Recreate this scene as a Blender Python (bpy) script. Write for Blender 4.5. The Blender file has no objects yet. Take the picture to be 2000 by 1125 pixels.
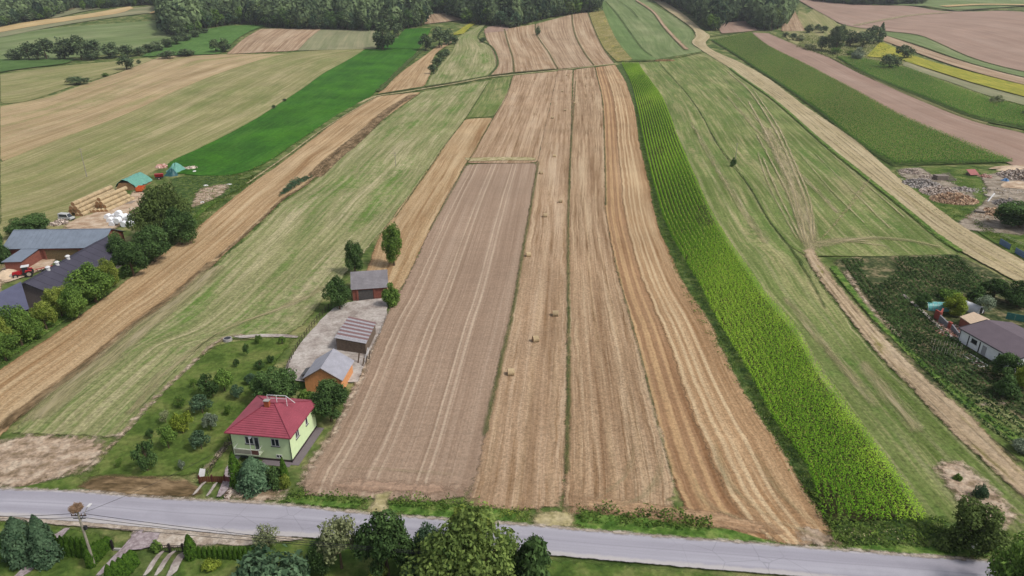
import bpy, math, random
import numpy as np
from mathutils import Vector, Matrix

# ---------------------------------------------------------------- camera, light, exposure
SC = bpy.context.scene
COL = SC.collection
F, CX, CY = 1333.0, 1000.0, 562.5          # lens of the photograph, in its own pixels (2000 x 1125)
TH, CAMH = math.radians(23.4), 65.0        # drone 65 m above the fields, looking 23.4 degrees down
cam_d = bpy.data.cameras.new('camera'); cam = bpy.data.objects.new('camera', cam_d); COL.objects.link(cam)
cam.location = (0, 0, CAMH); cam.rotation_euler = (math.pi / 2 - TH, 0, 0)
cam_d.sensor_width = 36.0; cam_d.lens = 36.0 * F / 2000.0
cam_d.clip_start = 1.0; cam_d.clip_end = 9000.0
SC.camera = cam

SUN_EL, SUN_AZ = math.radians(52), math.radians(112)   # azimuth clockwise from +Y: light falls from the right
W = bpy.data.worlds.new('World'); SC.world = W; W.use_nodes = True
wn = W.node_tree.nodes; wl = W.node_tree.links
sky = wn.new('ShaderNodeTexSky'); sky.sky_type = 'NISHITA'; sky.sun_disc = False
sky.sun_elevation = SUN_EL; sky.sun_rotation = SUN_AZ; sky.dust_density = 3.0; sky.air_density = 1.0; sky.ozone_density = 1.0
bg = wn['Background']; bg.inputs['Strength'].default_value = 0.105
hs = wn.new('ShaderNodeHueSaturation'); hs.inputs['Saturation'].default_value = .42      # thin high cloud over the whole sky
wl.new(sky.outputs['Color'], hs.inputs['Color']); wl.new(hs.outputs['Color'], bg.inputs['Color'])
sd = bpy.data.lights.new('sun', 'SUN'); sun = bpy.data.objects.new('sun', sd); COL.objects.link(sun)
sd.energy = 1.95; sd.angle = math.radians(10); sd.color = (1.0, 0.95, 0.88)
sv = Vector((math.sin(SUN_AZ) * math.cos(SUN_EL), math.cos(SUN_AZ) * math.cos(SUN_EL), math.sin(SUN_EL)))
sun.rotation_euler = sv.to_track_quat('Z', 'Y').to_euler()
vs = SC.view_settings
vs.view_transform = 'Standard'; vs.look = 'None'; vs.exposure = 0.68; vs.gamma = 1.0; vs.use_curve_mapping = False
SC.cycles.use_denoising = True
SC.cycles.max_bounces = 5; SC.cycles.diffuse_bounces = 3; SC.cycles.transparent_max_bounces = 10

rng = np.random.default_rng(7)
random.seed(7)

# ---------------------------------------------------------------- terrain and pixel rays
def hgt(x, y):
    x = np.asarray(x, float); y = np.asarray(y, float)
    r = 55.0 * np.logaddexp(0, (y - 668.0) / 55.0)
    w = 1 / (1 + np.exp(-(y - 760.0) / 60.0))
    und = 2.2 * np.sin(x / 95.0 + 1.3) * np.sin(y / 130.0) + 3.0 * np.sin(x / 210.0 - y / 260.0 + .6)
    return 0.112 * r + und * w

_S, _C = math.sin(TH), math.cos(TH)
_T = np.geomspace(40, 3500, 700)
def at(px, py, h=0.0):
    """world points (x, y, ground + h) that the photograph shows at pixels px, py"""
    px = np.atleast_1d(np.asarray(px, float)); py = np.atleast_1d(np.asarray(py, float))
    a = (px - CX) / F; b = (py - CY) / F
    D = np.stack([a, _C - b * _S, -_S - b * _C], -1)
    X = D[:, None, :] * _T[None, :, None]
    g = CAMH + X[..., 2] - hgt(X[..., 0], X[..., 1]) - h
    below = g < 0
    k = np.where(below.any(1), below.argmax(1), len(_T) - 1); k = np.maximum(k, 1)
    i = np.arange(len(px)); g0, g1 = g[i, k - 1], g[i, k]
    f = np.clip(g0 / np.where(g0 - g1 == 0, 1, g0 - g1), 0, 1)
    t = _T[k - 1] + (_T[k] - _T[k - 1]) * f
    p = D * t[:, None]
    return np.stack([p[:, 0], p[:, 1], hgt(p[:, 0], p[:, 1]) + h], -1)
def at1(px, py, h=0.0): return at([px], [py], h)[0]
def at2(px, py, z):
    """point at absolute height z"""
    a = (px - CX) / F; b = (py - CY) / F
    t = (CAMH - z) / (_S + b * _C)
    return np.array([a * t, (_C - b * _S) * t, z])
def proj(p):
    zf = p[1] * _C - (p[2] - CAMH) * _S; up = p[1] * _S + (p[2] - CAMH) * _C
    return CX + F * p[0] / zf, CY - F * up / zf, zf
def height_to(p, top):
    """height above ground point p whose top shows at pixel row top"""
    lo, hi = 0.0, 60.0
    for _ in range(30):
        m = (lo + hi) / 2
        if proj((p[0], p[1], p[2] + m))[1] > top: lo = m
        else: hi = m
    return lo

# ---------------------------------------------------------------- materials
K = 0.60
def lin(c, k=None):
    k = K if k is None else k
    o = []
    for v in c[:3]:
        v = v / 255.0
        o.append(min(1.0, k * (v / 12.92 if v <= .04045 else ((v + .055) / 1.055) ** 2.4)))
    return (*o, 1.0)

class NT:
    def __init__(s, name):
        s.m = bpy.data.materials.new(name); s.m.use_nodes = True
        s.t = s.m.node_tree; s.n = s.t.nodes; s.l = s.t.links
        s.b = s.n['Principled BSDF']; s.b.inputs['Roughness'].default_value = .85
        s.b.inputs['Specular IOR Level'].default_value = .2
    def put(s, sock, v):
        if hasattr(v, 'is_linked') or isinstance(v, bpy.types.NodeSocket): s.l.new(v, sock)
        else: sock.default_value = v
    def math(s, op, a, b=None, clamp=False):
        n = s.n.new('ShaderNodeMath'); n.operation = op; n.use_clamp = clamp
        s.put(n.inputs[0], a)
        if b is not None: s.put(n.inputs[1], b)
        return n.outputs[0]
    def comb(s, x, y, z=0.0):
        n = s.n.new('ShaderNodeCombineXYZ')
        for i, v in enumerate((x, y, z)): s.put(n.inputs[i], v)
        return n.outputs[0]
    def uv(s):
        n = s.n.new('ShaderNodeUVMap'); n.uv_map = 'UVMap'
        q = s.n.new('ShaderNodeSeparateXYZ'); s.l.new(n.outputs[0], q.inputs[0])
        return q.outputs[0], q.outputs[1]
    def pos(s):
        return s.n.new('ShaderNodeNewGeometry').outputs['Position']
    def obj(s):
        return s.n.new('ShaderNodeTexCoord').outputs['Object']
    def noise(s, vec, scale, detail=3.0, rough=.55, dist=0.0):
        n = s.n.new('ShaderNodeTexNoise'); s.put(n.inputs['Vector'], vec)
        n.inputs['Scale'].default_value = scale; n.inputs['Detail'].default_value = detail
        n.inputs['Roughness'].default_value = rough; n.inputs['Distortion'].default_value = dist
        return n.outputs['Fac']
    def rngm(s, x, a, b, c=0.0, d=1.0):
        n = s.n.new('ShaderNodeMapRange'); n.clamp = True
        s.put(n.inputs[0], x)
        for i, v in enumerate((a, b, c, d)): n.inputs[i + 1].default_value = v
        return n.outputs[0]
    def mix(s, f, a, b, mode='MIX'):
        n = s.n.new('ShaderNodeMix'); n.data_type = 'RGBA'; n.blend_type = mode
        s.put(n.inputs[0], f); s.put(n.inputs[6], a); s.put(n.inputs[7], b)
        return n.outputs[2]
    def gain(s, col, f):
        n = s.n.new('ShaderNodeVectorMath'); n.operation = 'SCALE'
        s.put(n.inputs[0], col[:3] if isinstance(col, tuple) else col); s.put(n.inputs['Scale'], f)
        return n.outputs[0]
    def soften(s, soft, amp=2.0, scale=.9, top=1.0, vec=None):
        """a crop or dirt sheet thins out raggedly over its last metre"""
        a = s.n.new('ShaderNodeAttribute'); a.attribute_name = 'edge'
        n = s.noise(s.pos() if vec is None else vec, scale, 4, .65)
        e = s.math('ADD', a.outputs['Fac'], s.math('MULTIPLY', s.math('SUBTRACT', n, .52), amp * soft))
        s.put(s.b.inputs['Alpha'], s.rngm(e, 0.0, soft * .7, 0.0, top))
    def out(s, col): s.put(s.b.inputs['Base Color'], col); return s.m
    def bump(s, h, strength=.5, dist=.1):
        n = s.n.new('ShaderNodeBump'); n.inputs['Strength'].default_value = strength; n.inputs['Distance'].default_value = dist
        s.put(n.inputs['Height'], h); s.l.new(n.outputs[0], s.b.inputs['Normal'])

def plain(name, c, rough=.7, var=.15, scale=3.0, k=None, metal=0.0, spec=.3, vary=0.0):
    """painted or raw surface with slight wear"""
    t = NT(name); p = t.obj()
    n = t.noise(p, scale, 4)
    f = t.rngm(n, .3, .7, 1 - var, 1 + var)
    if vary: f = t.math('MULTIPLY', f, t.rngm(t.n.new('ShaderNodeObjectInfo').outputs['Random'], 0, 1, 1 - vary, 1 + vary))
    t.out(t.gain(lin(c, k), f)); t.b.inputs['Roughness'].default_value = rough
    t.b.inputs['Metallic'].default_value = metal; t.b.inputs['Specular IOR Level'].default_value = spec
    return t.m

def field_mat(name, base, dark, light, su=.9, sv=.012, amt=1.0, green=None, gs=(.12, .012), gamt=(.45, .65),
              lines=(), lcol=None, lamt=.7, per=None, speck=.28, patch=.12, fine=1.6, bump=.4, lw=.45, cross=0.0, soft=.8, dark2=None, dk=.5):
    """streaked field: u runs across the rows, v along them (metres)"""
    t = NT(name); u, v = t.uv(); P = t.pos()
    wob = t.math('MULTIPLY', t.math('SUBTRACT', t.noise(t.comb(t.math('MULTIPLY', u, .02), t.math('MULTIPLY', v, .018)), 1.0, 2), .5), .9)
    uw = t.math('ADD', u, wob)
    n1 = t.noise(t.comb(t.math('MULTIPLY', uw, su), t.math('MULTIPLY', v, sv)), 1.0, 6, .7)
    n2 = t.noise(t.comb(t.math('MULTIPLY', uw, su * .22), t.math('MULTIPLY', v, sv * .6), 7.3), 1.0, 3, .55)
    s = t.math('ADD', t.math('MULTIPLY', n1, .62), t.math('MULTIPLY', n2, .38))
    cr = t.n.new('ShaderNodeValToRGB'); t.l.new(s, cr.inputs[0])
    e = cr.color_ramp.elements; e[0].position = .5 - .14 / amt; e[0].color = lin(dark); e[1].position = .5 + .14 / amt; e[1].color = lin(light)
    m = cr.color_ramp.elements.new(.5); m.color = lin(base)
    col = cr.outputs[0]
    if green is not None:
        g = t.noise(t.comb(t.math('MULTIPLY', uw, gs[0]), t.math('MULTIPLY', v, gs[1]), 3.1), 1.0, 5, .65)
        g2 = t.noise(P, .35, 4, .6)
        gg = t.rngm(t.math('ADD', t.math('MULTIPLY', g, .7), t.math('MULTIPLY', g2, .3)), gamt[0], gamt[1])
        col = t.mix(gg, col, lin(green))
    if per is not None:     # (spacing, half width, colour, strength): straw rows left by the combine
        for (sp, hw, pc, ps) in per:
            ph = t.math('FRACT', t.math('DIVIDE', uw, sp))
            d = t.math('MULTIPLY', t.math('ABSOLUTE', t.math('SUBTRACT', ph, .5)), sp)
            br = t.rngm(t.noise(t.comb(t.math('MULTIPLY', uw, .5), t.math('MULTIPLY', v, .06), 1.7), 1.0, 4, .6), .35, .6)
            f = t.math('MULTIPLY', t.rngm(d, hw * .4, hw, ps, 0.0), br)
            col = t.mix(f, col, lin(pc))
    if dark2 is not None:   # irregular darker runs where the straw lies thin
        q = t.noise(t.comb(t.math('MULTIPLY', uw, .75), t.math('MULTIPLY', v, .03), 5.5), 1.0, 5, .68)
        col = t.mix(t.rngm(q, .52, .68, 0.0, dk), col, lin(dark2))
        q2 = t.noise(t.comb(t.math('MULTIPLY', uw, 1.9), t.math('MULTIPLY', v, .05), 2.5), 1.0, 4, .7)
        col = t.mix(t.rngm(q2, .55, .7, 0.0, dk * .8), col, lin(light))
    if lines:
        acc = None
        for q in lines:
            d = t.math('ABSOLUTE', t.math('SUBTRACT', t.math('ADD', u, t.math('MULTIPLY', wob, .9)), q))
            f = t.rngm(d, lw * .35, lw, 1.0, 0.0)
            acc = f if acc is None else t.math('MAXIMUM', acc, f)
        br = t.rngm(t.noise(t.comb(t.math('MULTIPLY', u, .6), t.math('MULTIPLY', v, .05), 9.1), 1.0, 3), .3, .6, .45, 1.0)
        col = t.mix(t.math('MULTIPLY', t.math('MULTIPLY', acc, br), lamt), col, lin(lcol))
    if patch:
        pn = t.noise(P, .035, 4, .55)
        col = t.gain(col, t.rngm(pn, .3, .7, 1 - patch, 1 + patch))
    f1 = t.noise(P, fine, 5, .78)
    col = t.gain(col, t.rngm(f1, .36, .64, 1 - speck, 1 + speck))
    if cross:
        f2 = t.noise(t.comb(t.math('MULTIPLY', u, .15), t.math('MULTIPLY', v, 1.4)), 1.0, 2)
        col = t.gain(col, t.rngm(f2, .35, .65, 1 - cross, 1 + cross))
    t.out(col); t.b.inputs['Roughness'].default_value = .95; t.b.inputs['Specular IOR Level'].default_value = .05
    if bump: t.bump(f1, bump, .12)
    if soft: t.soften(soft)
    return t.m

def patch_mat(name, cols, scale=.25, fine=1.5, speck=.3, bump=.4, k=None, pos=(.38, .5, .62), soft=.8, top=1.0, along=0.0):
    """ground of mixed colours without rows"""
    t = NT(name); P = t.pos(); vec = None
    if along:               # worn or grown lengthwise, like a path
        u, v = t.uv(); P = vec = t.comb(u, t.math('MULTIPLY', v, along), 0.0)
    n = t.noise(P, scale, 6, .65); cr = t.n.new('ShaderNodeValToRGB'); t.l.new(n, cr.inputs[0])
    e = cr.color_ramp.elements; e[0].position = pos[0]; e[0].color = lin(cols[0], k); e[1].position = pos[2]; e[1].color = lin(cols[2], k)
    m = cr.color_ramp.elements.new(pos[1]); m.color = lin(cols[1], k)
    f1 = t.noise(P, fine, 5, .7)
    t.out(t.gain(cr.outputs[0], t.rngm(f1, .35, .65, 1 - speck, 1 + speck)))
    t.b.inputs['Roughness'].default_value = .95; t.b.inputs['Specular IOR Level'].default_value = .05
    if bump: t.bump(f1, bump, .1)
    if soft: t.soften(soft, top=top, vec=vec)
    return t.m

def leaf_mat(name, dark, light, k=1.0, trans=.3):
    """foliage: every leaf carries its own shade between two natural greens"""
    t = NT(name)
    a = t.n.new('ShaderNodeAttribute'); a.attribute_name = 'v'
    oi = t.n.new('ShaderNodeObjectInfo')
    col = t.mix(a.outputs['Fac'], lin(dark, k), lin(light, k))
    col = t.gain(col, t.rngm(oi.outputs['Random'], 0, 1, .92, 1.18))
    d = t.n.new('ShaderNodeBsdfDiffuse'); tr = t.n.new('ShaderNodeBsdfTranslucent'); mx = t.n.new('ShaderNodeMixShader')
    t.l.new(col, d.inputs['Color']); t.l.new(col, tr.inputs['Color']); mx.inputs[0].default_value = trans
    t.l.new(d.outputs[0], mx.inputs[1]); t.l.new(tr.outputs[0], mx.inputs[2])
    t.l.new(mx.outputs[0], t.n['Material Output'].inputs['Surface'])
    t.n.remove(t.b)
    return t.m

# ---------------------------------------------------------------- objects
def tag(o, label=None, cat=None, group=None, kind=None):
    if label: o['label'] = label
    if cat: o['category'] = cat
    if group: o['group'] = group
    if kind: o['kind'] = kind
    return o
def link(name, me, mat=None, parent=None):
    o = bpy.data.objects.new(name, me); COL.objects.link(o)
    if mat is not None:
        if len(me.materials) == 0: me.materials.append(mat)
        elif me.materials[0] != mat:
            o.material_slots[0].link = 'OBJECT'; o.material_slots[0].material = mat
    if parent is not None: o.parent = parent
    return o
def empty(name, loc=(0, 0, 0), rz=0.0):
    o = bpy.data.objects.new(name, None); COL.objects.link(o); o.location = Vector([float(c) for c in loc]); o.rotation_euler = (0, 0, rz)
    o.empty_display_size = .2
    return o
def np_mesh(name, V, Fq, uv=None, attr=None, smooth=False, edge=None):
    """mesh from arrays; Fq is (n, k) with one polygon size"""
    V = np.asarray(V, np.float32); Fq = np.asarray(Fq, np.int32); k = Fq.shape[1]
    me = bpy.data.meshes.new(name)
    me.vertices.add(len(V)); me.vertices.foreach_set('co', V.ravel())
    me.loops.add(Fq.size); me.loops.foreach_set('vertex_index', Fq.ravel())
    me.polygons.add(len(Fq)); me.polygons.foreach_set('loop_start', np.arange(0, Fq.size, k, dtype=np.int32))
    if uv is not None:
        l = me.uv_layers.new(name='UVMap'); l.data.foreach_set('uv', np.asarray(uv, np.float32)[Fq.ravel()].ravel())
    if attr is not None:
        a = me.attributes.new('v', 'FLOAT', 'POINT'); a.data.foreach_set('value', np.asarray(attr, np.float32))
    if edge is not None:
        a = me.attributes.new('edge', 'FLOAT', 'POINT'); a.data.foreach_set('value', np.asarray(edge, np.float32))
    if smooth: me.polygons.foreach_set('use_smooth', np.ones(len(Fq), bool))
    me.update(calc_edges=True); me.validate()
    return me

class MB:
    """collects polygons, boxes, tubes in one mesh"""
    def __init__(s): s.v = []; s.f = []
    def poly(s, pts):
        i = len(s.v); s.v += [tuple(float(c) for c in p) for p in pts]; s.f.append(tuple(range(i, i + len(pts)))); return s
    def hexa(s, b, t):
        """solid between two quads (bottom, top), both counter-clockwise from above"""
        i = len(s.v); s.v += [tuple(float(c) for c in p) for p in b] + [tuple(float(c) for c in p) for p in t]
        s.f += [(i + 3, i + 2, i + 1, i), (i + 4, i + 5, i + 6, i + 7)]
        for k in range(4): s.f.append((i + k, i + (k + 1) % 4, i + 4 + (k + 1) % 4, i + 4 + k))
        return s
    def box(s, x0, x1, y0, y1, z0, z1):
        return s.hexa([(x0, y0, z0), (x1, y0, z0), (x1, y1, z0), (x0, y1, z0)], [(x0, y0, z1), (x1, y0, z1), (x1, y1, z1), (x0, y1, z1)])
    def slab(s, quad, th):
        """a sheet with thickness th below its top quad"""
        q = [Vector([float(c) for c in p]) for p in quad]
        n = (q[1] - q[0]).cross(q[3] - q[0]).normalized()
        if n.z < 0: q = [q[0], q[3], q[2], q[1]]; n = -n
        return s.hexa([p - n * th for p in q], q)
    def tube(s, a, b, r0, r1=None, n=8):
        r1 = r0 if r1 is None else r1
        a, b = Vector([float(c) for c in a]), Vector([float(c) for c in b]); d = (b - a).normalized()
        x = d.orthogonal().normalized(); y = d.cross(x); i = len(s.v)
        for c, r in ((a, r0), (b, r1)):
            for k in range(n):
                g = 2 * math.pi * k / n; s.v.append(tuple(c + x * (r * math.cos(g)) + y * (r * math.sin(g))))
        for k in range(n): s.f.append((i + k, i + (k + 1) % n, i + n + (k + 1) % n, i + n + k))
        s.f.append(tuple(i + k for k in reversed(range(n)))); s.f.append(tuple(i + n + k for k in range(n)))
        return s
    def bar(s, a, b, w, h):
        """square bar from a to b"""
        a, b = Vector([float(c) for c in a]), Vector([float(c) for c in b]); d = (b - a).normalized()
        x = d.cross(Vector((0, 0, 1))); x = x.normalized() if x.length > .01 else Vector((1, 0, 0)); y = x.cross(d)
        x = x * (w / 2); y = y * (h / 2)
        return s.hexa([a - x - y, a + x - y, a + x + y, a - x + y], [b - x - y, b + x - y, b + x + y, b - x + y])
    def mesh(s, name):
        me = bpy.data.meshes.new(name); me.from_pydata(s.v, [], s.f); me.update(); return me
    def obj(s, name, mat, parent=None, bevel=0.0):
        o = link(name, s.mesh(name), mat, parent)
        if bevel:
            md = o.modifiers.new('edge', 'BEVEL'); md.width = bevel; md.segments = 1; md.limit_method = 'ANGLE'
        return o

# ---------------------------------------------------------------- ground sheets
def smooth_line(P, n):
    """Catmull-Rom through world points, resampled evenly to n points (x, y)"""
    P = np.asarray(P, float)[:, :2]
    if len(P) > 2:
        Q = np.vstack([2 * P[0] - P[1], P, 2 * P[-1] - P[-2]]); o = []
        for i in range(1, len(Q) - 2):
            t = np.linspace(0, 1, 12, endpoint=False)[:, None]
            a, b, c, d = Q[i - 1], Q[i], Q[i + 1], Q[i + 2]
            o.append(.5 * (2 * b + (c - a) * t + (2 * a - 5 * b + 4 * c - d) * t ** 2 + (3 * b - a - 3 * c + d) * t ** 3))
        P = np.vstack(o + [P[-1:]])
    s = np.r_[0, np.cumsum(np.linalg.norm(np.diff(P, axis=0), axis=1))]
    q = np.linspace(0, s[-1], n)
    return np.stack([np.interp(q, s, P[:, 0]), np.interp(q, s, P[:, 1])], -1), s[-1]
def ragged(n, amp, seed, step):
    r = np.random.default_rng(seed)
    a = np.interp(np.arange(n) * step / 1.6, np.arange(int(n * step / 1.6) + 3), r.normal(0, 1, int(n * step / 1.6) + 3))
    b = np.interp(np.arange(n) * step / 9, np.arange(int(n * step / 9) + 3), r.normal(0, 1, int(n * step / 9) + 3))
    return amp * (.55 * a + .7 * b)
def W2(px): 
    px = np.asarray(px, float); return at(px[:, 0], px[:, 1])
_seed = [100]
def sheet(name, Lw, Rw, mat, lift, rag=.25, kind='structure', step=2.0, parent=None, label=None, grow=0.0):
    """ground sheet draped between two world lines that run the same way"""
    _seed[0] += 1
    l0 = smooth_line(Lw, 2)[1]; r0 = smooth_line(Rw, 2)[1]; ln = max(l0, r0)
    n = int(np.clip(ln / step, 6, 420))
    A, _ = smooth_line(Lw, n); B, _ = smooth_line(Rw, n)
    wd = np.linalg.norm(B - A, axis=1); nn = (B - A) / np.maximum(wd, 1e-3)[:, None]
    if grow: A = A - nn * grow; B = B + nn * grow; wd = wd + 2 * grow
    lift = lift + .003 * (_seed[0] % 11)
    m = int(np.clip(wd.mean() / 6, 2, 26)) + 1
    t = np.linspace(0, 1, m)
    if m == 2: m = 3; t = np.linspace(0, 1, 3)
    X = A[:, None, :] * (1 - t)[None, :, None] + B[:, None, :] * t[None, :, None]
    if rag:                                  # only the outermost columns wander, the rows inside stay straight
        rl = ragged(n, rag * .7, _seed[0], ln / n) * np.minimum(1, wd / 6); rr = ragged(n, rag * .7, _seed[0] + 7777, ln / n) * np.minimum(1, wd / 6)
        X[:, 0] += nn * rl[:, None]; X[:, -1] += nn * rr[:, None]
    z = hgt(X[..., 0], X[..., 1]) + lift * (1 + np.maximum(X[..., 1], 0) / 260.0)
    V = np.concatenate([X, z[..., None]], -1).reshape(-1, 3)
    i = (np.arange(n - 1)[:, None] * m + np.arange(m - 1)[None, :]).ravel()
    Fq = np.stack([i, i + 1, i + m + 1, i + m], -1)
    s = np.r_[0, np.cumsum(np.linalg.norm(np.diff((A + B) / 2, axis=0), axis=1))]
    uv = np.stack([np.broadcast_to(t[None, :] * wd.mean(), (n, m)), np.broadcast_to(s[:, None], (n, m))], -1).reshape(-1, 2)
    e1 = V[Fq[0, 1]] - V[Fq[0, 0]]; e2 = V[Fq[0, 3]] - V[Fq[0, 0]]
    if e1[0] * e2[1] - e1[1] * e2[0] < 0: Fq = Fq[:, ::-1]
    ed = np.minimum(np.minimum(t, 1 - t)[None, :] * wd[:, None], np.minimum(s, s[-1] - s)[:, None] * (1.0 if s[-1] > 12 else 1.6)).ravel()
    o = link(name, np_mesh(name, V, Fq, uv, smooth=True, edge=ed), mat, parent)
    if kind: o['kind'] = kind
    if label: o['label'] = label
    return o
def field(name, L, R, mat, lift=.05, rag=.25, grow=.5, **k): return sheet(name, W2(L), W2(R), mat, lift, rag, grow=grow, **k)
def ribbon(name, line, width, mat, lift=.2, rag=.2, **k):
    """narrow sheet of even width along a line of pixels"""
    P, ln = smooth_line(W2(line), max(8, int(smooth_line(W2(line), 2)[1] / 4)))
    d = np.gradient(P, axis=0); d /= np.linalg.norm(d, axis=1)[:, None]; nrm = np.stack([-d[:, 1], d[:, 0]], -1)
    return sheet(name, P + nrm * width / 2, P - nrm * width / 2, mat, lift, rag, **k)

# base ground, one sheet to beyond the horizon
rows = np.r_[np.arange(-160, 40, 20), np.arange(40, 660, 10), np.arange(660, 1500, 14), np.geomspace(1500, 4200, 40)]
cols = np.linspace(-1, 1, 161)
gx = cols[None, :] * np.minimum(np.maximum(rows, 0) * 1.8 + 420, 3200)[:, None]; gy = np.broadcast_to(rows[:, None], gx.shape)
gv = np.stack([gx, gy, hgt(gx, gy)], -1).reshape(-1, 3)
ii = (np.arange(len(rows) - 1)[:, None] * 161 + np.arange(160)[None, :]).ravel()
M_GROUND = patch_mat('verge_grass', [(70, 92, 44), (104, 120, 66), (150, 148, 100)], .12, 1.1, .3, soft=0)
ground = link('ground', np_mesh('ground', gv, np.stack([ii, ii + 1, ii + 162, ii + 161], -1), smooth=True), M_GROUND)
tag(ground, kind='structure')

# field surfaces
M_VERGE = patch_mat('verge_grass', [(70, 92, 44), (104, 120, 66), (150, 148, 100)], .12, 1.1, .3)
M_STUB_L = field_mat('golden_stubble', (186, 158, 120), (156, 122, 86), (214, 188, 150), amt=1.15, per=[(6.5, 1.5, (216, 192, 154), .4)], dark2=(150, 112, 76), dk=.55, speck=.32, fine=2.6)
M_RIDGE = patch_mat('dry_ridge_grass', [(102, 86, 60), (136, 114, 86), (170, 146, 114)], .3, 1.2, .34, soft=1.2, top=.9, along=0.3)
M_MEADOW = field_mat('mown_meadow', (152, 152, 106), (120, 134, 80), (194, 184, 146), su=.6, sv=.02, amt=1.25, green=(108, 136, 66), gs=(.09, .016), gamt=(.5, .62), per=[(4.2, 1.0, (190, 182, 142), .4)], speck=.36, dark2=(112, 124, 72), dk=.55)
M_PLOUGH = field_mat('harrowed_soil', (174, 150, 134), (158, 132, 114), (190, 168, 150), su=2.2, sv=.01, amt=.9, lines=(), speck=.22, patch=.06, bump=.5, fine=2.6)
M_STUB_P = field_mat('pale_stubble', (182, 154, 125), (152, 124, 96), (210, 186, 157), amt=1.2, per=[(4.6, .9, (214, 188, 154), .4)], speck=.34, dark2=(136, 104, 70), dk=.7, fine=2.6)
M_STUB_Q = field_mat('brown_stubble', (179, 151, 121), (148, 119, 91), (208, 184, 152), amt=1.3, per=[(5.8, .8, (212, 186, 150), .4)], speck=.38, dark2=(122, 92, 62), dk=.85, fine=2.6)
M_STUB_U = field_mat('pink_stubble', (178, 152, 124), (150, 122, 96), (206, 184, 156), amt=1.2, su=.6, per=[(5.0, .9, (216, 194, 168), .55)], speck=.2)
M_LAWN = patch_mat('garden_lawn', [(70, 94, 42), (94, 116, 54), (124, 134, 76)], .2, 1.4, .28)
M_ORCHARD = patch_mat('orchard_grass', [(80, 102, 46), (98, 118, 56), (120, 130, 72)], .16, 1.3, .3)
M_MEADOW_R = field_mat('grazed_meadow', (126, 139, 82), (99, 118, 58), (178, 170, 124), su=.5, sv=.02, amt=1.25, green=(100, 128, 62), gs=(.07, .02), gamt=(.5, .64), per=[(6.0, .8, (182, 174, 136), .4)], speck=.38, dark2=(104, 114, 62), dk=.5, patch=.16)
M_BEET = field_mat('green_crop', (62, 110, 38), (48, 94, 30), (84, 128, 50), su=.5, sv=.03, amt=.9, green=(76, 130, 36), gs=(.04, .03), speck=.26, patch=.2, fine=.9, lines=(9, 10.6, 25, 26.6), lcol=(56, 96, 44), lamt=.4, bump=.8)
M_TAN_L = field_mat('tan_grassland', (188, 166, 128), (164, 142, 104), (208, 186, 150), su=.4, sv=.008, amt=1.2, dark2=(160, 132, 96), dk=.5, green=(158, 154, 104), gs=(.05, .006), gamt=(.5, .62), speck=.16)
M_OLIVE_L = field_mat('olive_grassland', (160, 154, 108), (136, 138, 86), (190, 178, 136), su=.5, sv=.01, amt=1.2, green=(132, 140, 84), gs=(.06, .01), gamt=(.46, .62), speck=.2, dark2=(126, 130, 80), dk=.5, per=[(7, 1.0, (190, 180, 140), .35)])
M_PINK = field_mat('pink_soil', (172, 146, 130), (158, 130, 114), (186, 162, 146), su=.4, sv=.008, amt=.8, speck=.1, patch=.1)
M_FARGREEN = field_mat('far_grass', (126, 142, 94), (106, 126, 76), (152, 160, 116), su=.2, sv=.012, amt=1.1, speck=.14)
M_FARTAN = field_mat('far_stubble', (206, 180, 132), (186, 158, 108), (218, 196, 154), su=.25, sv=.01, speck=.1)
M_FARGREY = field_mat('far_grey_grass', (150, 150, 116), (128, 136, 98), (176, 168, 134), su=.3, sv=.01, speck=.14)
M_YELLOW = field_mat('yellow_flowers', (172, 166, 68), (128, 142, 56), (192, 182, 82), su=.3, sv=.06, amt=.9, green=(132, 146, 58), gs=(.2, .06), gamt=(.5, .62), speck=.2)
M_TRACK = field_mat('sandy_track', (192, 176, 140), (170, 154, 114), (210, 194, 160), su=1.2, sv=.03, amt=1.0, green=(150, 146, 96), gs=(.5, .03), gamt=(.56, .68), speck=.25)
M_DIRT = field_mat('dirt_lane', (192, 170, 140), (164, 142, 112), (210, 190, 162), su=1.4, sv=.05, amt=1.0, green=(150, 142, 84), gs=(.6, .05), gamt=(.54, .66), speck=.3, soft=1.5)
M_RUT = patch_mat('worn_rut', [(150, 132, 100), (170, 150, 116), (190, 172, 140)], .5, 1.6, .25, along=0.15)
M_PALE = patch_mat('pale_dry_grass', [(158, 150, 104), (182, 170, 128), (204, 190, 154)], .4, 1.4, .28, soft=1.0)
M_LANE = patch_mat('thin_dry_grass', [(150, 148, 104), (184, 172, 132), (208, 192, 158)], .5, 1.4, .3, soft=2.4, top=.62, along=0.1)
M_BALK = patch_mat('thin_balk_grass', [(84, 96, 54), (104, 112, 66), (140, 132, 90)], .7, 1.8, .25, soft=.7, top=.62, along=0.3)
M_BARE = patch_mat('bare_soil', [(140, 122, 98), (182, 160, 138), (204, 186, 164)], .45, 1.6, .35, soft=1.8)
M_DKGRASS = patch_mat('rank_grass', [(58, 80, 42), (82, 104, 54), (114, 126, 72)], .5, 1.6, .35)
M_BRIGHT = patch_mat('fresh_verge', [(72, 104, 42), (98, 130, 58), (134, 152, 82)], .6, 1.8, .3)
M_GARDEN = patch_mat('vegetable_garden', [(62, 76, 46), (86, 94, 60), (136, 126, 96)], .3, 1.2, .4)
M_CONC = patch_mat('worn_concrete', [(160, 148, 140), (186, 176, 168), (206, 198, 190)], .25, 2.0, .14, soft=.12)
M_GRAVEL = patch_mat('gravel', [(168, 152, 136), (192, 178, 162), (212, 200, 186)], .8, 3.0, .22)
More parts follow.
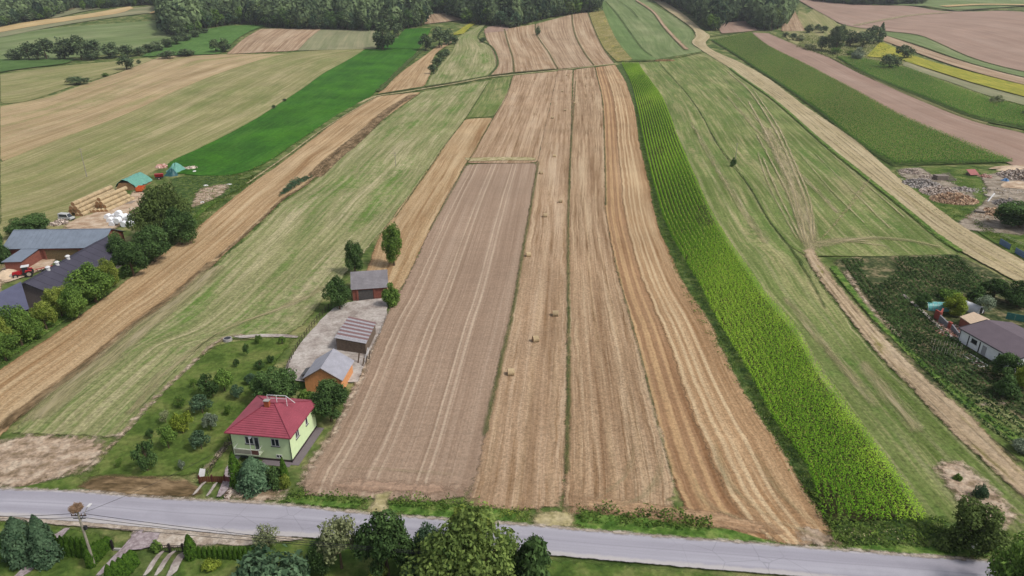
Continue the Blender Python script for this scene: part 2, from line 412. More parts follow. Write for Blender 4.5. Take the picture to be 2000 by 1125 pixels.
M_YARD = patch_mat('trodden_yard', [(128, 116, 98), (160, 148, 132), (186, 172, 156)], .25, 1.6, .28, soft=2.2)
M_SAND = patch_mat('sandy_yard', [(178, 150, 124), (204, 180, 154), (222, 202, 180)], .3, 2.0, .18)
M_BLADE = patch_mat('paved_path', [(150, 136, 138), (172, 158, 160), (190, 178, 180)], 2.0, 5.0, .12, soft=.12)
M_FURROW = patch_mat('furrow_grass', [(58, 78, 40), (82, 100, 54), (108, 116, 70)], .6, 1.8, .3, along=0.3)

def road_mat():
    t = NT('asphalt'); u, v = t.uv(); P = t.pos()
    n = t.noise(t.comb(t.math('MULTIPLY', u, .55), t.math('MULTIPLY', v, .012)), 1.0, 4, .55)
    cr = t.n.new('ShaderNodeValToRGB'); t.l.new(n, cr.inputs[0]); e = cr.color_ramp.elements
    e[0].position = .34; e[0].color = lin((168, 165, 176)); e[1].position = .66; e[1].color = lin((192, 190, 200))
    col = cr.outputs[0]
    # worn joint along the middle and paler, dusty edges
    d = t.math('ABSOLUTE', t.math('SUBTRACT', t.math('ADD', u, t.math('MULTIPLY', t.math('SUBTRACT', t.noise(t.comb(0.0, t.math('MULTIPLY', v, .06)), 1, 3), .5), .5)), 2.75))
    col = t.mix(t.rngm(d, .03, .16, .3, 0), col, lin((138, 134, 146)))
    ed = t.math('MINIMUM', u, t.math('SUBTRACT', 5.4, u))
    en = t.math('ADD', ed, t.math('MULTIPLY', t.math('SUBTRACT', t.noise(P, .9, 4), .5), .9))
    col = t.mix(t.rngm(en, .1, .6, .75, 0), col, lin((206, 200, 196)))
    for ln_ in (1.45, 3.95):     # tyres have polished two runs
        dd = t.math('ABSOLUTE', t.math('SUBTRACT', u, ln_)); col = t.mix(t.math('MULTIPLY', t.rngm(dd, .15, .8, .22, 0), t.rngm(t.noise(P, .12, 3), .35, .65)), col, lin((150, 147, 156)))
    col = t.mix(t.rngm(t.noise(P, .09, 4, .6), .58, .64, 0, .22), col, lin((150, 148, 158)))
    vor = t.n.new('ShaderNodeTexVoronoi'); vor.feature = 'DISTANCE_TO_EDGE'; vor.inputs['Scale'].default_value = .22
    t.l.new(t.n.new('ShaderNodeNewGeometry').outputs['Position'], vor.inputs['Vector'])
    cm = t.math('MULTIPLY', t.rngm(vor.outputs['Distance'], .004, .014, .35, 0), t.rngm(t.noise(P, .05, 2), .52, .6))
    col = t.mix(cm, col, lin((120, 118, 128)))
    f = t.noise(P, 6.0, 4, .7)
    t.out(t.gain(col, t.rngm(f, .3, .7, .94, 1.06))); t.b.inputs['Roughness'].default_value = .8; t.soften(.22)
    return t.m
M_ROAD = road_mat()

RT = [(-120, 953), (0, 958), (150, 963), (300, 975), (430, 982), (560, 990), (700, 1005), (870, 1018), (1000, 1027), (1150, 1040), (1300, 1052), (1500, 1067), (1700, 1082), (1830, 1092), (2000, 1105), (2140, 1116)]
RB = [(-120, 1007), (0, 1012), (150, 1022), (300, 1035), (450, 1047), (630, 1056), (800, 1068), (1000, 1083), (1100, 1090), (1300, 1108), (1420, 1118), (1620, 1135), (1800, 1150), (2000, 1166), (2140, 1178)]

# ---- the strips between the road and the cross track, from the left
field('tan_field', [(0, 318), (105, 277), (250, 222), (375, 165), (500, 120), (560, 105)], [(0, 208), (90, 190), (180, 160), (310, 113), (380, 109), (450, 106)], M_TAN_L, .05)
field('olive_field', [(0, 455), (120, 425), (235, 370), (330, 320), (410, 281), (500, 234), (590, 175), (640, 139), (715, 97)], [(0, 318), (105, 277), (250, 222), (340, 180), (420, 147), (500, 120), (560, 105), (640, 98), (700, 96)], M_OLIVE_L, .08)
field('olive_field', [(-160, 520), (-80, 480), (0, 455)], [(-160, 380), (-80, 350), (0, 318)], M_OLIVE_L, .07)
field('tan_field', [(-160, 380), (-80, 350), (0, 318)], [(-120, 250), (-60, 230), (0, 208)], M_TAN_L, .045)
field('upper_grass_field', [(0, 204), (60, 196), (150, 166), (235, 140), (300, 116)], [(0, 145), (90, 133), (145, 127), (230, 120), (290, 113)], M_OLIVE_L, .07)
field('green_crop_field', [(345, 340), (332, 319), (410, 281), (500, 233), (590, 175), (640, 140), (715, 96)], [(395, 345), (462, 341), (520, 318), (575, 281), (650, 232), (720, 192), (775, 140), (818, 97)], M_BEET, .12)
field('green_crop_field', [(720, 95), (772, 76), (792, 57)], [(818, 97), (836, 68), (843, 55)], M_BEET, .12)
ribbon('field_verge', [(470, 352), (520, 326), (590, 280), (665, 226), (732, 190)], 4.5, M_VERGE, .17)
ribbon('field_verge', [(480, 362), (560, 306), (640, 248), (734, 191)], 1.6, M_PALE, .2)
field('stubble_strip', [(-120, 800), (0, 724), (50, 690), (125, 642), (232, 562), (300, 511), (375, 456), (410, 426), (475, 373), (545, 323), (600, 281), (675, 225), (735, 189)],
      [(-120, 930), (0, 852), (30, 820), (75, 787), (125, 750), (200, 692), (275, 627), (350, 575), (500, 441), (550, 393), (605, 356), (650, 306), (690, 281), (760, 225), (823, 180)], M_STUB_L, .10)
ribbon('dry_ridge', [(0, 846), (30, 816), (75, 783), (125, 746), (200, 690), (275, 627), (350, 573), (420, 510)], 3.0, M_RIDGE, .22, .4)
ribbon('dry_ridge', [(420, 510), (500, 441), (550, 393), (605, 356), (650, 306), (690, 281)], 1.8, M_RIDGE, .22, .4)
field('weed_strip', [(600, 345), (640, 308), (690, 268), (750, 218), (800, 186)], [(628, 350), (665, 312), (705, 278), (770, 215), (815, 186)], M_RIDGE, .2)
field('meadow', [(25, 850), (75, 800), (125, 762), (200, 704), (275, 640), (350, 585), (500, 450), (550, 402), (612, 358), (655, 314), (695, 283), (765, 226), (826, 180)],
      [(235, 858), (300, 790), (400, 690), (440, 664), (560, 655), (640, 575), (700, 505), (755, 440), (830, 340), (870, 281), (909, 232), (955, 158)], M_MEADOW, .14, .3)
ribbon('pale_lane', [(60, 830), (130, 765), (205, 706), (280, 642), (352, 588), (430, 520)], 6.1, M_LANE, .26, .3)
field('bare_ground', [(-60, 945), (0, 955), (60, 952), (120, 934), (160, 930)], [(-60, 862), (0, 862), (80, 852), (180, 855), (248, 848)], M_BARE, .18, .6)
ribbon('bare_edge', [(165, 928), (240, 850), (300, 785), (400, 690), (440, 662), (490, 655)], 1.6, M_BARE, .24, .35)
ribbon('furrow', [(262, 815), (330, 742), (396, 676), (425, 655)], .5, M_FURROW, .3, .2)
ribbon('pale_lane', [(250, 815), (330, 725), (440, 648), (560, 600), (640, 560)], 3.4, M_LANE, .28, .3)
field('stubble_strip', [(705, 560), (756, 440), (830, 340), (872, 281), (910, 233)], [(778, 575), (800, 530), (851, 431), (909, 321), (925, 301), (935, 281), (962, 231)], M_STUB_L, .12)
field('grass_strip', [(910, 231), (935, 195), (957, 156)], [(963, 229), (988, 190), (998, 150)], M_MEADOW_R, .13)
ribbon('furrow', [(770, 430), (840, 330), (880, 272), (915, 225), (952, 165)], .8, M_FURROW, .26, .3)
ribbon('grass_balk', [(838, 455), (870, 397), (905, 335), (925, 300), (945, 265), (966, 228), (990, 190), (1001, 150)], 1.0, M_BALK, .28, .3)
field('stubble_strip', [(912, 320), (935, 283), (966, 229), (993, 178), (1003, 148)], [(1049, 320), (1058, 278), (1078, 190), (1089, 140)], M_STUB_P, .13)
ribbon('straw_band', [(908, 314), (980, 312), (1048, 312)], 7.0, M_PALE, .2, .5)
pl = [(587, 971), (598, 930), (650, 850), (700, 745), (745, 640), (790, 560), (850, 432), (911, 321)]
pr = [(916, 990), (955, 800), (1000, 600), (1021, 480), (1048, 320)]
M_PLOUGH = field_mat('harrowed_soil', (171, 147, 126), (152, 128, 108), (188, 166, 145), su=3.0, sv=.012, amt=1.0, lines=(3.6, 5.1, 10.6, 12.1, 18.6, 20.0), lcol=(212, 192, 168), lamt=.68, lw=.3, speck=.22, patch=.06, bump=.5, cross=.05, fine=2.6)
field('ploughed_field', pl, pr, M_PLOUGH, .14, .3)
field('worn_headland', [(600, 958), (640, 930)], [(918, 978), (922, 948)], field_mat('headland_soil', (178, 150, 128), (156, 128, 106), (196, 172, 148), su=.02, sv=1.0, amt=1.0, speck=.3, soft=2.4), .2, .3)
field('plot_stubble', [(913, 995), (955, 802), (1002, 600), (1023, 480), (1050, 320), (1070, 230), (1090, 137)], [(1101, 1010), (1104, 800), (1108, 560), (1113, 281), (1118, 137)], M_STUB_P, .13, .3)
ribbon('grass_balk', [(945, 862), (958, 800), (980, 706), (1004, 600), (1023, 485), (1040, 390), (1052, 318)], 1.3, M_BALK, .27, .3)
ribbon('grass_balk', [(1107, 940), (1109, 860), (1111, 760), (1111, 640), (1110, 520), (1110, 420), (1116, 281), (1124, 160)], 1.2, M_BALK, .27, .25)
field('stubble_strip', [(1107, 1011), (1111, 800), (1111, 560), (1116, 281), (1121, 137)], [(1318, 1010), (1310, 930), (1288, 845), (1265, 752), (1250, 692), (1225, 607), (1212, 562), (1199, 506), (1182, 406), (1179, 281), (1174, 190), (1161, 132)], M_STUB_Q, .14, .3)
M_STUB_O = field_mat('orange_stubble', (176, 140, 102), (150, 112, 74), (200, 168, 128), amt=1.1, lines=(2.8, 7.4, 9.0, 11.6, 13.4, 15.2, 18.4, 19.6), lcol=(218, 192, 152), lamt=.75, lw=.7, speck=.34, dark2=(150, 108, 68), dk=.55, fine=2.6)
SL, SR = W2([(1440, 1062), (1350, 1010), (1312, 925), (1290, 845), (1267, 752), (1252, 692), (1227, 607), (1214, 562), (1201, 506), (1184, 406), (1181, 281), (1176, 190), (1163, 132)]), W2([(1640, 1074), (1610, 1020), (1560, 950), (1507, 858), (1487, 832), (1437, 747), (1375, 624), (1335, 562), (1300, 486), (1277, 421), (1262, 343), (1247, 281), (1237, 212), (1220, 160), (1201, 128)])
_a, _ = smooth_line(SL, 120); _b, _ = smooth_line(SR, 120); _m = _a * .56 + _b * .44; _m1 = _a * .5 + _b * .5; _m2 = _a * .6 + _b * .4
M_STUB_B = field_mat('dark_brown_stubble', (168, 133, 100), (143, 108, 77), (192, 159, 124), amt=1.2, lines=(1.0, 3.0, 3.7, 5.9), lcol=(210, 176, 132), lamt=.75, lw=.6, speck=.3, dark2=(136, 92, 56), dk=.4, fine=2.6)
M_STUB_O = field_mat('tan_stubble', (184, 152, 116), (152, 119, 86), (212, 185, 147), amt=1.1, lines=(1.2, 3.4, 5.0, 7.4), lcol=(222, 198, 160), lamt=.75, lw=.55, speck=.34, dark2=(150, 110, 72), dk=.6, fine=2.6)
sheet('brown_stubble_strip', SL, _m1, M_STUB_B, .15, .3, grow=.5)
sheet('tan_stubble_strip', _m2, SR, M_STUB_O, .19, .3, grow=.7)
field('worn_headland', [(1110, 1000), (1112, 962)], [(1590, 1062), (1470, 1010)], field_mat('headland_stubble', (180, 148, 116), (150, 116, 86), (206, 178, 144), su=.02, sv=.8, amt=1.1, speck=.36, soft=2.4), .22, .5)
ribbon('grass_balk', [(1316, 950), (1305, 900), (1287, 843), (1265, 752), (1250, 692), (1226, 608), (1214, 562), (1200, 506)], .7, M_BALK, .29, .4)
ribbon('grass_balk', [(1184, 406), (1181, 281), (1176, 190), (1162, 132)], 1.0, M_BALK, .29, .3)
field('corn_verge', [(1660, 1068), (1612, 1018), (1562, 950), (1509, 858), (1439, 747), (1377, 624), (1337, 562), (1302, 486), (1279, 421), (1264, 343), (1249, 281), (1239, 212), (1222, 160), (1203, 128)],
      [(1850, 1040), (1612, 1016), (1582, 918), (1529, 843), (1464, 724), (1402, 624), (1372, 562), (1352, 531), (1309, 451), (1289, 393), (1262, 281), (1247, 207), (1234, 160), (1217, 125)], M_DKGRASS, .12, .5)

for ln, w in (([(1296, 880), (1282, 945), (1235, 982), (1150, 990)], 1.6), ([(1395, 860), (1425, 950), (1500, 1012), (1605, 1052)], 1.8), ([(1470, 880), (1530, 975), (1610, 1048)], 1.6), ([(1340, 905), (1380, 985), (1470, 1030)], 1.4), ([(1240, 850), (1225, 930), (1160, 975)], 1.2)):
    ribbon('turning_track', ln, w, M_LANE, .3, .3)
ribbon('turning_track', [(628, 917), (760, 921), (925, 936)], 1.0, M_LANE, .28, .2)
# ---- right of the maize
cr_top = [(1815, 1005), (1780, 950), (1737, 893), (1700, 843), (1612, 727), (1550, 629), (1500, 572), (1457, 511), (1410, 443), (1370, 368), (1332, 281), (1295, 190), (1270, 155), (1247, 122)]
CRW = at([p[0] for p in cr_top], [p[1] for p in cr_top], 2.0)
CLW = W2([(1612, 1020), (1580, 920), (1527, 845), (1495, 787), (1462, 724), (1400, 624), (1370, 562), (1350, 531), (1307, 451), (1287, 393), (1260, 281), (1245, 207), (1232, 160), (1215, 125)])
sheet('maize_soil', CLW, CRW, patch_mat('darkened_soil', [(54, 54, 34), (70, 68, 42), (84, 84, 50)], .5, 1.6, .3), .16, .1)  # soil colour darkened to deepen the gaps between the maize rows
sheet('meadow', CRW - np.array([1, 0, 0]), W2([(2120, 1075), (2000, 985), (1925, 908), (1855, 838), (1785, 768), (1720, 702), (1672, 644), (1610, 564), (1572, 505), (1535, 474), (1500, 428), (1462, 363), (1400, 280), (1362, 212), (1325, 165), (1286, 121)])[::1], M_MEADOW_R, .1, .3)
field('meadow', [(1590, 500), (1572, 500), (1535, 472), (1500, 427), (1462, 362), (1430, 323), (1400, 280), (1362, 212), (1325, 165), (1286, 121)],
      [(1880, 505), (1835, 468), (1755, 402), (1680, 341), (1610, 283), (1560, 240), (1500, 190), (1428, 137), (1400, 115), (1372, 102)], M_MEADOW_R, .11, .3)
ribbon('furrow', [(1572, 520), (1535, 474), (1500, 428), (1462, 363), (1430, 320), (1400, 280), (1362, 212), (1325, 165), (1286, 121)], .9, M_FURROW, .24, .3)
ribbon('furrow', [(1615, 610), (1590, 560), (1560, 510), (1540, 480)], .9, M_FURROW, .24, .3)
ribbon('fresh_verge', [(1880, 495), (1830, 462), (1750, 396), (1675, 336), (1605, 279), (1500, 188), (1425, 134)], 2.6, M_BRIGHT, .25, .5)
ribbon('furrow', [(1880, 500), (1828, 463), (1750, 399), (1675, 339), (1605, 281), (1500, 190), (1425, 136)], .9, M_FURROW, .29, .3)
field('sandy_track', [(2040, 585), (1980, 548), (1890, 500), (1825, 458), (1750, 396), (1675, 336), (1605, 280), (1500, 189), (1425, 134), (1370, 99), (1352, 85), (1359, 71), (1350, 55), (1320, 33), (1290, 12), (1275, 2)],
      [(2040, 540), (2000, 513), (1940, 480), (1875, 441), (1800, 386), (1725, 325), (1670, 276), (1575, 211), (1500, 155), (1450, 126), (1391, 99), (1378, 85), (1386, 72), (1371, 60), (1340, 33), (1312, 14), (1292, 2)], M_TRACK, .2, .4)
for q in (.3, .44, .62, .74):
    a = np.array([(2030, 575), (1890, 500), (1750, 396), (1605, 280), (1500, 189), (1425, 134), (1372, 100)], float); b = np.array([(2030, 536), (1905, 460), (1800, 386), (1670, 276), (1575, 211), (1450, 126), (1390, 100)], float)
    ribbon('wheel_rut', a * (1 - q) + b * q, .7, M_RUT if q in (.3, .62) else M_PALE, .27 + q * .04, .25)
field('dirt_lane', [(2120, 1060), (2000, 975), (1925, 905), (1857, 843), (1787, 767), (1720, 700), (1675, 644), (1612, 562), (1577, 508), (1570, 486)], [(2120, 1010), (2000, 923), (1950, 873), (1920, 843), (1890, 810), (1825, 757), (1757, 692), (1700, 632), (1640, 562), (1598, 506), (1590, 484)], M_DIRT, .2, .35)
for q in (.25, .72):
    a = np.array([(2000, 975), (1857, 843), (1720, 700), (1612, 562), (1572, 503)], float); b = np.array([(2000, 923), (1920, 843), (1757, 692), (1640, 562), (1592, 503)], float)
    ribbon('wheel_rut', a * (1 - q) + b * q, .55, M_RUT, .28 + q * .02, .2)
ribbon('fresh_verge', [(1625, 520), (1668, 575), (1735, 650), (1800, 712), (1860, 765), (1930, 820), (2010, 880)], 2.4, M_BRIGHT, .22, .5)
M_LINE = patch_mat('worn_grass_line', [(158, 150, 110), (188, 174, 136), (208, 192, 160)], .8, 2.4, .3, soft=.75, top=.8, along=0.1)
for ln, w in (([(1580, 486), (1562, 420), (1548, 370), (1520, 310), (1490, 250), (1462, 200)], 1.5), ([(1574, 482), (1553, 420), (1538, 380), (1508, 320), (1478, 265)], 1.2), ([(1588, 480), (1580, 420), (1570, 385), (1540, 310), (1505, 240), (1460, 175), (1420, 140)], 1.5),
              ([(1592, 474), (1586, 415), (1577, 380), (1548, 310), (1514, 240), (1470, 175)], 1.2), ([(1568, 478), (1540, 420), (1515, 370), (1490, 310)], 1.1), ([(1560, 474), (1530, 420), (1500, 360), (1480, 300)], .9), ([(1600, 470), (1660, 474), (1740, 484)], 1.0), ([(1400, 130), (1440, 190), (1500, 260), (1560, 330)], .8), ([(1620, 300), (1690, 360), (1770, 430)], .9), ([(1590, 300), (1650, 360), (1740, 450)], .8), ([(1560, 300), (1620, 370), (1690, 440)], .8)):
    ribbon('worn_line', ln, w, M_LINE, .25, .25)
ribbon('worn_track', [(1586, 492), (1576, 450), (1562, 405), (1542, 350), (1520, 300), (1495, 250)], 6.5, M_LANE, .235, .3)
ribbon('worn_track', [(1590, 478), (1640, 470), (1700, 474)], 4.5, M_LANE, .235, .3)
ribbon('wheel_rut', [(1600, 472), (1640, 430), (1680, 380), (1702, 346)], .8, M_PALE, .25, .2)
ribbon('wheel_rut', [(1625, 445), (1660, 400), (1690, 358)], .8, M_PALE, .25, .2)
ribbon('pale_lane', [(1585, 485), (1680, 468), (1760, 470), (1845, 487)], 3.9, M_LANE, .24, .5)
for ln, w in (([(1530, 580), (1580, 640), (1630, 700), (1680, 760)], 1.0), ([(1680, 705), (1740, 780), (1800, 850)], 1.4), ([(1610, 680), (1660, 735), (1720, 800)], .8), ([(1350, 240), (1400, 330), (1450, 410), (1500, 480)], 1.0), ([(1420, 190), (1500, 280), (1560, 340), (1640, 420)], .9)):
    ribbon('pale_lane', ln, w * 2.2 + 1, M_LANE, .21, .5)
field('garden', [(1990, 905), (1880, 815), (1800, 745), (1755, 690), (1680, 600), (1622, 504)], [(2160, 900), (2150, 800), (2120, 700), (2080, 610), (1960, 545), (1868, 497)], M_GARDEN, .12, .4)
ribbon('bare_edge', [(1650, 530), (1690, 590), (1735, 640), (1765, 664)], 2.0, M_BARE, .24, .8)
ribbon('garden_path', [(1762, 577), (1800, 610), (1850, 656), (1868, 668)], .9, M_CONC, .26, .1)
field('rough_grass', [(2100, 990), (1990, 900), (1880, 812), (1830, 765)], [(2140, 900), (2010, 830), (1930, 785), (1850, 745)], M_MEADOW_R, .16, .5)
ribbon('bare_edge', [(1905, 795), (1945, 792), (1990, 790)], 1.2, M_BARE, .24, .3)
field('bare_plot', [(1925, 1045), (1868, 975), (1838, 935), (1805, 896)], [(2010, 1035), (1950, 968), (1895, 918), (1872, 902)], M_BARE, .26, .3)
field('rank_grass', [(1655, 1068), (1612, 1022)], [(1960, 1080), (1840, 1010)], M_DKGRASS, .17, .6)

# wood yard on the right
field('yard_gravel', [(1850, 448), (1895, 420), (1930, 380), (1910, 345)], [(2080, 470), (2050, 420), (2040, 370), (2010, 325)], M_YARD, .14, .8)
field('yard_dirt', [(1905, 405), (1850, 398), (1800, 366), (1760, 346), (1752, 330)], [(1912, 388), (1890, 372), (1840, 352), (1815, 340), (1800, 328)], M_YARD, .17, .6)
field('yard_sand', [(1930, 332), (1945, 326)], [(2050, 330), (2050, 322)], M_SAND, .2, .6)
field('yard_sand', [(1950, 368), (1960, 356)], [(2060, 376), (2060, 350)], M_SAND, .2, .6)
field('yard_grass', [(1840, 440), (1800, 400), (1765, 372), (1745, 330)], [(1905, 440), (1920, 390), (1915, 350), (1910, 325)], M_LAWN, .1, .6)
field('yard_grass', [(2060, 550), (1990, 505), (1895, 445), (1850, 425)], [(2080, 480), (2030, 455), (1960, 440), (1900, 418)], M_LAWN, .11, .6)

# ---- beyond the cross track
field('maize_ground', [(1745, 326), (1670, 278), (1580, 206), (1500, 151), (1440, 111), (1388, 79)], [(1985, 318), (1880, 281), (1760, 230), (1650, 170), (1575, 130), (1500, 92), (1467, 64)], M_DKGRASS, .14)
field('pink_soil_strip', [(1990, 330), (1885, 281), (1762, 228), (1652, 168), (1577, 128), (1502, 90), (1468, 64)], [(2120, 300), (2000, 262), (1900, 238), (1800, 199), (1700, 155), (1620, 114), (1555, 90), (1500, 66)], M_PINK, .12)
ribbon('grass_balk', [(2100, 297), (2000, 261), (1900, 236), (1800, 197), (1700, 153), (1620, 113), (1556, 89), (1502, 65)], 2.6, M_BALK, .25, .4)
field('maize_ground', [(2120, 290), (2000, 255), (1900, 232), (1800, 193), (1700, 151), (1632, 112)], [(2120, 240), (2000, 214), (1920, 192), (1850, 168), (1770, 136), (1668, 112)], M_DKGRASS, .2)
field('grass_lane', [(2120, 236), (2000, 207), (1920, 185), (1850, 160), (1760, 128)], [(2120, 222), (2000, 192), (1900, 165), (1830, 143), (1770, 122)], M_FARGREY, .22)
field('yellow_field', [(2100, 215), (2000, 190), (1900, 163), (1830, 141), (1755, 118), (1690, 112)], [(2100, 190), (2000, 168), (1900, 143), (1830, 125), (1780, 108), (1720, 82)], M_YELLOW, .24)
field('tan_lane', [(2100, 188), (2000, 167), (1900, 141), (1800, 108), (1722, 80)], [(2100, 172), (2000, 154), (1900, 128), (1800, 95), (1730, 71)], M_STUB_U, .25)
field('grass_strip', [(2100, 170), (2000, 152), (1900, 126), (1800, 92), (1722, 69)], [(2100, 160), (2000, 143), (1900, 117), (1830, 86), (1790, 71), (1722, 63)], M_FARGREEN, .27)
ribbon('grass_balk', [(2100, 158), (2000, 142), (1900, 116), (1830, 85), (1790, 70), (1722, 62)], 3.0, M_BALK, .33, .5)
ribbon('grass_balk', [(2100, 171), (2000, 153), (1900, 127), (1800, 93), (1725, 70)], 2.4, M_BALK, .33, .5)
field('pink_soil_field', [(2120, 160), (2000, 141), (1900, 114), (1830, 84), (1790, 69), (1720, 61), (1650, 50), (1610, 30), (1560, 2)], [(2300, 60), (2000, 25), (1900, 24), (1840, 23), (1780, 14), (1720, 11), (1660, 10), (1620, 4), (1590, -6)], M_PINK, .2)
ribbon('pale_lane', [(1668, 52), (1720, 42), (1780, 32), (1860, 26)], 9.6, M_LANE, .3, .5)
field('scrub_grass', [(1900, 280), (1700, 152), (1620, 113), (1540, 84)], [(1960, 200), (1760, 115), (1725, 60), (1640, 48), (1560, 20)], M_OLIVE_L, .08)
field('scrub_grass', [(1540, 80), (1528, 60)], [(1660, 70), (1600, 10)], M_OLIVE_L, .1)
field('pink_soil_field', [(1410, 67), (1396, 46)], [(1480, 61), (1458, 42)], M_PINK, .2)
field('pink_soil_field', [(1526, 62), (1530, 25)], [(1573, 62), (1552, 22)], M_STUB_U, .2)
ribbon('grass_balk', [(1390, 72), (1420, 67), (1466, 63)], 5, M_BALK, .2, .5)
# hillside meadows in the middle
field('hill_meadow', [(1248, 122), (1225, 85), (1206, 55), (1180, 12), (1175, -4)], [(1372, 101), (1350, 85), (1355, 70), (1345, 54), (1315, 33), (1270, 5), (1262, -4)], M_FARGREEN, .1)
field('hill_meadow', [(1216, 118), (1200, 80), (1186, 50), (1172, 2)], [(1285, 118), (1255, 98), (1225, 60), (1182, 2)], field_mat('hill_grass', (114, 138, 84), (98, 122, 68), (134, 152, 100), su=.2, sv=.01, speck=.14), .16)
ribbon('furrow', [(1274, 112), (1255, 97), (1238, 75), (1222, 52), (1203, 26), (1182, 4)], 1.6, M_FURROW, .3, .4)
ribbon('furrow', [(1246, 36), (1230, 18), (1205, 2)], 1.6, M_FURROW, .3, .4)
ribbon('brown_lane', [(1342, 99), (1318, 76), (1298, 54), (1275, 24), (1242, 2)], 5.0, M_STUB_U, .3, .6)
ribbon('field_verge', [(1215, 121), (1290, 118), (1370, 104)], 5.0, M_VERGE, .26, .8)
field('flower_strip', [(1206, 122), (1178, 92), (1163, 62), (1150, 26)], [(1236, 118), (1206, 82), (1192, 55), (1178, 22)], field_mat('wild_flowers', (150, 140, 86), (104, 116, 58), (176, 162, 120), su=.3, sv=.25, amt=1.2, green=(188, 172, 50), gs=(.12, .05), gamt=(.56, .68), speck=.3), .17)
# strips on the slope
b0 = [(957, 149), (967, 125), (959, 95), (949, 72), (946, 56)]
b1 = [(1004, 143), (1002, 118), (996, 97), (990, 78), (985, 58)]
b2 = [(1090, 136), (1072, 105), (1056, 82), (1047, 66), (1046, 48)]
b3 = [(1160, 129), (1140, 102), (1126, 76), (1119, 52), (1117, 29)]
b4 = [(1201, 125), (1178, 95), (1163, 64), (1154, 42), (1148, 25)]
M_UP2 = field_mat('slope_stubble', (178, 150, 120), (148, 120, 92), (208, 186, 156), amt=1.2, su=.5, per=[(6.0, 1.0, (214, 192, 166), .6)], speck=.18)
for l, r, mt in ((b0, b1, M_STUB_U), (b1, b2, M_UP2), (b2, b3, M_STUB_U), (b3, b4, M_STUB_O)):
    field('slope_field', l, r, M_UP2 if mt is M_STUB_O else mt, .14)
for b in (b1, b2, b3, b4): ribbon('grass_balk', b, 2.2, M_BALK, .24, .4)
field('pink_soil_field', [(945, 66), (952, 54)], [(990, 62), (1000, 46)], M_PINK, .2)
field('tan_slope_field', [(736, 186), (787, 140), (845, 98), (868, 84)], [(828, 170), (842, 140), (850, 108), (884, 82)], M_STUB_L, .14)
field('slope_meadow', [(830, 172), (850, 140), (884, 100), (898, 72), (943, 49)], [(954, 152), (968, 126), (957, 92), (935, 72), (948, 48)], M_MEADOW, .15)
ribbon('furrow', [(955, 150), (972, 126), (962, 95), (934, 75), (950, 50)], 2.6, M_FURROW, .26, .7)
ribbon('field_verge', [(740, 180), (785, 134), (825, 98)], 5.0, M_FURROW, .26, .9)
ribbon('cross_track', [(700, 205), (735, 190), (790, 182), (830, 175), (890, 165), (955, 153), (1010, 147), (1090, 139), (1160, 131), (1205, 126)], 3.4, M_PALE, .3, .4)
ribbon('track_verge', [(735, 187), (825, 172), (890, 162), (955, 150), (1010, 143), (1085, 136)], 2.6, M_FURROW, .33, .5)
field('yellow_field', [(882, 70), (900, 58), (925, 42)], [(905, 68), (918, 55), (938, 42)], M_YELLOW, .22)
field('pink_soil_field', [(827, 49), (832, 27)], [(906, 40), (868, 27)], M_STUB_U, .22)
# far left hillside
field('tan_far_field', [(442, 107), (475, 78), (510, 57)], [(580, 100), (605, 75), (628, 57)], M_STUB_U, .14)
field('grey_far_field', [(580, 100), (605, 75), (627, 57)], [(735, 96), (735, 75), (738, 60)], M_FARGREY, .13)
field('maize_far_field', [(275, 112), (310, 93), (350, 78), (400, 60), (450, 52), (515, 50)], [(400, 108), (432, 104), (460, 80), (480, 67), (500, 58), (522, 51)], field_mat('far_crop', (92, 128, 66), (78, 112, 54), (108, 142, 78), su=.4, sv=.1, speck=.2), .2)
field('maize_far_field', [(-60, 160), (0, 143), (60, 134), (125, 126), (145, 118)], [(-60, 122), (0, 118), (60, 117), (110, 117), (145, 116)], field_mat('far_crop_dark', (88, 118, 62), (72, 100, 50), (104, 132, 76), su=.4, sv=.1, speck=.2), .25)
field('far_meadow', [(-80, 120), (100, 116), (340, 92), (420, 60)], [(-80, 80), (0, 72), (100, 56), (340, 36), (345, 12)], M_FARGREEN, .08)
field('far_meadow', [(-80, 84), (0, 74), (80, 58), (160, 44), (260, 30), (345, 22)], [(-80, 66), (0, 60), (80, 48), (170, 30), (260, 17), (345, 10)], M_FARGREY, .16)
field('tan_far_field', [(-80, 80), (0, 65), (60, 54), (150, 40), (230, 28), (262, 18)], [(-80, 70), (0, 55), (60, 44), (150, 32), (200, 24), (255, 14)], M_FARTAN, .24)
ribbon('pale_lane', [(295, 28), (318, 18), (336, 10)], 6, M_FARTAN, .3, .5)
field('tan_far_field', [(60, 38), (110, 24), (150, 16)], [(110, 36), (160, 24), (200, 18)], M_FARGREY, .2)
ribbon('pale_lane', [(130, 22), (155, 12), (180, 3)], 9, M_FARTAN, .3, .5)
field('far_meadow', [(1700, 12), (1800, 14), (1870, 24)], [(1750, -8), (1850, -8), (2100, 6)], M_FARGREEN, .3)
ribbon('tan_far_field', [(1840, 16), (1920, 12), (2050, 14)], 14, M_FARTAN, .5, .5)
ribbon('grass_balk', [(1800, 14), (1850, 22), (1940, 20), (2060, 22)], 8, M_BALK, .5, .5)

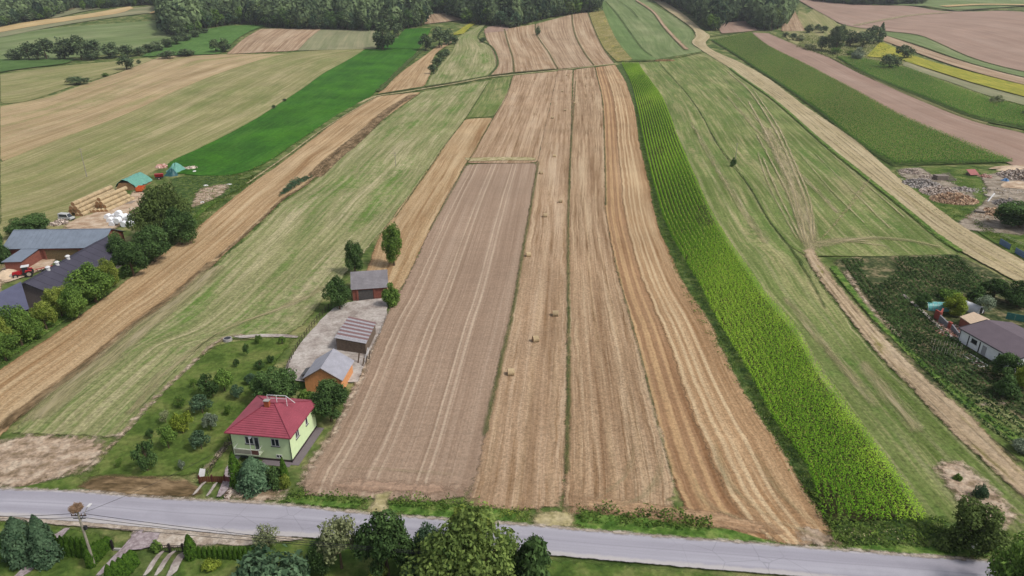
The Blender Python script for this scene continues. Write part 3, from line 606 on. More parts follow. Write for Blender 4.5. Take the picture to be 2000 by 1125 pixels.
# ---- road and what lies along it
field('road', RT, RB, M_ROAD, .27, .1, step=.5, grow=.1)
ribbon('road_shoulder', RT, .9, M_GRAVEL, .31, .3)
field('road_shoulder', [(-120, 1006), (0, 1011), (150, 1021), (300, 1034), (450, 1046), (630, 1055)], [(-120, 1012), (0, 1018), (150, 1030), (260, 1040), (450, 1068), (520, 1062)], M_GRAVEL, .2, .25)
field('driveway_gravel', [(245, 1032), (258, 1045), (255, 1072)], [(470, 1050), (440, 1062), (368, 1076)], M_GRAVEL, .215, .3)
field('fresh_verge', [(-120, 955), (0, 957), (70, 950), (120, 938)], [(400, 978), (300, 972), (190, 960), (150, 930)], M_LAWN, .2, .2)
field('fresh_verge', [(545, 985), (545, 978), (560, 968)], [(728, 1004), (726, 990), (722, 972)], M_BRIGHT, .21, .3)
field('fresh_verge', [(750, 1006), (755, 990), (762, 975)], [(1040, 1030), (1030, 1015), (1030, 1000)], M_BRIGHT, .21, .3)
field('fresh_verge', [(1040, 1030), (1040, 1010), (1060, 1000)], [(1130, 1038), (1125, 1010), (1118, 1002)], M_PALE, .205, .3)
field('fresh_verge', [(1120, 1036), (1125, 1010), (1132, 992)], [(1580, 1072), (1500, 1058), (1390, 1026)], M_BRIGHT, .21, .3)
field('fresh_verge', [(1640, 1077), (1660, 1062)], [(1945, 1098), (1940, 1075)], M_BRIGHT, .215, .3)
field('earth_bank', [(146, 955), (170, 940), (200, 933), (300, 936), (390, 944)], [(160, 962), (220, 968), (300, 972), (360, 974), (400, 966)], M_RIDGE, .25, .4)
field('bare_ground', [(440, 984), (452, 958), (470, 950)], [(570, 985), (560, 968), (575, 955)], M_BARE, .22, .5)
field('field_entry', [(722, 1008), (730, 985), (742, 960)], [(752, 1010), (756, 985), (768, 962)], M_PALE, .25, .3)
field('field_entry', [(1560, 1068), (1560, 1050), (1540, 1020)], [(1652, 1078), (1630, 1060), (1610, 1040)], M_BARE, .25, .4)
field('orchard_lawn', [(160, 935), (240, 858), (302, 788), (402, 692), (450, 664)], [(390, 945), (440, 880), (500, 780), (545, 700), (585, 660)], M_ORCHARD, .19, .25)
field('orchard_lawn', [(388, 946), (440, 882), (500, 790)], [(450, 955), (470, 900), (520, 800)], M_LAWN, .18, .3)
ribbon('garden_lane', [(398, 925), (425, 895), (455, 860)], 1.4, M_BARE, .27, .3)
field('yard', [(570, 745), (565, 712), (600, 665), (650, 607), (700, 588)], [(690, 760), (712, 700), (742, 640), (752, 600), (745, 585)], M_CONC, .21, .3)
field('bare_edge', [(585, 950), (602, 905), (650, 838), (692, 755), (740, 640)], [(600, 950), (622, 895), (665, 835), (708, 745), (752, 630)], M_BARE, .2, .4)
ribbon('bare_edge', [(455, 662), (520, 658), (585, 660)], 1.4, M_CONC, .25, .2)
field('farm_yard', [(0, 560), (0, 515)], [(100, 525), (115, 500)], M_SAND, .2, .5)
field('farm_yard', [(120, 450), (150, 430), (240, 400), (262, 372)], [(215, 455), (240, 440), (300, 405), (320, 385)], M_SAND, .2, .5)
field('farm_yard', [(-80, 600), (-60, 520)], [(0, 580), (0, 515)], M_SAND, .2, .5)
field('bare_ground', [(372, 410), (388, 375), (410, 364)], [(420, 392), (440, 375), (452, 360)], M_BARE, .2, .5)
field('farm_verge', [(-100, 790), (0, 712), (100, 645), (225, 555), (310, 490), (390, 420), (470, 362)], [(-100, 740), (0, 660), (100, 590), (210, 510), (300, 440), (350, 385), (395, 345)], M_BRIGHT, .09, .4)
field('rank_grass', [(370, 440), (400, 400), (440, 385), (490, 356)], [(330, 350), (380, 346), (440, 345), (470, 342)], M_DKGRASS, .15, .6)
field('farm_grass', [(-100, 640), (0, 560), (130, 470), (200, 470)], [(-120, 480), (0, 440), (130, 400), (225, 375)], M_OLIVE_L, .085)
# gardens south of the road
g0 = W2([(-140, 1014), (0, 1019), (150, 1031), (260, 1043)]); g1 = g0 + np.array([0, -22, 0]) ; g1[:, 0] *= .93
sheet('garden_lawn', g0, g1, M_LAWN, .17, .2)
g0 = W2([(360, 1070), (450, 1064), (630, 1058), (800, 1071), (1000, 1086), (1100, 1093), (1300, 1111), (1420, 1121), (1700, 1146), (2060, 1176)]); g1 = g0 + np.array([0, -24, 0])
sheet('garden_lawn', g0, g1, M_LAWN, .17, .2)
ribbon('paved_path', [(30, 1140), (60, 1110), (105, 1060), (128, 1034)], 1.5, M_BLADE, .27, .05)
ribbon('paved_path', [(195, 1130), (220, 1102), (248, 1074), (268, 1050), (275, 1038)], 1.2, M_BLADE, .27, .05)
field('driveway_gravel', [(245, 1078), (262, 1062), (266, 1042)], [(292, 1078), (300, 1062), (310, 1044)], M_BLADE, .28, .1)
for l in ([(284, 1130), (305, 1096), (320, 1078)], [(306, 1130), (325, 1097), (342, 1078)], [(334, 1130), (350, 1096), (364, 1079)]):
    ribbon('drive_strip', l, 1.15 if l[0][0] == 334 else .75, M_CONC, .27, .06)
ribbon('paved_path', [(432, 975), (445, 940), (452, 905)], 1.3, M_BLADE, .29, .05)
for l in ([(378, 972), (392, 955), (402, 944)], [(405, 974), (418, 955), (424, 945)]): ribbon('drive_strip', l, .5, M_CONC, .28, .2)

# ---------------------------------------------------------------- plants
def cards(cen, nrm, size, asp, rg, curl=0.0):
    """leaf-shaped quads (two triangles each, folded) at cen, facing nrm"""
    n = len(cen); nrm = nrm / np.linalg.norm(nrm, axis=1)[:, None]
    a = np.cross(nrm, rg.normal(size=(n, 3))); a /= np.linalg.norm(a, axis=1)[:, None] + 1e-9
    b = np.cross(nrm, a)
    s = size[:, None]
    return np.stack([cen - a * s, cen - b * s * asp + nrm * s * curl, cen + a * s, cen + b * s * asp + nrm * s * curl], 1)
def quads(V, attr):
    n = len(V)
    return V.reshape(-1, 3), np.arange(n * 4).reshape(n, 4), np.repeat(attr, 4)

def crown_mesh(name, seed, h, w, nleaf, leaf, base=.12, lobes=14, flat=1.0, top=.5, spiky=0.0, loose=.0):
    """crown of many leaf clumps: lobes set round an uneven egg, leaves on and inside each lobe"""
    rg = np.random.default_rng(seed)
    zc = h * (base + (1 - base) * .5); rz = h * (1 - base) * .5; R = w / 2
    C = []; Rl = []; tries = 0
    while len(C) < lobes and tries < 4000:
        tries += 1
        d = rg.normal(size=3); d /= np.linalg.norm(d)
        k = rg.uniform(.42, .84)
        taper = 1 - max(0, d[2]) * (1 - top) * .6
        c = np.array([d[0] * R * k * taper, d[1] * R * k * taper, zc + d[2] * rz * k])
        if any(np.linalg.norm((c - q) / np.array([R, R, rz])) < .26 for q in C): continue
        C.append(c); Rl.append(rg.uniform(.24, .5) * R * (taper ** .5) * (1.25 - .5 * k))
    C = np.array(C); Rl = np.array(Rl); shade = rg.uniform(-.22, .22, len(C))
    wgt = Rl ** 2 / (Rl ** 2).sum(); li = rg.choice(len(C), nleaf, p=wgt)
    d = rg.normal(size=(nleaf, 3)); d[:, 2] = d[:, 2] * .9 + .15; d /= np.linalg.norm(d, axis=1)[:, None]
    rad = Rl[li] * (1 - np.abs(rg.normal(0, .16 + loose, nleaf))) * rg.choice([1.0, 1.14, 1.3], nleaf, p=[.82, .13, .05])
    # small twigs inside the lobe: clumps of leaves
    P = C[li] + d * rad[:, None] * np.array([1, 1, min(1.15, rz / R) * flat])
    P += rg.normal(0, leaf * .5, (nleaf, 3))
    P[:, 2] = np.maximum(P[:, 2], h * base * .6 + rg.uniform(0, .1 * h, nleaf))
    nr = d * .8 + rg.normal(0, .55, (nleaf, 3)) + np.array([0, 0, .35])
    if spiky: nr[:, 2] -= .2
    sz = leaf * rg.uniform(.6, 1.25, nleaf)
    V = cards(P, nr, sz, .55, rg, .15)
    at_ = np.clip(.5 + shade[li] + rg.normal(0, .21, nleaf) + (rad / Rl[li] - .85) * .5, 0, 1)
    v, f, a = quads(V, at_)
    return np_mesh(name, v, f, attr=a), C
def trunk_mesh(name, seed, h, w, C, base=.12, r=None):
    rg = np.random.default_rng(seed); mb = MB(); r = h * .028 if r is None else r
    p0 = Vector((0, 0, -.3)); k = Vector((rg.normal(0, .02 * w), rg.normal(0, .02 * w), h * .32)); tp = Vector((rg.normal(0, .04 * w), rg.normal(0, .04 * w), h * .72))
    mb.tube(p0, (0, 0, .12 * h), r * 1.35, r, 7); mb.tube((0, 0, .12 * h), k, r, r * .8, 7); mb.tube(k, tp, r * .8, r * .25, 6)
    for c in C[:9]:
        s = k.lerp(tp, rg.uniform(0, .5)); mb.tube(s, Vector(c), r * .42, r * .12, 5)
    return mb.mesh(name)
def thuja_mesh(name, seed, h, w, n, leaf, point=.35, ragg=.08):
    """closed column of upright scaly sprays"""
    rg = np.random.default_rng(seed)
    z = h * rg.uniform(0, 1, n) ** 1.0; t = z / h
    prof = np.minimum(1, (t + .04) * 9) * (1 - np.clip((t - point) / (1 - point), 0, 1) ** 1.7) ** .8
    th = rg.uniform(0, 2 * math.pi, n)
    lump = 1 + ragg * np.sin(th * 3 + t * 9 + seed) + ragg * np.sin(th * 5 - t * 14) + rg.normal(0, ragg * .8, n)
    r = w / 2 * prof * lump * rg.choice([1, .82], n, p=[.7, .3]) + .02
    P = np.stack([r * np.cos(th), r * np.sin(th), z], -1)
    o = np.stack([np.cos(th), np.sin(th), .5 + .8 * t], -1) + rg.normal(0, .35, (n, 3))
    V = cards(P, o, leaf * rg.uniform(.6, 1.2, n), .6, rg, .1)
    # sprays stand upright
    V[:, 0, 2] -= leaf * .3; V[:, 2, 2] += leaf * .35
    v, f, a = quads(V, np.clip(.5 + rg.normal(0, .2, n) + .12 * np.sin(th * 4 + z * 3), 0, 1))
    return np_mesh(name, v, f, attr=a)

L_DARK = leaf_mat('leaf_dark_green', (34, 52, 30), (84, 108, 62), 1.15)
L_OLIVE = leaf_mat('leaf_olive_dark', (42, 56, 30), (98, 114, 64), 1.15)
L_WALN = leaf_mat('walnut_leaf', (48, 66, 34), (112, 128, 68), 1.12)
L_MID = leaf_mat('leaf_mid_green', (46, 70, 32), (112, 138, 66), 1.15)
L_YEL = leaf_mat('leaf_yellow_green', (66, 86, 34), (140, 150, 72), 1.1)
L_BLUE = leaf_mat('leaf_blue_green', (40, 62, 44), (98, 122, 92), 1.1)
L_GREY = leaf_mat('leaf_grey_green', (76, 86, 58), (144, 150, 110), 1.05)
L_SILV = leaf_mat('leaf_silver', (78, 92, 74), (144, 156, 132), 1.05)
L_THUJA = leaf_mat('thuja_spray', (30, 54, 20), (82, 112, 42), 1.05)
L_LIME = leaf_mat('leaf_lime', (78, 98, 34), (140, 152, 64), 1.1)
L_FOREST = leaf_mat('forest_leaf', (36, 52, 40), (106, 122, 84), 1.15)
M_BARK = plain('bark', (104, 88, 70), .9, .3, 6)

PROTO = {}
for i in range(4):
    m, C = crown_mesh('round_crown', 11 + i, 8, 7, 8000, .21, base=.1, lobes=16 + 2 * i)
    PROTO['round%d' % i] = (m, trunk_mesh('trunk', 40 + i, 8, 7, C), 8, 7)
for i in range(3):
    m, C = crown_mesh('tall_crown', 31 + i, 11, 7, 7500, .24, base=.08, lobes=20, top=.3)
    PROTO['tall%d' % i] = (m, trunk_mesh('trunk', 50 + i, 11, 7, C), 11, 7)
for i in range(2):
    m, C = crown_mesh('loose_crown', 71 + i, 6, 6, 1700, .22, base=.16, lobes=13, loose=.16)
    PROTO['loose%d' % i] = (m, trunk_mesh('trunk', 60 + i, 6, 6, C), 6, 6)
for i in range(3):
    m, C = crown_mesh('orchard_crown', 81 + i, 3.4, 3.2, 2200, .135, base=.14, lobes=12)
    PROTO['orch%d' % i] = (m, trunk_mesh('trunk', 90 + i, 3.4, 3.2, C, r=.09), 3.4, 3.2)
for i in range(2):
    m, C = crown_mesh('big_leaf_crown', 101 + i, 10, 13, 11000, .29, base=.02, lobes=30, top=.6)
    PROTO['walnut%d' % i] = (m, trunk_mesh('trunk', 110 + i, 10, 13, C), 10, 13)
for i in range(2):
    m, C = crown_mesh('bush_crown', 121 + i, 3, 4, 2200, .2, base=0.0, lobes=14)
    PROTO['bush%d' % i] = (m, trunk_mesh('stem', 130 + i, 3, 4, C, r=.06), 3, 4)
for i in range(3):
    m, C = crown_mesh('far_crown', 141 + i, 14, 10, 900, .7, base=.05, lobes=15)
    PROTO['far%d' % i] = (m, trunk_mesh('trunk', 150 + i, 14, 10, C, r=.3), 14, 10)
for i in range(3):
    PROTO['thuja%d' % i] = (thuja_mesh('thuja_foliage', 160 + i, 3, 1.1, 1500, .13), trunk_mesh('stem', 165, 2, 1, [], r=.05), 3, 1.1)
PROTO['cone0'] = (thuja_mesh('conical_foliage', 170, 3.4, 1.3, 1700, .13, point=.05), trunk_mesh('stem', 171, 2, 1, [], r=.05), 3.4, 1.3)
PROTO['spruce0'] = (thuja_mesh('juniper_foliage', 172, 5.4, 3.4, 4200, .2, point=.3, ragg=.14), trunk_mesh('stem', 173, 3, 1, [], r=.1), 5.4, 3.4)
PROTO['spruce1'] = (thuja_mesh('juniper_foliage', 174, 5.8, 2.8, 4200, .19, point=.12, ragg=.12), trunk_mesh('stem', 175, 3, 1, [], r=.1), 5.8, 2.8)
PROTO['poplar0'] = (thuja_mesh('poplar_foliage', 176, 18, 4, 1200, .7, point=.5, ragg=.12), trunk_mesh('trunk', 177, 10, 1, [], r=.25), 18, 4)

def plant(name, cat, label, kind, p, h, w, mat, group=None, rz=None):
    me, tr, ph, pw = PROTO[kind]
    o = empty(name, p, random.uniform(0, 6.28) if rz is None else rz); o.scale = (w / pw, w / pw, h / ph)
    tag(o, label, cat, group)
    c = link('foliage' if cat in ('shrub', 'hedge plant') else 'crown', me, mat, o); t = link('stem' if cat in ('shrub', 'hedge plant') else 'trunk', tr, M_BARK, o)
    return o
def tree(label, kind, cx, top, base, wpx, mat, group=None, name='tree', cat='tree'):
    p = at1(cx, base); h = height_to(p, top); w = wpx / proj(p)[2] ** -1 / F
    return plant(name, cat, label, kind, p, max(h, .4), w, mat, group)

# front gardens south of the road
tree('small airy grey-green tree alone on the lawn south of the road', 'loose0', 526, 1020, 1070, 58, L_GREY)
tree('grey-green willowy tree beside the road, left of the dark trees', 'loose1', 668, 1008, 1112, 92, L_GREY)
tree('dark low bush at the foot of the grey-green willowy tree', 'round1', 634, 1052, 1118, 62, L_DARK)
tree('dense dark green round tree beside the road', 'round0', 758, 1004, 1124, 112, L_DARK)
tree('small blue-green tree between dark round tree and big walnut', 'round2', 838, 1024, 1116, 64, L_BLUE)
tree('yellowish green tree behind the big walnut at the roadside', 'round3', 918, 998, 1085, 100, L_YEL)
tree('biggest tree, spreading yellow-green walnut at the picture bottom', 'walnut0', 920, 1022, 1185, 216, L_WALN)
tree('dark green bush right of the big walnut', 'bush0', 1036, 1056, 1142, 108, L_DARK, name='bush', cat='shrub')
tree('upright dark shrub squeezed against the right side of the walnut', 'round2', 985, 1048, 1125, 60, L_MID, name='bush', cat='shrub')
tree('broad light green bush on the lawn beside the thuja row', 'bush1', 538, 1070, 1152, 140, L_BLUE, name='bush', cat='shrub')
tree('blue-green bush below the dark round tree at picture bottom', 'bush0', 818, 1098, 1162, 100, L_BLUE, name='bush', cat='shrub')
tree('small yellow-green bush at picture bottom by the tree trunks', 'bush1', 742, 1106, 1140, 44, L_YEL, name='bush', cat='shrub')
tree('low lime plant on the lawn near the thuja row', 'bush1', 415, 1090, 1112, 34, L_LIME, name='bush', cat='shrub')
tree('dark tree filling the bottom right corner beyond the road end', 'round1', 1992, 1040, 1185, 130, L_MID)
tree('dark round tree at the roadside overhanging the white sign boards', 'round1', 1893, 980, 1074, 100, L_OLIVE)
tree('low dark bush beside the roadside tree and maize corner', 'bush0', 1850, 1030, 1072, 56, L_OLIVE, name='bush', cat='shrub')
tree('rounded blue-green juniper on the lawn near the power pole', 'spruce0', 52, 1012, 1096, 54, L_BLUE, name='juniper')
tree('pointed blue-green juniper next to the garden path', 'spruce1', 96, 1007, 1100, 44, L_BLUE, name='juniper')
def hedge(label, x0, b0, x1, b1, top0, top1, n, wpx, mat, kinds, group):
    for i in range(n):
        f = i / max(1, n - 1)
        tree(label, kinds[i % len(kinds)], x0 + (x1 - x0) * f, top0 + (top1 - top0) * f + random.uniform(-1, 1), b0 + (b1 - b0) * f, wpx, mat, group, 'thuja', 'hedge plant')
tk = ['thuja0', 'thuja1', 'thuja2']
hedge('clipped thuja of the hedge left of the junipers', -40, 1070, 24, 1078, 1036, 1044, 6, 13, L_THUJA, tk, 'thuja hedge left of the junipers')
hedge('clipped thuja of the hedge between the junipers and the power pole', 118, 1084, 172, 1089, 1045, 1050, 6, 13, L_THUJA, tk, 'thuja hedge beside the power pole')
hedge('clipped thuja in the clump right of the power pole', 180, 1108, 212, 1070, 1066, 1048, 6, 16, L_THUJA, tk, 'thuja clump beside the power pole')
hedge('clipped thuja in the slanting row beside the grey path', 222, 1150, 262, 1106, 1104, 1074, 5, 19, L_THUJA, tk, 'thuja row beside the grey path')
hedge('small pointed thuja of the low row right of the gate', 392, 1090, 492, 1094, 1066, 1068, 11, 11, L_THUJA, ['cone0'], 'low thuja row beside the gate')
tree('tall pointed thuja at the right end of the garden gate', 'cone0', 376, 1044, 1090, 24, L_THUJA, name='thuja')
tree('rounded shrub behind the garden gate', 'bush0', 308, 1056, 1078, 22, L_MID, name='bush', cat='shrub')
# round the green house
tree('slim dark thuja at the left front of the green house', 'thuja0', 465, 884, 952, 21, L_THUJA, name='thuja')
tree('bushy blue-green juniper in front of the green house', 'spruce0', 499, 894, 955, 52, L_BLUE, name='juniper')
tree('dark shrub between juniper and thuja before the green house', 'bush0', 537, 914, 952, 42, L_DARK, name='bush', cat='shrub')
tree('slim thuja at the right front of the green house', 'cone0', 558, 893, 945, 16, L_THUJA, name='thuja')
tree('low yellowish shrub at the right front corner of the garden', 'bush1', 556, 925, 956, 26, L_YEL, name='bush', cat='shrub')
tree('dense dark tree behind the green house, nearest the orchard', 'round1', 545, 712, 790, 84, L_DARK)
tree('big dark tree between red roof and orange brick barn', 'round0', 648, 744, 822, 78, L_DARK)
tree('mid green shrub behind the red roof between two dark trees', 'bush0', 596, 762, 800, 46, L_MID, name='bush', cat='shrub')
tree('dark tree at the left end of the old brick barn', 'round2', 664, 540, 606, 50, L_DARK)
tree('green bush at the right end of the old brick barn', 'bush0', 766, 555, 598, 40, L_MID, name='bush', cat='shrub')
tree('tall dark tree standing behind the old brick barn', 'tall0', 770, 430, 520, 42, L_MID)
tree('dark shrub behind the left gable of the old brick barn', 'round3', 694, 470, 535, 40, L_DARK)
ORCH = [
    ('dense dark apple tree, largest at the top of the orchard', 410, 720, 778, 48, L_DARK), ('green apple tree grown against the largest orchard tree', 440, 715, 766, 46, L_MID), ('blue-green plum tree below the largest orchard tree', 397, 766, 810, 46, L_BLUE),
    ('yellow-green apple tree in the middle of the orchard', 358, 794, 848, 50, L_LIME), 
    ('round grey-blue tree close to the house in the orchard', 413, 802, 842, 38, L_SILV), ('grey-blue tree nearest the red roof corner', 395, 836, 880, 42, L_BLUE),
    ('tall dark pear tree at the lower end of the orchard', 290, 848, 922, 50, L_DARK), ('olive green tree beside the tall dark pear', 331, 824, 878, 42, L_MID),
    ('blue-green young tree at the right orchard edge', 467, 746, 780, 32, L_BLUE), ('small young tree left of the red roof', 447, 786, 812, 20, L_MID),
    ('thin young tree at the upper orchard edge by the lane', 483, 666, 697, 15, L_DARK), ('thin young tree second from the upper lane', 463, 696, 719, 14, L_DARK),
    ('small dense tree on the lane at the orchard top', 506, 648, 674, 17, L_MID), ('small round tree beside the yard fence on the lane', 552, 654, 674, 18, L_MID),
    ('blue-green tree between the yard and the largest orchard tree', 490, 724, 752, 26, L_BLUE), ('dark young tree close to the concrete yard', 508, 700, 722, 24, L_DARK),
    ('dark small tree above the tall pear tree', 296, 834, 858, 20, L_DARK), ('thin bare-looking tree left of the yellow-green one', 325, 798, 828, 28, L_GREY),
    ('airy young tree at the middle left of the orchard', 352, 768, 798, 32, L_MID), ('sparse sapling at the lower left of the orchard', 236, 892, 914, 20, L_MID),
    ('flowering shrub on the grass near the white sheet', 358, 893, 920, 17, L_SILV), ('small tree near the dark tree behind the house', 530, 688, 712, 16, L_DARK),
    ('low tree left of the dark tree behind the house', 497, 742, 772, 20, L_MID), ('sparse sapling near the bare edge of the orchard', 380, 735, 760, 16, L_MID)]
for i, (lb, x, t, b, w, m) in enumerate(ORCH):
    k = 'loose%d' % (i % 2) if 'sparse' in lb or 'airy' in lb or 'bare-looking' in lb else ('round%d' % (i % 4) if w > 60 else 'orch%d' % (i % 3))
    tree(lb, k, x, t + (b - t) * .08, b, w * .86, m, 'orchard trees beside the green house', 'fruit_tree', 'fruit tree')
# farm on the left
FARM = [
    ('wide dark tree behind the blue metal roof', 'round1', 60, 418, 458, 78, L_DARK), ('dark tree at the left picture edge behind the farm', 'tall1', -2, 440, 512, 34, L_DARK),
    ('dark shrub left of the blue roof gable', 'bush0', 12, 470, 515, 34, L_DARK), ('tallest dark tree right of the straw bales', 'walnut1', 330, 354, 464, 94, L_OLIVE),
    ('dark tree between white silage bales and the tallest farm tree', 'round2', 300, 396, 475, 66, L_OLIVE), ('dark tree on the field side of the tallest farm tree', 'round3', 356, 408, 478, 66, L_DARK),
    ('dark round tree at the right end of the blue roof', 'tall2', 238, 450, 520, 48, L_DARK), ('dark round tree below the tallest farm tree', 'round1', 304, 436, 512, 72, L_DARK),
    ('broad dark tree at the right end of the dark roof', 'round0', 262, 474, 540, 62, L_DARK), ('dark olive tree along the dark barn wall', 'round2', 188, 516, 590, 76, L_MID),
    ('yellowish tree touching the dark barn gable', 'round3', 216, 506, 562, 40, L_YEL), ('bright yellow-green tree at the middle of the dark barn', 'round1', 122, 552, 618, 48, L_YEL),
    ('green tree right of the bright yellow-green one', 'round2', 154, 556, 622, 52, L_MID), ('small tree below the grey roof corner', 'round0', 92, 590, 644, 46, L_YEL),
    ('yellow-green tree in front of the grey roof', 'round3', 44, 596, 676, 60, L_MID), ('tree under the grey roof at the picture edge', 'round1', 4, 612, 690, 56, L_YEL),
    ('lowest tree of the farm row at the picture edge', 'round0', 12, 650, 704, 54, L_MID), ('small dark tree between two trees below the grey roof', 'round2', 70, 622, 662, 36, L_MID)]
for lb, k, x, t, b, w, m in FARM: tree(lb, k, x, t, b, w, m, 'trees round the left farm')
# upper fields
UP = [
    ('large dark tree at the top end of the bright green field', 'far0', 748, 38, 98, 48, L_FOREST, 'tree'), ('dark tree right behind the large field-end tree', 'far1', 778, 44, 70, 26, L_FOREST, 'tree'),
    ('round dark tree at the left of the clump beyond the green field', 'far1', 832, 64, 99, 32, L_FOREST, 'tree'), ('tall dark tree in the clump beyond the green field', 'far2', 858, 48, 94, 34, L_FOREST, 'tree'),
    ('dark tree at the right of the clump beyond the green field', 'far0', 876, 52, 88, 28, L_FOREST, 'tree'), ('small dark tree at the end of the clump by yellow flowers', 'far1', 890, 68, 86, 16, L_FOREST, 'tree'),
    ('top bush of the dark row on the slope', 'far0', 872, 94, 108, 20, L_FOREST, 'bush'), ('second bush of the dark row on the slope', 'far1', 862, 100, 118, 20, L_FOREST, 'bush'),
    ('third bush of the dark row on the slope', 'far2', 854, 110, 132, 22, L_FOREST, 'bush'), ('lowest bush of the dark row on the slope', 'far1', 846, 124, 145, 20, L_FOREST, 'bush'),
    ('lone bush on the balk between two slope strips', 'far0', 1051, 48, 70, 11, L_FOREST, 'bush'), ('low bush at the edge of the slope meadow', 'far2', 944, 72, 84, 14, L_FOREST, 'bush'),
    ('single round tree on the field boundary at upper left', 'far1', 248, 106, 136, 34, L_FOREST, 'tree'), ('tiny tree right of the single boundary tree', 'far0', 272, 115, 125, 10, L_FOREST, 'tree'),
    ('low flat thicket on the tan field boundary', 'far2', 150, 148, 165, 46, L_FOREST, 'bush'), ('tiny shrub between flat thicket and single tree', 'far0', 206, 141, 150, 14, L_MID, 'bush'),
    ('pair of dark trees on the green hump field', 'far2', 422, 74, 103, 26, L_FOREST, 'tree'), ('taller right tree on the green hump field', 'far0', 440, 72, 102, 24, L_FOREST, 'tree'),
    ('left end of the low thicket under the hump field', 'far1', 328, 98, 115, 32, L_FOREST, 'bush'), ('right end of the low thicket under the hump field', 'far0', 362, 94, 109, 40, L_FOREST, 'bush'),
    ('lone round tree above the yellow field', 'far1', 1765, 86, 114, 36, L_FOREST, 'tree'), ('lone round tree on the small maize strip', 'far2', 1735, 102, 136, 42, L_FOREST, 'tree'),
    ('pale silvery willow at the maize strip end', 'far0', 1675, 90, 119, 28, L_SILV, 'tree'), ('tallest dark tree of the field clump', 'tall0', 1632, 44, 102, 38, L_FOREST, 'tree'),
    ('dark shrub left of the tallest clump tree', 'far1', 1604, 68, 98, 26, L_FOREST, 'tree'), ('dark tree in the middle of the field clump', 'far0', 1660, 56, 90, 30, L_FOREST, 'tree'),
    ('broad dark tree at the centre of the field clump', 'far2', 1684, 58, 92, 38, L_FOREST, 'tree'), ('dark tree at the right side of the field clump', 'far1', 1706, 48, 86, 34, L_FOREST, 'tree'),
    ('thin poplar at the right end of the field clump', 'poplar0', 1718, 44, 84, 9, L_FOREST, 'tree'), ('left round tree of three above the field clump', 'far0', 1580, 45, 65, 20, L_FOREST, 'tree'),
    ('middle small tree of three above the field clump', 'far1', 1596, 46, 60, 14, L_FOREST, 'tree'), ('right round tree of three above the field clump', 'far2', 1607, 49, 65, 20, L_FOREST, 'tree'),
    ('first small bush on the pink strip edge', 'far1', 1534, 62, 73, 14, L_FOREST, 'bush'), ('second small bush on the pink strip edge', 'far2', 1548, 63, 79, 16, L_FOREST, 'bush'),
    ('grey bush among scrub left of the clump', 'far0', 1563, 66, 80, 20, L_GREY, 'bush'), ('low green bush in scrub below the tall clump tree', 'far1', 1630, 92, 106, 22, L_MID, 'bush'),
    ('low scrub bush above the pink strip', 'far2', 1580, 84, 97, 22, L_GREY, 'bush'), ('grey-green bush on the grass lane at the right', 'far0', 1946, 184, 205, 30, L_GREY, 'bush'),
    ('dark bush cut by the right picture edge on the maize strip', 'far1', 1999, 216, 228, 16, L_FOREST, 'bush'), ('bush at the foot of the meadow pole', 'bush0', 1431, 308, 326, 13, L_DARK, 'bush'),
    ('tiny bush on the olive field edge by the green crop', 'far2', 536, 204, 213, 10, L_FOREST, 'bush'), ('tiny bush second on the olive field edge', 'far1', 556, 192, 199, 9, L_FOREST, 'bush'),
    ('olive bush at the start of the pink strip hedge', 'far0', 1662, 96, 108, 18, L_MID, 'bush')]
for lb, k, x, t, b, w, m, nm in UP: tree(lb, k, x, t, b, w, m, None, nm, 'tree' if nm == 'tree' else 'shrub')
for i, (x, t, b, w) in enumerate([(30, 93, 118, 30), (58, 80, 118, 36), (92, 71, 117, 40), (128, 69, 117, 42), (160, 66, 117, 42), (190, 74, 114, 40), (222, 79, 113, 42), (250, 86, 111, 32), (76, 92, 118, 28), (180, 92, 117, 30),
                                  (272, 91, 109, 28), (290, 84, 104, 28), (308, 78, 100, 28), (326, 74, 94, 28), (344, 68, 88, 26), (362, 62, 81, 26), (380, 58, 74, 24), (398, 54, 66, 22)]):
    tree('dark broadleaf tree of the long field hedge at upper left', 'far%d' % (i % 3), x, t, b, w, L_FOREST, 'trees of the long hedge at upper left')
# garden of the white house and the wood yard
GD = [
    ('bright yellow-green tree between the two plastic tunnels', 'round3', 1862, 576, 616, 46, L_LIME), ('silvery bush right of the white plastic tunnel', 'loose1', 1920, 575, 616, 38, L_SILV),
    ('dark tree in front of the white house wall', 'round0', 1962, 690, 742, 54, L_DARK), ('bright bush at the right corner below the white house', 'round3', 1996, 716, 760, 44, L_LIME),
    ('dark bush left of the teal plastic tunnel', 'bush0', 1803, 574, 602, 36, L_DARK), ('dark spreading tree at the wood yard picture edge', 'round1', 1990, 392, 446, 96, L_DARK),
    ('dark tree behind the trampoline at the picture edge', 'round2', 1985, 548, 600, 60, L_DARK), ('round green tree at top of the vegetable garden', 'round0', 1940, 545, 585, 50, L_DARK),
    ('dark bush beside the blue barrels at the garden end', 'bush0', 1905, 560, 586, 44, L_DARK), ('low dark bush on the garden corner by the lane', 'bush1', 1852, 562, 584, 40, L_MID),
    ('dark shrub group under the white house end', 'bush0', 1965, 735, 775, 60, L_DARK), ('blue-green shrub on the bare garden plot', 'bush1', 1911, 944, 975, 26, L_BLUE),
    ('small shrub at the upper edge of the bare plot', 'bush0', 1868, 925, 940, 18, L_MID), ('blue-grey shrub at the lower right rough grass', 'bush1', 1995, 858, 885, 40, L_SILV)]
for lb, k, x, t, b, w, m in GD: tree(lb, k, x, t, b, w, m, None, 'bush' if 'bush' in lb or 'shrub' in lb else 'tree', 'shrub' if 'bush' in lb or 'shrub' in lb else 'tree')

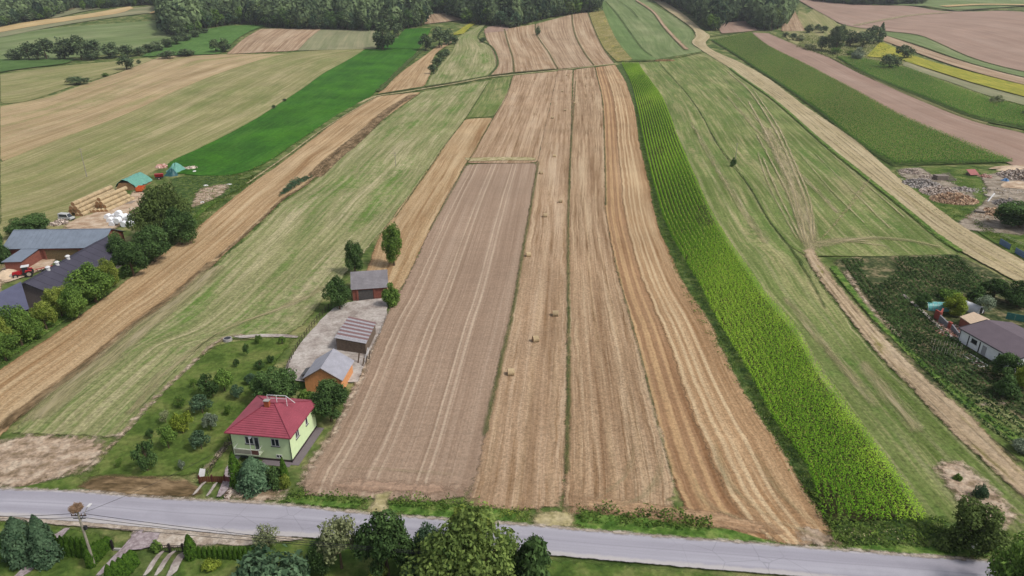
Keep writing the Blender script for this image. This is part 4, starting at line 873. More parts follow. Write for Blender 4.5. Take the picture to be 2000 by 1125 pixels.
# ---- woods: front row tree by tree, the mass behind as one
LOW = []
for i in range(6):
    rg = np.random.default_rng(300 + i); n = 130
    d = rg.normal(size=(n, 3)); d[:, 2] = np.abs(d[:, 2]) * 1.2 - .35; d /= np.linalg.norm(d, axis=1)[:, None]
    lob = rg.normal(size=(7, 3)); lob /= np.linalg.norm(lob, axis=1)[:, None]
    k = 1 + .28 * np.max(d @ lob.T, axis=1) - .2
    P = d * k[:, None] * rg.uniform(.82, 1.04, n)[:, None] * np.array([.5, .5, .52]); P[:, 2] += .55
    V = cards(P, d + rg.normal(0, .5, (n, 3)) + np.array([0, 0, .3]), .15 * rg.uniform(.7, 1.3, n), .65, rg, .1)
    LOW.append((V, rg.normal(0, .15, n)))
def wood(label, front, depth, hpx, wpx, spacing=8.5, dense=1.0, group=None, light=.5, seed=1, lean=0.0):
    rg = np.random.default_rng(seed)
    A, ln = smooth_line(W2(front), 200)
    n = int(ln / (spacing * .8)); idx = np.linspace(2, 197, n).astype(int)
    for j, i in enumerate(idx):
        p = A[i] + rg.normal(0, 1.5, 2); q = np.array([p[0], p[1], hgt(*p)])
        zf = proj(q)[2]; h = hpx * zf / F * rg.uniform(.55, 1.15); w = wpx * zf / F * rg.uniform(.65, 1.25)
        plant('forest_tree', 'tree', label, 'far%d' % (j % 3), q, h, w, (L_FOREST, L_FOREST, L_DARK, L_OLIVE, L_FOREST, L_BLUE, L_MID)[int(rg.integers(0, 7))], group)
    mid = A.mean(0); zf = proj((mid[0], mid[1], float(hgt(*mid))))[2]; h0 = hpx * zf / F; w0 = wpx * zf / F
    back = A / np.linalg.norm(A, axis=1)[:, None]
    N = int(ln * depth / (spacing ** 2) * dense)
    ii = rg.integers(0, 200, N); d = rg.uniform(4, depth, N)
    X = A[ii] + back[ii] * d[:, None] + rg.normal(0, 3, (N, 2)); Z = hgt(X[:, 0], X[:, 1])
    hs = h0 * rg.uniform(.62, 1.25, N); ws = w0 * rg.uniform(.8, 1.25, N); which = rg.integers(0, 6, N); ang = rg.uniform(0, 6.28, N); tn = rg.normal(0, .3, N)
    Vs = []; As = []
    for k in range(6):
        m = which == k
        if not m.any(): continue
        V, a = LOW[k]; c, s = np.cos(ang[m]), np.sin(ang[m])
        x = V[None, ..., 0] * c[:, None, None] - V[None, ..., 1] * s[:, None, None]; y = V[None, ..., 0] * s[:, None, None] + V[None, ..., 1] * c[:, None, None]
        VV = np.stack([x * ws[m][:, None, None] + X[m, 0][:, None, None], y * ws[m][:, None, None] + X[m, 1][:, None, None], V[None, ..., 2] * hs[m][:, None, None] + Z[m][:, None, None]], -1)
        Vs.append(VV.reshape(-1, 4, 3)); As.append(np.clip(light + tn[m][:, None] + a[None, :], 0, 1).ravel())
    v, f, a = quads(np.concatenate(Vs), np.concatenate(As))
    tag(link('forest', np_mesh('forest', v, f, attr=a), L_FOREST), label.replace('front tree', 'mass') + ' behind its edge', 'forest', None, 'stuff')
wood('dark front tree of the large wood above the green hump field', [(335, 56), (345, 72), (380, 62), (430, 50), (480, 47), (560, 56), (640, 58), (735, 60), (800, 55), (826, 50)], 330, 40, 26, group='front row of the large wood', seed=11)
wood('dark front tree of the wood above the slope strips', [(832, 26), (868, 27), (900, 38), (925, 46), (985, 53), (1002, 54), (1030, 46), (1060, 38), (1110, 29), (1168, 23)], 260, 36, 24, group='front row of the wood above the slope strips', seed=12, light=.45)
wood('dark front tree of the wood beside the sandy track', [(1290, 3), (1330, 18), (1365, 36), (1392, 60), (1402, 48), (1440, 42), (1465, 43), (1482, 58), (1512, 58), (1526, 42), (1528, 20)], 190, 36, 26, group='front row of the wood beside the sandy track', seed=13)
wood('dark front tree of the wood in the top left corner', [(-40, 58), (0, 53), (35, 45), (85, 38), (128, 22), (165, 10)], 300, 26, 20, group='front row of the top left wood', seed=14, light=.6)
wood('dark front tree of the narrow wood behind the far left fields', [(165, 20), (200, 17), (270, 11), (345, 8)], 200, 24, 18, group='front row of the narrow far wood', seed=15, light=.62)
wood('dark front tree of the wood over the pink soil field', [(1590, 2), (1640, 8), (1700, 11), (1800, 9)], 200, 20, 18, group='front row of the wood over the pink field', seed=16)

# ---- maize, weeds and tall grass as ground cover
def maize_mesh(name, P, h, nl, leaf, tint, rg, tassel=.3):
    """maize plants: arched blades round each stalk and a pale tassel on top"""
    n = len(P); Vs = []; As = []
    pt = np.clip(tint + rg.normal(0, .1, n), 0, 1); hh = h * rg.uniform(.85, 1.12, n)
    for k in range(nl):
        th = rg.uniform(0, 6.28, n); z = hh * (.35 + .6 * (k + rg.uniform(0, 1, n)) / nl); L = leaf * rg.uniform(.7, 1.2, n)
        d = np.stack([np.cos(th), np.sin(th), np.zeros(n)], -1); s = np.stack([-np.sin(th), np.cos(th), np.zeros(n)], -1) * (leaf * .17)
        o = np.stack([P[:, 0], P[:, 1], P[:, 2] + z], -1)
        up = rg.uniform(.1, .5, n)
        mid = o + d * (L * .55)[:, None] + np.array([0, 0, 1]) * (L * up)[:, None]
        end = o + d * L[:, None] + np.array([0, 0, 1]) * (L * (up - rg.uniform(.1, .5, n)))[:, None]
        Vs.append(np.stack([o, mid - s, end, mid + s], 1)); As.append(np.clip(pt * .7 + .12 + rg.normal(0, .08, n) + .1 * (k / nl), 0, .86))
    th = rg.uniform(0, 6.28, n); s = np.stack([np.cos(th), np.sin(th), np.zeros(n)], -1) * (leaf * .12)
    o = np.stack([P[:, 0], P[:, 1], P[:, 2] + hh * .95], -1); up = np.array([0, 0, 1]) * (hh * .2)[:, None]
    Vs.append(np.stack([o, o + up * .6 - s, o + up * 1.2, o + up * .6 + s], 1)); As.append(np.where(rg.uniform(0, 1, n) < tassel, 1.0, .7))
    v, f, a = quads(np.concatenate(Vs), np.concatenate(As))
    return np_mesh(name, v, f, attr=a)
def maize_leaf(name, dark, mid, light, tas, k=1.15):
    t = NT(name); a = t.n.new('ShaderNodeAttribute'); a.attribute_name = 'v'
    cr = t.n.new('ShaderNodeValToRGB'); t.l.new(a.outputs['Fac'], cr.inputs[0]); e = cr.color_ramp.elements
    e[0].position = .0; e[0].color = lin(dark, k); e[1].position = 1.0; e[1].color = lin(tas, k)
    for p, c in ((.45, mid), (.82, light), (.93, light)): q = cr.color_ramp.elements.new(p); q.color = lin(c, k)
    d = t.n.new('ShaderNodeBsdfDiffuse'); tr = t.n.new('ShaderNodeBsdfTranslucent'); mx = t.n.new('ShaderNodeMixShader')
    t.l.new(cr.outputs[0], d.inputs['Color']); t.l.new(cr.outputs[0], tr.inputs['Color']); mx.inputs[0].default_value = .3
    t.l.new(d.outputs[0], mx.inputs[1]); t.l.new(tr.outputs[0], mx.inputs[2]); t.l.new(mx.outputs[0], t.n['Material Output'].inputs['Surface']); t.n.remove(t.b)
    return t.m
L_MAIZE = maize_leaf('maize_leaf', (52, 88, 24), (98, 142, 38), (148, 180, 62), (186, 186, 100))
L_MAIZE_D = maize_leaf('ripe_maize_leaf', (54, 86, 38), (82, 116, 50), (108, 138, 64), (168, 152, 104))
def crop_rows(Lw, Rw, row, step, far=None):
    """stand points in rows that follow the strip's two sides"""
    ln = smooth_line(Lw, 2)[1]; n = int(ln / 2); A, _ = smooth_line(Lw, n); B, _ = smooth_line(Rw, n)
    wd = np.linalg.norm(B - A, axis=1).mean(); m = max(2, int(wd / row)); out = []
    for j in range(m):
        f = (j + .5) / m; C = A * (1 - f) + B * f; s = np.r_[0, np.cumsum(np.linalg.norm(np.diff(C, axis=0), axis=1))]
        q = np.arange(0, s[-1], step); q = q + rng.normal(0, step * .25, len(q))
        out.append(np.stack([np.interp(q, s, C[:, 0]) + rng.normal(0, row * .07, len(q)), np.interp(q, s, C[:, 1]) + rng.normal(0, row * .07, len(q))], -1))
    X = np.concatenate(out); return np.c_[X, hgt(X[:, 0], X[:, 1]) + .1]
P1 = crop_rows(CLW[:, :2] - np.array([.9, 0]), CRW, 1.2, .24)
def wave(P, a, b, s): return np.sin(P[:, 0] / a + s) * np.sin(P[:, 1] / b + s * 1.7) + .6 * np.sin(P[:, 0] / (a * .37) - P[:, 1] / (b * .45) + s)
tint = np.clip(.36 + .28 * wave(P1, 13, 34, .7), .05, .95)
AL, _ = smooth_line(CRW, 400); edge_d = np.min(np.linalg.norm(P1[::1, None, :2] - AL[None, ::8, :2], axis=2), axis=1)
tint = np.clip(tint + np.where(P1[:, 1] < 150, .45, .12) * np.clip(1 - edge_d / 6, 0, 1), 0, 1)
gap = rng.uniform(0, 1, len(P1)) < .97 - .4 * (wave(P1, 7, 15, 2.2) > 1.05)
P1 = P1[gap]; tint = tint[gap]
tag(link('maize_crop', maize_mesh('maize_crop', P1, 2.1 * (1 + .1 * wave(P1, 9, 21, 3.3)), 6, .4, tint, rng, .22), L_MAIZE), 'bright green maize standing in long rows beside the orange stubble', 'maize', None, 'stuff')
c2l = W2([(1745, 324), (1672, 279), (1582, 207), (1502, 152), (1442, 112), (1392, 81)]); c2r = at([1980, 1878, 1758, 1648, 1573, 1498, 1466], [312, 272, 222, 163, 124, 87, 62], 2.0)
P2 = crop_rows(c2l, c2r, 1.1, .95)
tag(link('maize_crop', maize_mesh('maize_crop', P2, 2.3, 4, .85, np.clip(.35 + .15 * wave(P2, 25, 40, .3), 0, 1), rng, .75), L_MAIZE_D), 'dull green tasselled maize on the broad field beside the sandy track', 'maize', None, 'stuff')
c3l = W2([(2120, 288), (2000, 253), (1900, 230), (1800, 191), (1700, 150), (1636, 114)]); c3r = at([2120, 2000, 1920, 1850, 1770, 1672], [232, 206, 185, 161, 131, 110], 2.0)
P3 = crop_rows(c3l, c3r, 1.2, 1.1)
tag(link('maize_crop', maize_mesh('maize_crop', P3, 2.3, 4, .95, np.clip(.5 + .2 * wave(P3, 25, 40, 1.3), 0, 1), rng, .4), L_MAIZE_D), 'narrow maize strip beside the pink soil strip', 'maize', None, 'stuff')

def weeds(label, Lpx, Rpx, per_m2, h, leaf, mat, seed, name='tall_grass', clump=.5, cat='grass'):
    rg = np.random.default_rng(seed); n0 = 160
    A, la = smooth_line(W2(Lpx), n0); B, _ = smooth_line(W2(Rpx), n0); area = la * np.linalg.norm(B - A, axis=1).mean(); n = int(area * per_m2)
    t = rg.uniform(0, 1, n) * (n0 - 1); i = np.minimum(t.astype(int), n0 - 2); fr = (t - i)[:, None]; f = rg.uniform(-.06, 1.06, n)[:, None]
    X = (A[i] * (1 - fr) + A[i + 1] * fr) * (1 - f) + (B[i] * (1 - fr) + B[i + 1] * fr) * f
    X += rg.normal(0, .25, X.shape)
    cl = np.clip(.5 + clump * (np.sin(X[:, 0] * 1.1 + seed) * np.sin(X[:, 1] * 1.3 + seed) + .5 * np.sin(X[:, 0] * .33) * np.sin(X[:, 1] * .27 + 1)), .12, 1.2)
    z = hgt(X[:, 0], X[:, 1]) + .1 + h * cl * rg.uniform(0, 1, n)
    P = np.c_[X, z]; V = cards(P, rg.normal(0, .6, (n, 3)) + np.array([0, 0, .8]), leaf * rg.uniform(.6, 1.3, n), .5, rg, .2)
    v, f_, a = quads(V, np.clip(.45 + rg.normal(0, .2, n) + .3 * (cl - .5), 0, 1))
    tag(link(name, np_mesh(name, v, f_, attr=a), mat), label, cat, None, 'stuff')
L_WEED = leaf_mat('weed_leaf', (46, 66, 30), (108, 128, 60), 1.1)
L_DRYWEED = leaf_mat('dry_weed', (92, 86, 52), (186, 176, 140), 1.1)
L_FRESH = leaf_mat('fresh_grass', (66, 98, 34), (136, 162, 78), 1.1)
vl = [(1640, 1062), (1585, 985), (1530, 890), (1480, 815), (1400, 685), (1345, 590), (1300, 480), (1268, 370), (1240, 215)]; vr = [(1612, 1018), (1582, 918), (1529, 843), (1464, 724), (1402, 624), (1352, 531), (1309, 451), (1268, 310), (1243, 207)]
weeds('rank dark grass along the foot of the bright maize', vl, vr, 6, .7, .17, L_WEED, 1)
weeds('pale seeding grass between the orange stubble and the maize', [(1625, 1050), (1565, 955), (1512, 862), (1440, 748), (1378, 625)], [(1620, 1040), (1572, 952), (1519, 862), (1447, 748), (1384, 625)], 4, .6, .13, L_DRYWEED, 2)
weeds('dark nettles on the bank below the ploughed field', [(562, 984), (600, 978), (722, 990)], [(562, 966), (600, 966), (722, 974)], 30, 1.5, .2, L_WEED, 3, 'weeds', cat='weeds')
weeds('dark nettles on the bank below the corner of the soil field', [(762, 990), (850, 1000), (918, 1008)], [(764, 973), (850, 980), (918, 986)], 30, 1.5, .2, L_WEED, 4, 'weeds', cat='weeds')
weeds('mixed weeds below the straw strip along the road', [(918, 1009), (990, 1014), (1030, 1018)], [(918, 988), (990, 993), (1040, 998)], 24, .9, .18, L_YEL, 5, 'weeds', cat='weeds')
weeds('thick dark weeds on the bank below the brown stubble', [(1130, 1020), (1250, 1030), (1390, 1038)], [(1132, 992), (1250, 998), (1388, 1018)], 30, 1.6, .22, L_WEED, 6, 'weeds', cat='weeds')
weeds('tangled weeds between the maize end and the road', [(1625, 1062), (1720, 1068), (1850, 1076)], [(1612, 1022), (1700, 1020), (1850, 1015)], 22, 1.5, .22, L_WEED, 7, 'weeds', cat='weeds')
weeds('dry stalks between the maize end and the road', [(1650, 1058), (1720, 1062), (1830, 1066)], [(1650, 1035), (1720, 1035), (1830, 1035)], 4, 1.2, .16, L_DRYWEED, 8, 'weeds', cat='weeds')
weeds('fresh green grass on the verge below the ploughed field', [(548, 990), (640, 998), (728, 1007)], [(560, 974), (640, 980), (726, 990)], 8, .25, .12, L_FRESH, 9)
weeds('fresh green grass on the verge below the soil field corner', [(752, 1008), (880, 1018), (1030, 1029)], [(760, 992), (880, 1003), (1030, 1015)], 8, .25, .12, L_FRESH, 10)
weeds('fresh green grass on the verge below the brown stubble', [(1120, 1036), (1300, 1051), (1580, 1073)], [(1130, 1022), (1300, 1036), (1560, 1060)], 8, .25, .12, L_FRESH, 11)
weeds('fresh green grass on the verge beside the white sign boards', [(1640, 1078), (1800, 1090), (1945, 1099)], [(1650, 1066), (1800, 1076), (1945, 1082)], 8, .3, .12, L_FRESH, 12)
weeds('rank growth along the field side of the farm trees', [(0, 715), (100, 645), (225, 556), (310, 492), (400, 418), (480, 362)], [(0, 690), (100, 618), (215, 530), (300, 470), (380, 410), (470, 345)], 3, .8, .2, L_WEED, 13)
weeds('weedy growth round the bare heap beside the farm', [(375, 470), (400, 425), (450, 385), (500, 350)], [(345, 352), (390, 348), (440, 346), (490, 340)], 2.2, .9, .22, L_WEED, 14, 'weeds', cat='weeds')
weeds('dark island of reeds in the tan strip', [(545, 385), (575, 368), (610, 346)], [(555, 375), (575, 356), (602, 350)], 22, 1.7, .26, L_BLUE, 15, 'reeds', cat='reeds')
PA = crop_rows(W2([(1985, 885), (1880, 800), (1770, 690), (1706, 606)]), W2([(2080, 800), (1935, 712), (1862, 662), (1776, 586)]), 1.35, .3)
PB = crop_rows(W2([(1706, 604), (1640, 510)]), W2([(1930, 562), (1870, 502)]), 1.35, .3)
PG = np.concatenate([PA, PB]); pw = wave(PG, 9, 12, .4); PG = PG[(pw > -1.05) & (rng.uniform(0, 1, len(PG)) < .9)]
def row_plants(name, label, P, h, leaf, n, mat, seed):
    rg = np.random.default_rng(seed); Q = np.repeat(P, n, 0); Q = Q + rg.normal(0, 1, Q.shape) * np.array([.17, .17, 0]); Q[:, 2] += h * rg.uniform(.1, 1, len(Q)) * np.repeat(rg.uniform(.6, 1.2, len(P)), n)
    V = cards(Q, rg.normal(0, .6, Q.shape) + np.array([0, 0, .8]), leaf * rg.uniform(.6, 1.3, len(Q)), .55, rg, .2)
    v, f_, a_ = quads(V, np.clip(np.repeat(.45 + .3 * np.sin(P[:, 0] * .4) * np.sin(P[:, 1] * .3), n) + rg.normal(0, .18, len(Q)), 0, 1)); tag(link(name, np_mesh(name, v, f_, attr=a_), mat), label, 'vegetables', None, 'stuff')
row_plants('vegetables', 'dark leafy vegetables in rows in the garden beside the lane', PG, .75, .23, 6, L_DARK, 16)
weeds('bright bean rows in the garden below the white house', [(1900, 735), (1850, 725), (1820, 700)], [(1930, 725), (1880, 705), (1850, 690)], 8, .6, .18, L_BLUE, 17, 'vegetables', .6, 'vegetables')
weeds('dark vegetables at the far side of the garden', [(1775, 580), (1830, 575), (1870, 520)], [(1850, 600), (1960, 560), (1930, 540)], 7, .7, .22, L_DARK, 18, 'vegetables', .6, 'vegetables')
weeds('rough scrub growth below the field clump', [(1555, 92), (1620, 112), (1690, 145)], [(1570, 70), (1660, 80), (1740, 95)], .8, 1.6, .5, L_WEED, 19, 'weeds', cat='weeds')
weeds('grass growing in the wood yard', [(1760, 340), (1800, 395), (1850, 430)], [(1890, 330), (1900, 380), (1910, 420)], 3, .5, .2, L_WEED, 20)
weeds('weeds along the ditch on the wood yard side of the sandy track', [(1900, 440), (1960, 480), (2030, 520)], [(1905, 430), (1965, 466), (2035, 505)], 8, .8, .2, L_WEED, 21, 'weeds', cat='weeds')
for k, (l, r) in enumerate((([(946, 862), (980, 706), (1004, 600), (1023, 485), (1052, 318)], [(950, 862), (984, 706), (1008, 600), (1026, 485), (1054, 318)]),
                            ([(1106, 960), (1109, 760), (1109, 520), (1115, 281)], [(1110, 960), (1113, 760), (1112, 520), (1118, 281)]),
                            ([(1318, 950), (1287, 843), (1250, 692), (1214, 562)], [(1314, 950), (1284, 843), (1248, 692), (1212, 562)]))):
    weeds(('green balk of grass left of the straw bales', 'green balk of grass right of the straw bales', 'weedy balk between brown and orange stubble')[k], l, r, 2.2, .28, .13, L_WEED, 30 + k)
weeds('rank grass verge beside the bright green field', [(465, 352), (590, 281), (733, 188), (825, 98)], [(475, 345), (580, 276), (728, 186), (820, 96)], .7, .8, .3, L_WEED, 40)

# ---------------------------------------------------------------- buildings
def V3(*a): return Vector([float(c) for c in a])
def courses(mb, b0, b1, t1, t0, n, lap=.085, th=.06):
    """roof slope laid in overlapping courses from eave (b) to ridge (t)"""
    b0, b1, t0, t1 = V3(*b0), V3(*b1), V3(*t0), V3(*t1)
    nr = (b1 - b0).cross(t0 - b0 if (t0 - b0).length > .01 else t1 - b0).normalized()
    if nr.z < 0: nr = -nr
    for i in range(n):
        f, g = i / n, min(1.0, (i + 1.12) / n)
        A, B = b0.lerp(t0, f) + nr * lap, b1.lerp(t1, f) + nr * lap; C, D = b1.lerp(t1, g) + nr * .006, b0.lerp(t0, g) + nr * .006
        q = [A, B, C, D]
        if (B - A).cross(D - A if (D - A).length > .01 else C - A).z < 0: q = [A, D, C, B]
        mb.hexa([p - nr * th for p in q], q)
G_WHITE = plain('white_frame', (236, 236, 236), .5, .05)
G_GLASS = plain('window_glass', (52, 58, 68), .12, .1, spec=.6)
G_DARK = plain('dark_metal', (54, 54, 60), .5, .15)
G_SILL = plain('dark_sill', (88, 82, 84), .6, .1)
def window(parent, o, ux, n, w, h, parts=2, sill=True, frame=G_WHITE):
    """window set 4 cm proud of a wall: frame with mullions, pane and sill; o = lower corner"""
    o, ux, n = V3(*o), V3(*ux).normalized(), V3(*n).normalized(); up = V3(0, 0, 1); fw = .09
    def bx(mb, a, b, c, d, z0, z1):
        p = [o + ux * x + up * z for x, z in ((a, c), (b, c), (b, d), (a, d))]
        mb.hexa([q + n * z0 for q in p], [q + n * z1 for q in p])
    f = MB(); bx(f, 0, w, 0, fw, .004, .07); bx(f, 0, w, h - fw, h, .004, .07)
    for k in range(parts + 1):
        x = (w - fw) * k / parts; bx(f, x, x + fw, fw, h - fw, .004, .065)
    fo = f.obj('window', frame, parent)
    g = MB(); bx(g, fw * .8, w - fw * .8, fw * .8, h - fw * .8, .006, .03); g.obj('pane', G_GLASS, fo)
    if sill:
        s = MB(); bx(s, -.08, w + .08, -.09, -.01, .004, .16); s.obj('sill', G_SILL, fo)
    return fo
def tile_mat(name, c, var=.12, k=None, rough=.6):
    t = NT(name); p = t.obj(); n = t.noise(p, .6, 4); n2 = t.noise(p, 5, 4, .7)
    t.out(t.gain(t.gain(lin(c, k), t.rngm(n, .3, .7, 1 - var, 1 + var)), t.rngm(n2, .3, .7, 1 - var, 1 + var)))
    t.b.inputs['Roughness'].default_value = rough; return t.m
G_RED = tile_mat('crimson_roof', (168, 84, 98), .12, k=.6, rough=.5)
G_REDRIDGE = plain('crimson_ridge', (138, 54, 70), .5, .1)
G_GREEN = plain('pale_green_render', (212, 231, 182), .9, .05, 1.2, k=.8)
G_PLINTH = plain('dark_plinth', (76, 66, 64), .9, .2)
G_BRICKO = plain('orange_block', (222, 156, 104), .9, .14, 2.5, k=.7)
G_SLATE = tile_mat('grey_slate', (172, 172, 182), .12)
G_BRICK = plain('old_brick', (150, 92, 78), .9, .22, 2.0)
G_WOOD = plain('weathered_boards', (122, 106, 92), .9, .25, 3.0)
G_STEEL = tile_mat('blue_grey_sheet', (134, 145, 160), .1, rough=.45)
G_BLACKR = tile_mat('dark_roofing', (78, 76, 90), .1, rough=.7)
G_GREYR = tile_mat('slate_blue_roofing', (98, 100, 124), .08, rough=.7)
G_WALLW = plain('white_render', (228, 228, 230), .9, .06, 1.5, k=.95)
G_TAUPE = tile_mat('taupe_roofing', (112, 100, 108), .08, rough=.75)
G_CONC = plain('grey_concrete', (176, 172, 168), .9, .12, 2.0)

# green house: two floors, crimson hipped roof
h0 = at2(458.5, 890, .25); rzh = math.radians(-8.2)
house = tag(empty('house', (h0[0], h0[1], 0.0), rzh), 'pale green two-storey house with crimson hipped roof and balcony', 'house')
HW, HD, HE = 9.25, 9.1, 4.85
mb = MB(); mb.box(0, HW, 0, HD, .42, HE); mb.obj('wall', G_GREEN, house)
mb = MB(); mb.box(-.03, HW + .03, -.03, HD + .03, -.3, .42); mb.obj('plinth', G_PLINTH, house)
ov = .58; ez = HE - .06; az = 7.15; a0, a1 = (HW / 2 - .55, HD / 2, az), (HW / 2 + .55, HD / 2, az)
c = [(-ov, -ov, ez), (HW + ov, -ov, ez), (HW + ov, HD + ov, ez), (-ov, HD + ov, ez)]
mb = MB(); courses(mb, c[0], c[1], a1, a0, 15); courses(mb, c[1], c[2], a1, a1, 15); courses(mb, c[2], c[3], a0, a1, 15); courses(mb, c[3], c[0], a0, a0, 15)
roof = mb.obj('roof', G_RED, house)
mb = MB()
for p, q in ((c[0], a0), (c[1], a1), (c[2], a1), (c[3], a0), (a0, a1)): mb.tube(V3(*p) + V3(0, 0, .05), V3(*q) + V3(0, 0, .07), .085, None, 6)
mb.obj('ridge_cap', G_REDRIDGE, roof)
mb = MB(); mb.box(-ov + .1, HW + ov - .1, -ov + .1, HD + ov - .1, ez - .14, ez - .03); mb.obj('soffit', plain('soffit', (120, 60, 64), .8, .1), house)
mb = MB()
for p, q in ((c[0], c[1]), (c[1], c[2]), (c[2], c[3]), (c[3], c[0])): mb.tube(V3(*p) + V3(0, 0, -.05), V3(*q) + V3(0, 0, -.05), .075, None, 6)
gut = mb.obj('gutter', G_REDRIDGE, house)
for x in (-.06, HW + .06):
    mb = MB(); mb.tube((x, -.06, .1), (x, -.06, ez - .2), .055, None, 6); mb.tube((x, -.06, ez - .2), (x * 1.03, -ov, ez - .06), .055, None, 6); mb.obj('downpipe', G_DARK, house)
mb = MB(); mb.box(HW / 2 - .75, HW / 2 + .05, HD / 2 - .75, HD / 2 - .2, az - .9, az + .75); ch = mb.obj('chimney', plain('chimney_brick', (178, 96, 62), .9, .25, 5), roof)
mb = MB(); mb.box(HW / 2 - .82, HW / 2 + .12, HD / 2 - .82, HD / 2 - .13, az + .75, az + .84); mb.obj('chimney_cap', G_CONC, roof)
mb = MB()                                            # white tubular frame on the rear slope
z1 = az + 1.15
for x in (3.9, 5.4, 6.9):
    y = HD / 2 + .35 + .12 * abs(x - 4.6); mb.tube((x, y, az - .7), (x, y, z1), .05, None, 6)
mb.tube((3.9, HD / 2 + .45, z1), (6.9, HD / 2 + .6, z1), .05, None, 6); mb.tube((6.9, HD / 2 + .6, z1), (8.1, HD / 2 + .9, az - .2), .05, None, 6); mb.tube((3.9, HD / 2 + .45, z1 - .55), (6.9, HD / 2 + .6, z1 - .55), .04, None, 6)
mb.obj('roof_rail', G_WHITE, roof)
mb = MB(); mb.tube((4.5, 4.6, az), (4.5, 4.6, az + 1.5), .03); mb.bar((4.1, 4.6, az + 1.35), (4.9, 4.6, az + 1.35), .03, .03); mb.bar((4.2, 4.6, az + 1.1), (4.8, 4.6, az + 1.1), .03, .03); mb.obj('aerial', G_DARK, roof)
window(house, (2.2, 0, 2.75), (1, 0, 0), (0, -1, 0), 1.35, 1.35, 2)
dr = window(house, (3.62, 0, 1.78), (1, 0, 0), (0, -1, 0), .8, 2.32, 1, False); dr.name = 'balcony_door'
window(house, (6.35, 0, 2.75), (1, 0, 0), (0, -1, 0), 1.3, 1.35, 2)
window(house, (6.85, 0, .62), (1, 0, 0), (0, -1, 0), .9, .62, 2, False)
window(house, (2.4, 0, .95), (1, 0, 0), (0, -1, 0), 1.1, .55, 3, False)
window(house, (HW, 2.0, 2.75), (0, 1, 0), (1, 0, 0), 1.15, 1.35, 2); window(house, (HW, 5.6, 2.75), (0, 1, 0), (1, 0, 0), .7, 1.35, 1)
window(house, (0, 6.2, 2.75), (0, -1, 0), (-1, 0, 0), 1.2, 1.35, 2)
bal = MB(); bal.box(.9, 4.85, -1.25, -.004, 1.55, 1.72); bo = bal.obj('balcony', plain('balcony_slab', (196, 206, 178), .9, .1), house)
mb = MB(); mb.box(.95, 3.5, -1.22, -1.17, 1.76, 2.5); mb.obj('balustrade', plain('frosted_panel', (168, 166, 150), .5, .1), bo)
mb = MB(); mb.box(3.5, 4.8, -1.21, -1.16, 1.76, 2.5); mb.obj('balustrade', plain('brown_panel', (120, 84, 76), .7, .15), bo)
mb = MB()
for x in (.93, 3.5, 4.82): mb.tube((x, -1.19, 1.72), (x, -1.19, 2.65), .035, None, 6)
for y0, y1, x0, x1 in ((-1.19, -1.19, .93, 4.82), (-1.19, -.02, .93, .93), (-1.19, -.02, 4.82, 4.82)): mb.tube((x0, y0, 2.65), (x1, y1, 2.65), .03, None, 6)
mb.tube((3.62, -1.19, 1.7), (3.62, -1.19, 4.7), .04, None, 6); mb.obj('railing', G_WHITE, bo)
mb = MB(); mb.box(1.0, 2.1, -.03, .002, .0, .9); mb.obj('garage_door', plain('grey_door', (110, 122, 116), .6, .1), house)
mb = MB(); mb.tube((3.3, -.35, 4.35), (3.3, -.42, 4.38), .3, .33, 14); mb.tube((3.3, -.02, 4.3), (3.3, -.36, 4.36), .025, None, 5); mb.obj('satellite_dish', G_WHITE, house)
mb = MB(); mb.box(HW + .03, HW + 1.25, -.6, HD, -.3, .06); mb.box(4.6, HW + .03, -1.15, -.03, -.3, .058); mb.obj('paving', plain('grey_paving', (128, 118, 122), .9, .12, 4), house)
mb = MB(); mb.box(-.06, 1.0, -1.1, -.02, -.3, .3); mb.box(-.06, 1.0, -1.5, -1.1, -.3, .15); mb.obj('doorstep', G_CONC, house)

# orange barn with slate roof
FRb, BRb = at1(669, 767), at1(690, 730); ey = V3(*(BRb - FRb)); ey.z = 0; BL_ = ey.length; ey.normalize(); ex = V3(-ey.y, ey.x, 0)
rzb = math.atan2(-ey.x, ey.y)
barn = tag(empty('barn', V3(FRb[0], FRb[1], 0), rzb), 'orange block barn with pale slate gable roof behind the green house', 'barn')
BW, BE, BR_ = 6.6, 2.7, 4.9      # local x to the left is negative
mb = MB(); mb.box(-BW, 0, 0, BL_, -.3, BE)
mb.poly([(-BW, 0, BE), (0, 0, BE), (-BW / 2, 0, BR_)]).poly([(0, BL_, BE), (-BW, BL_, BE), (-BW / 2, BL_, BR_)]); mb.obj('wall', G_BRICKO, barn)
mb = MB(); e0, e1 = -.35, BL_ + .35
courses(mb, (.35, e0, BE - .12), (.35, e1, BE - .12), (-BW / 2, e1, BR_ + .05), (-BW / 2, e0, BR_ + .05), 16, .04); courses(mb, (-BW - .35, e1, BE - .12), (-BW - .35, e0, BE - .12), (-BW / 2, e0, BR_ + .05), (-BW / 2, e1, BR_ + .05), 16, .04)
br = mb.obj('roof', G_SLATE, barn); mb = MB(); mb.tube((-BW / 2, e0, BR_ + .09), (-BW / 2, e1, BR_ + .09), .09, None, 6); mb.obj('ridge_cap', G_SLATE, br)
mb = MB(); mb.bar((-BW - .35, e0, BE - .15), (-BW / 2, e0, BR_), .08, .18); mb.bar((.35, e0, BE - .15), (-BW / 2, e0, BR_), .08, .18); mb.obj('bargeboard', G_WOOD, barn)
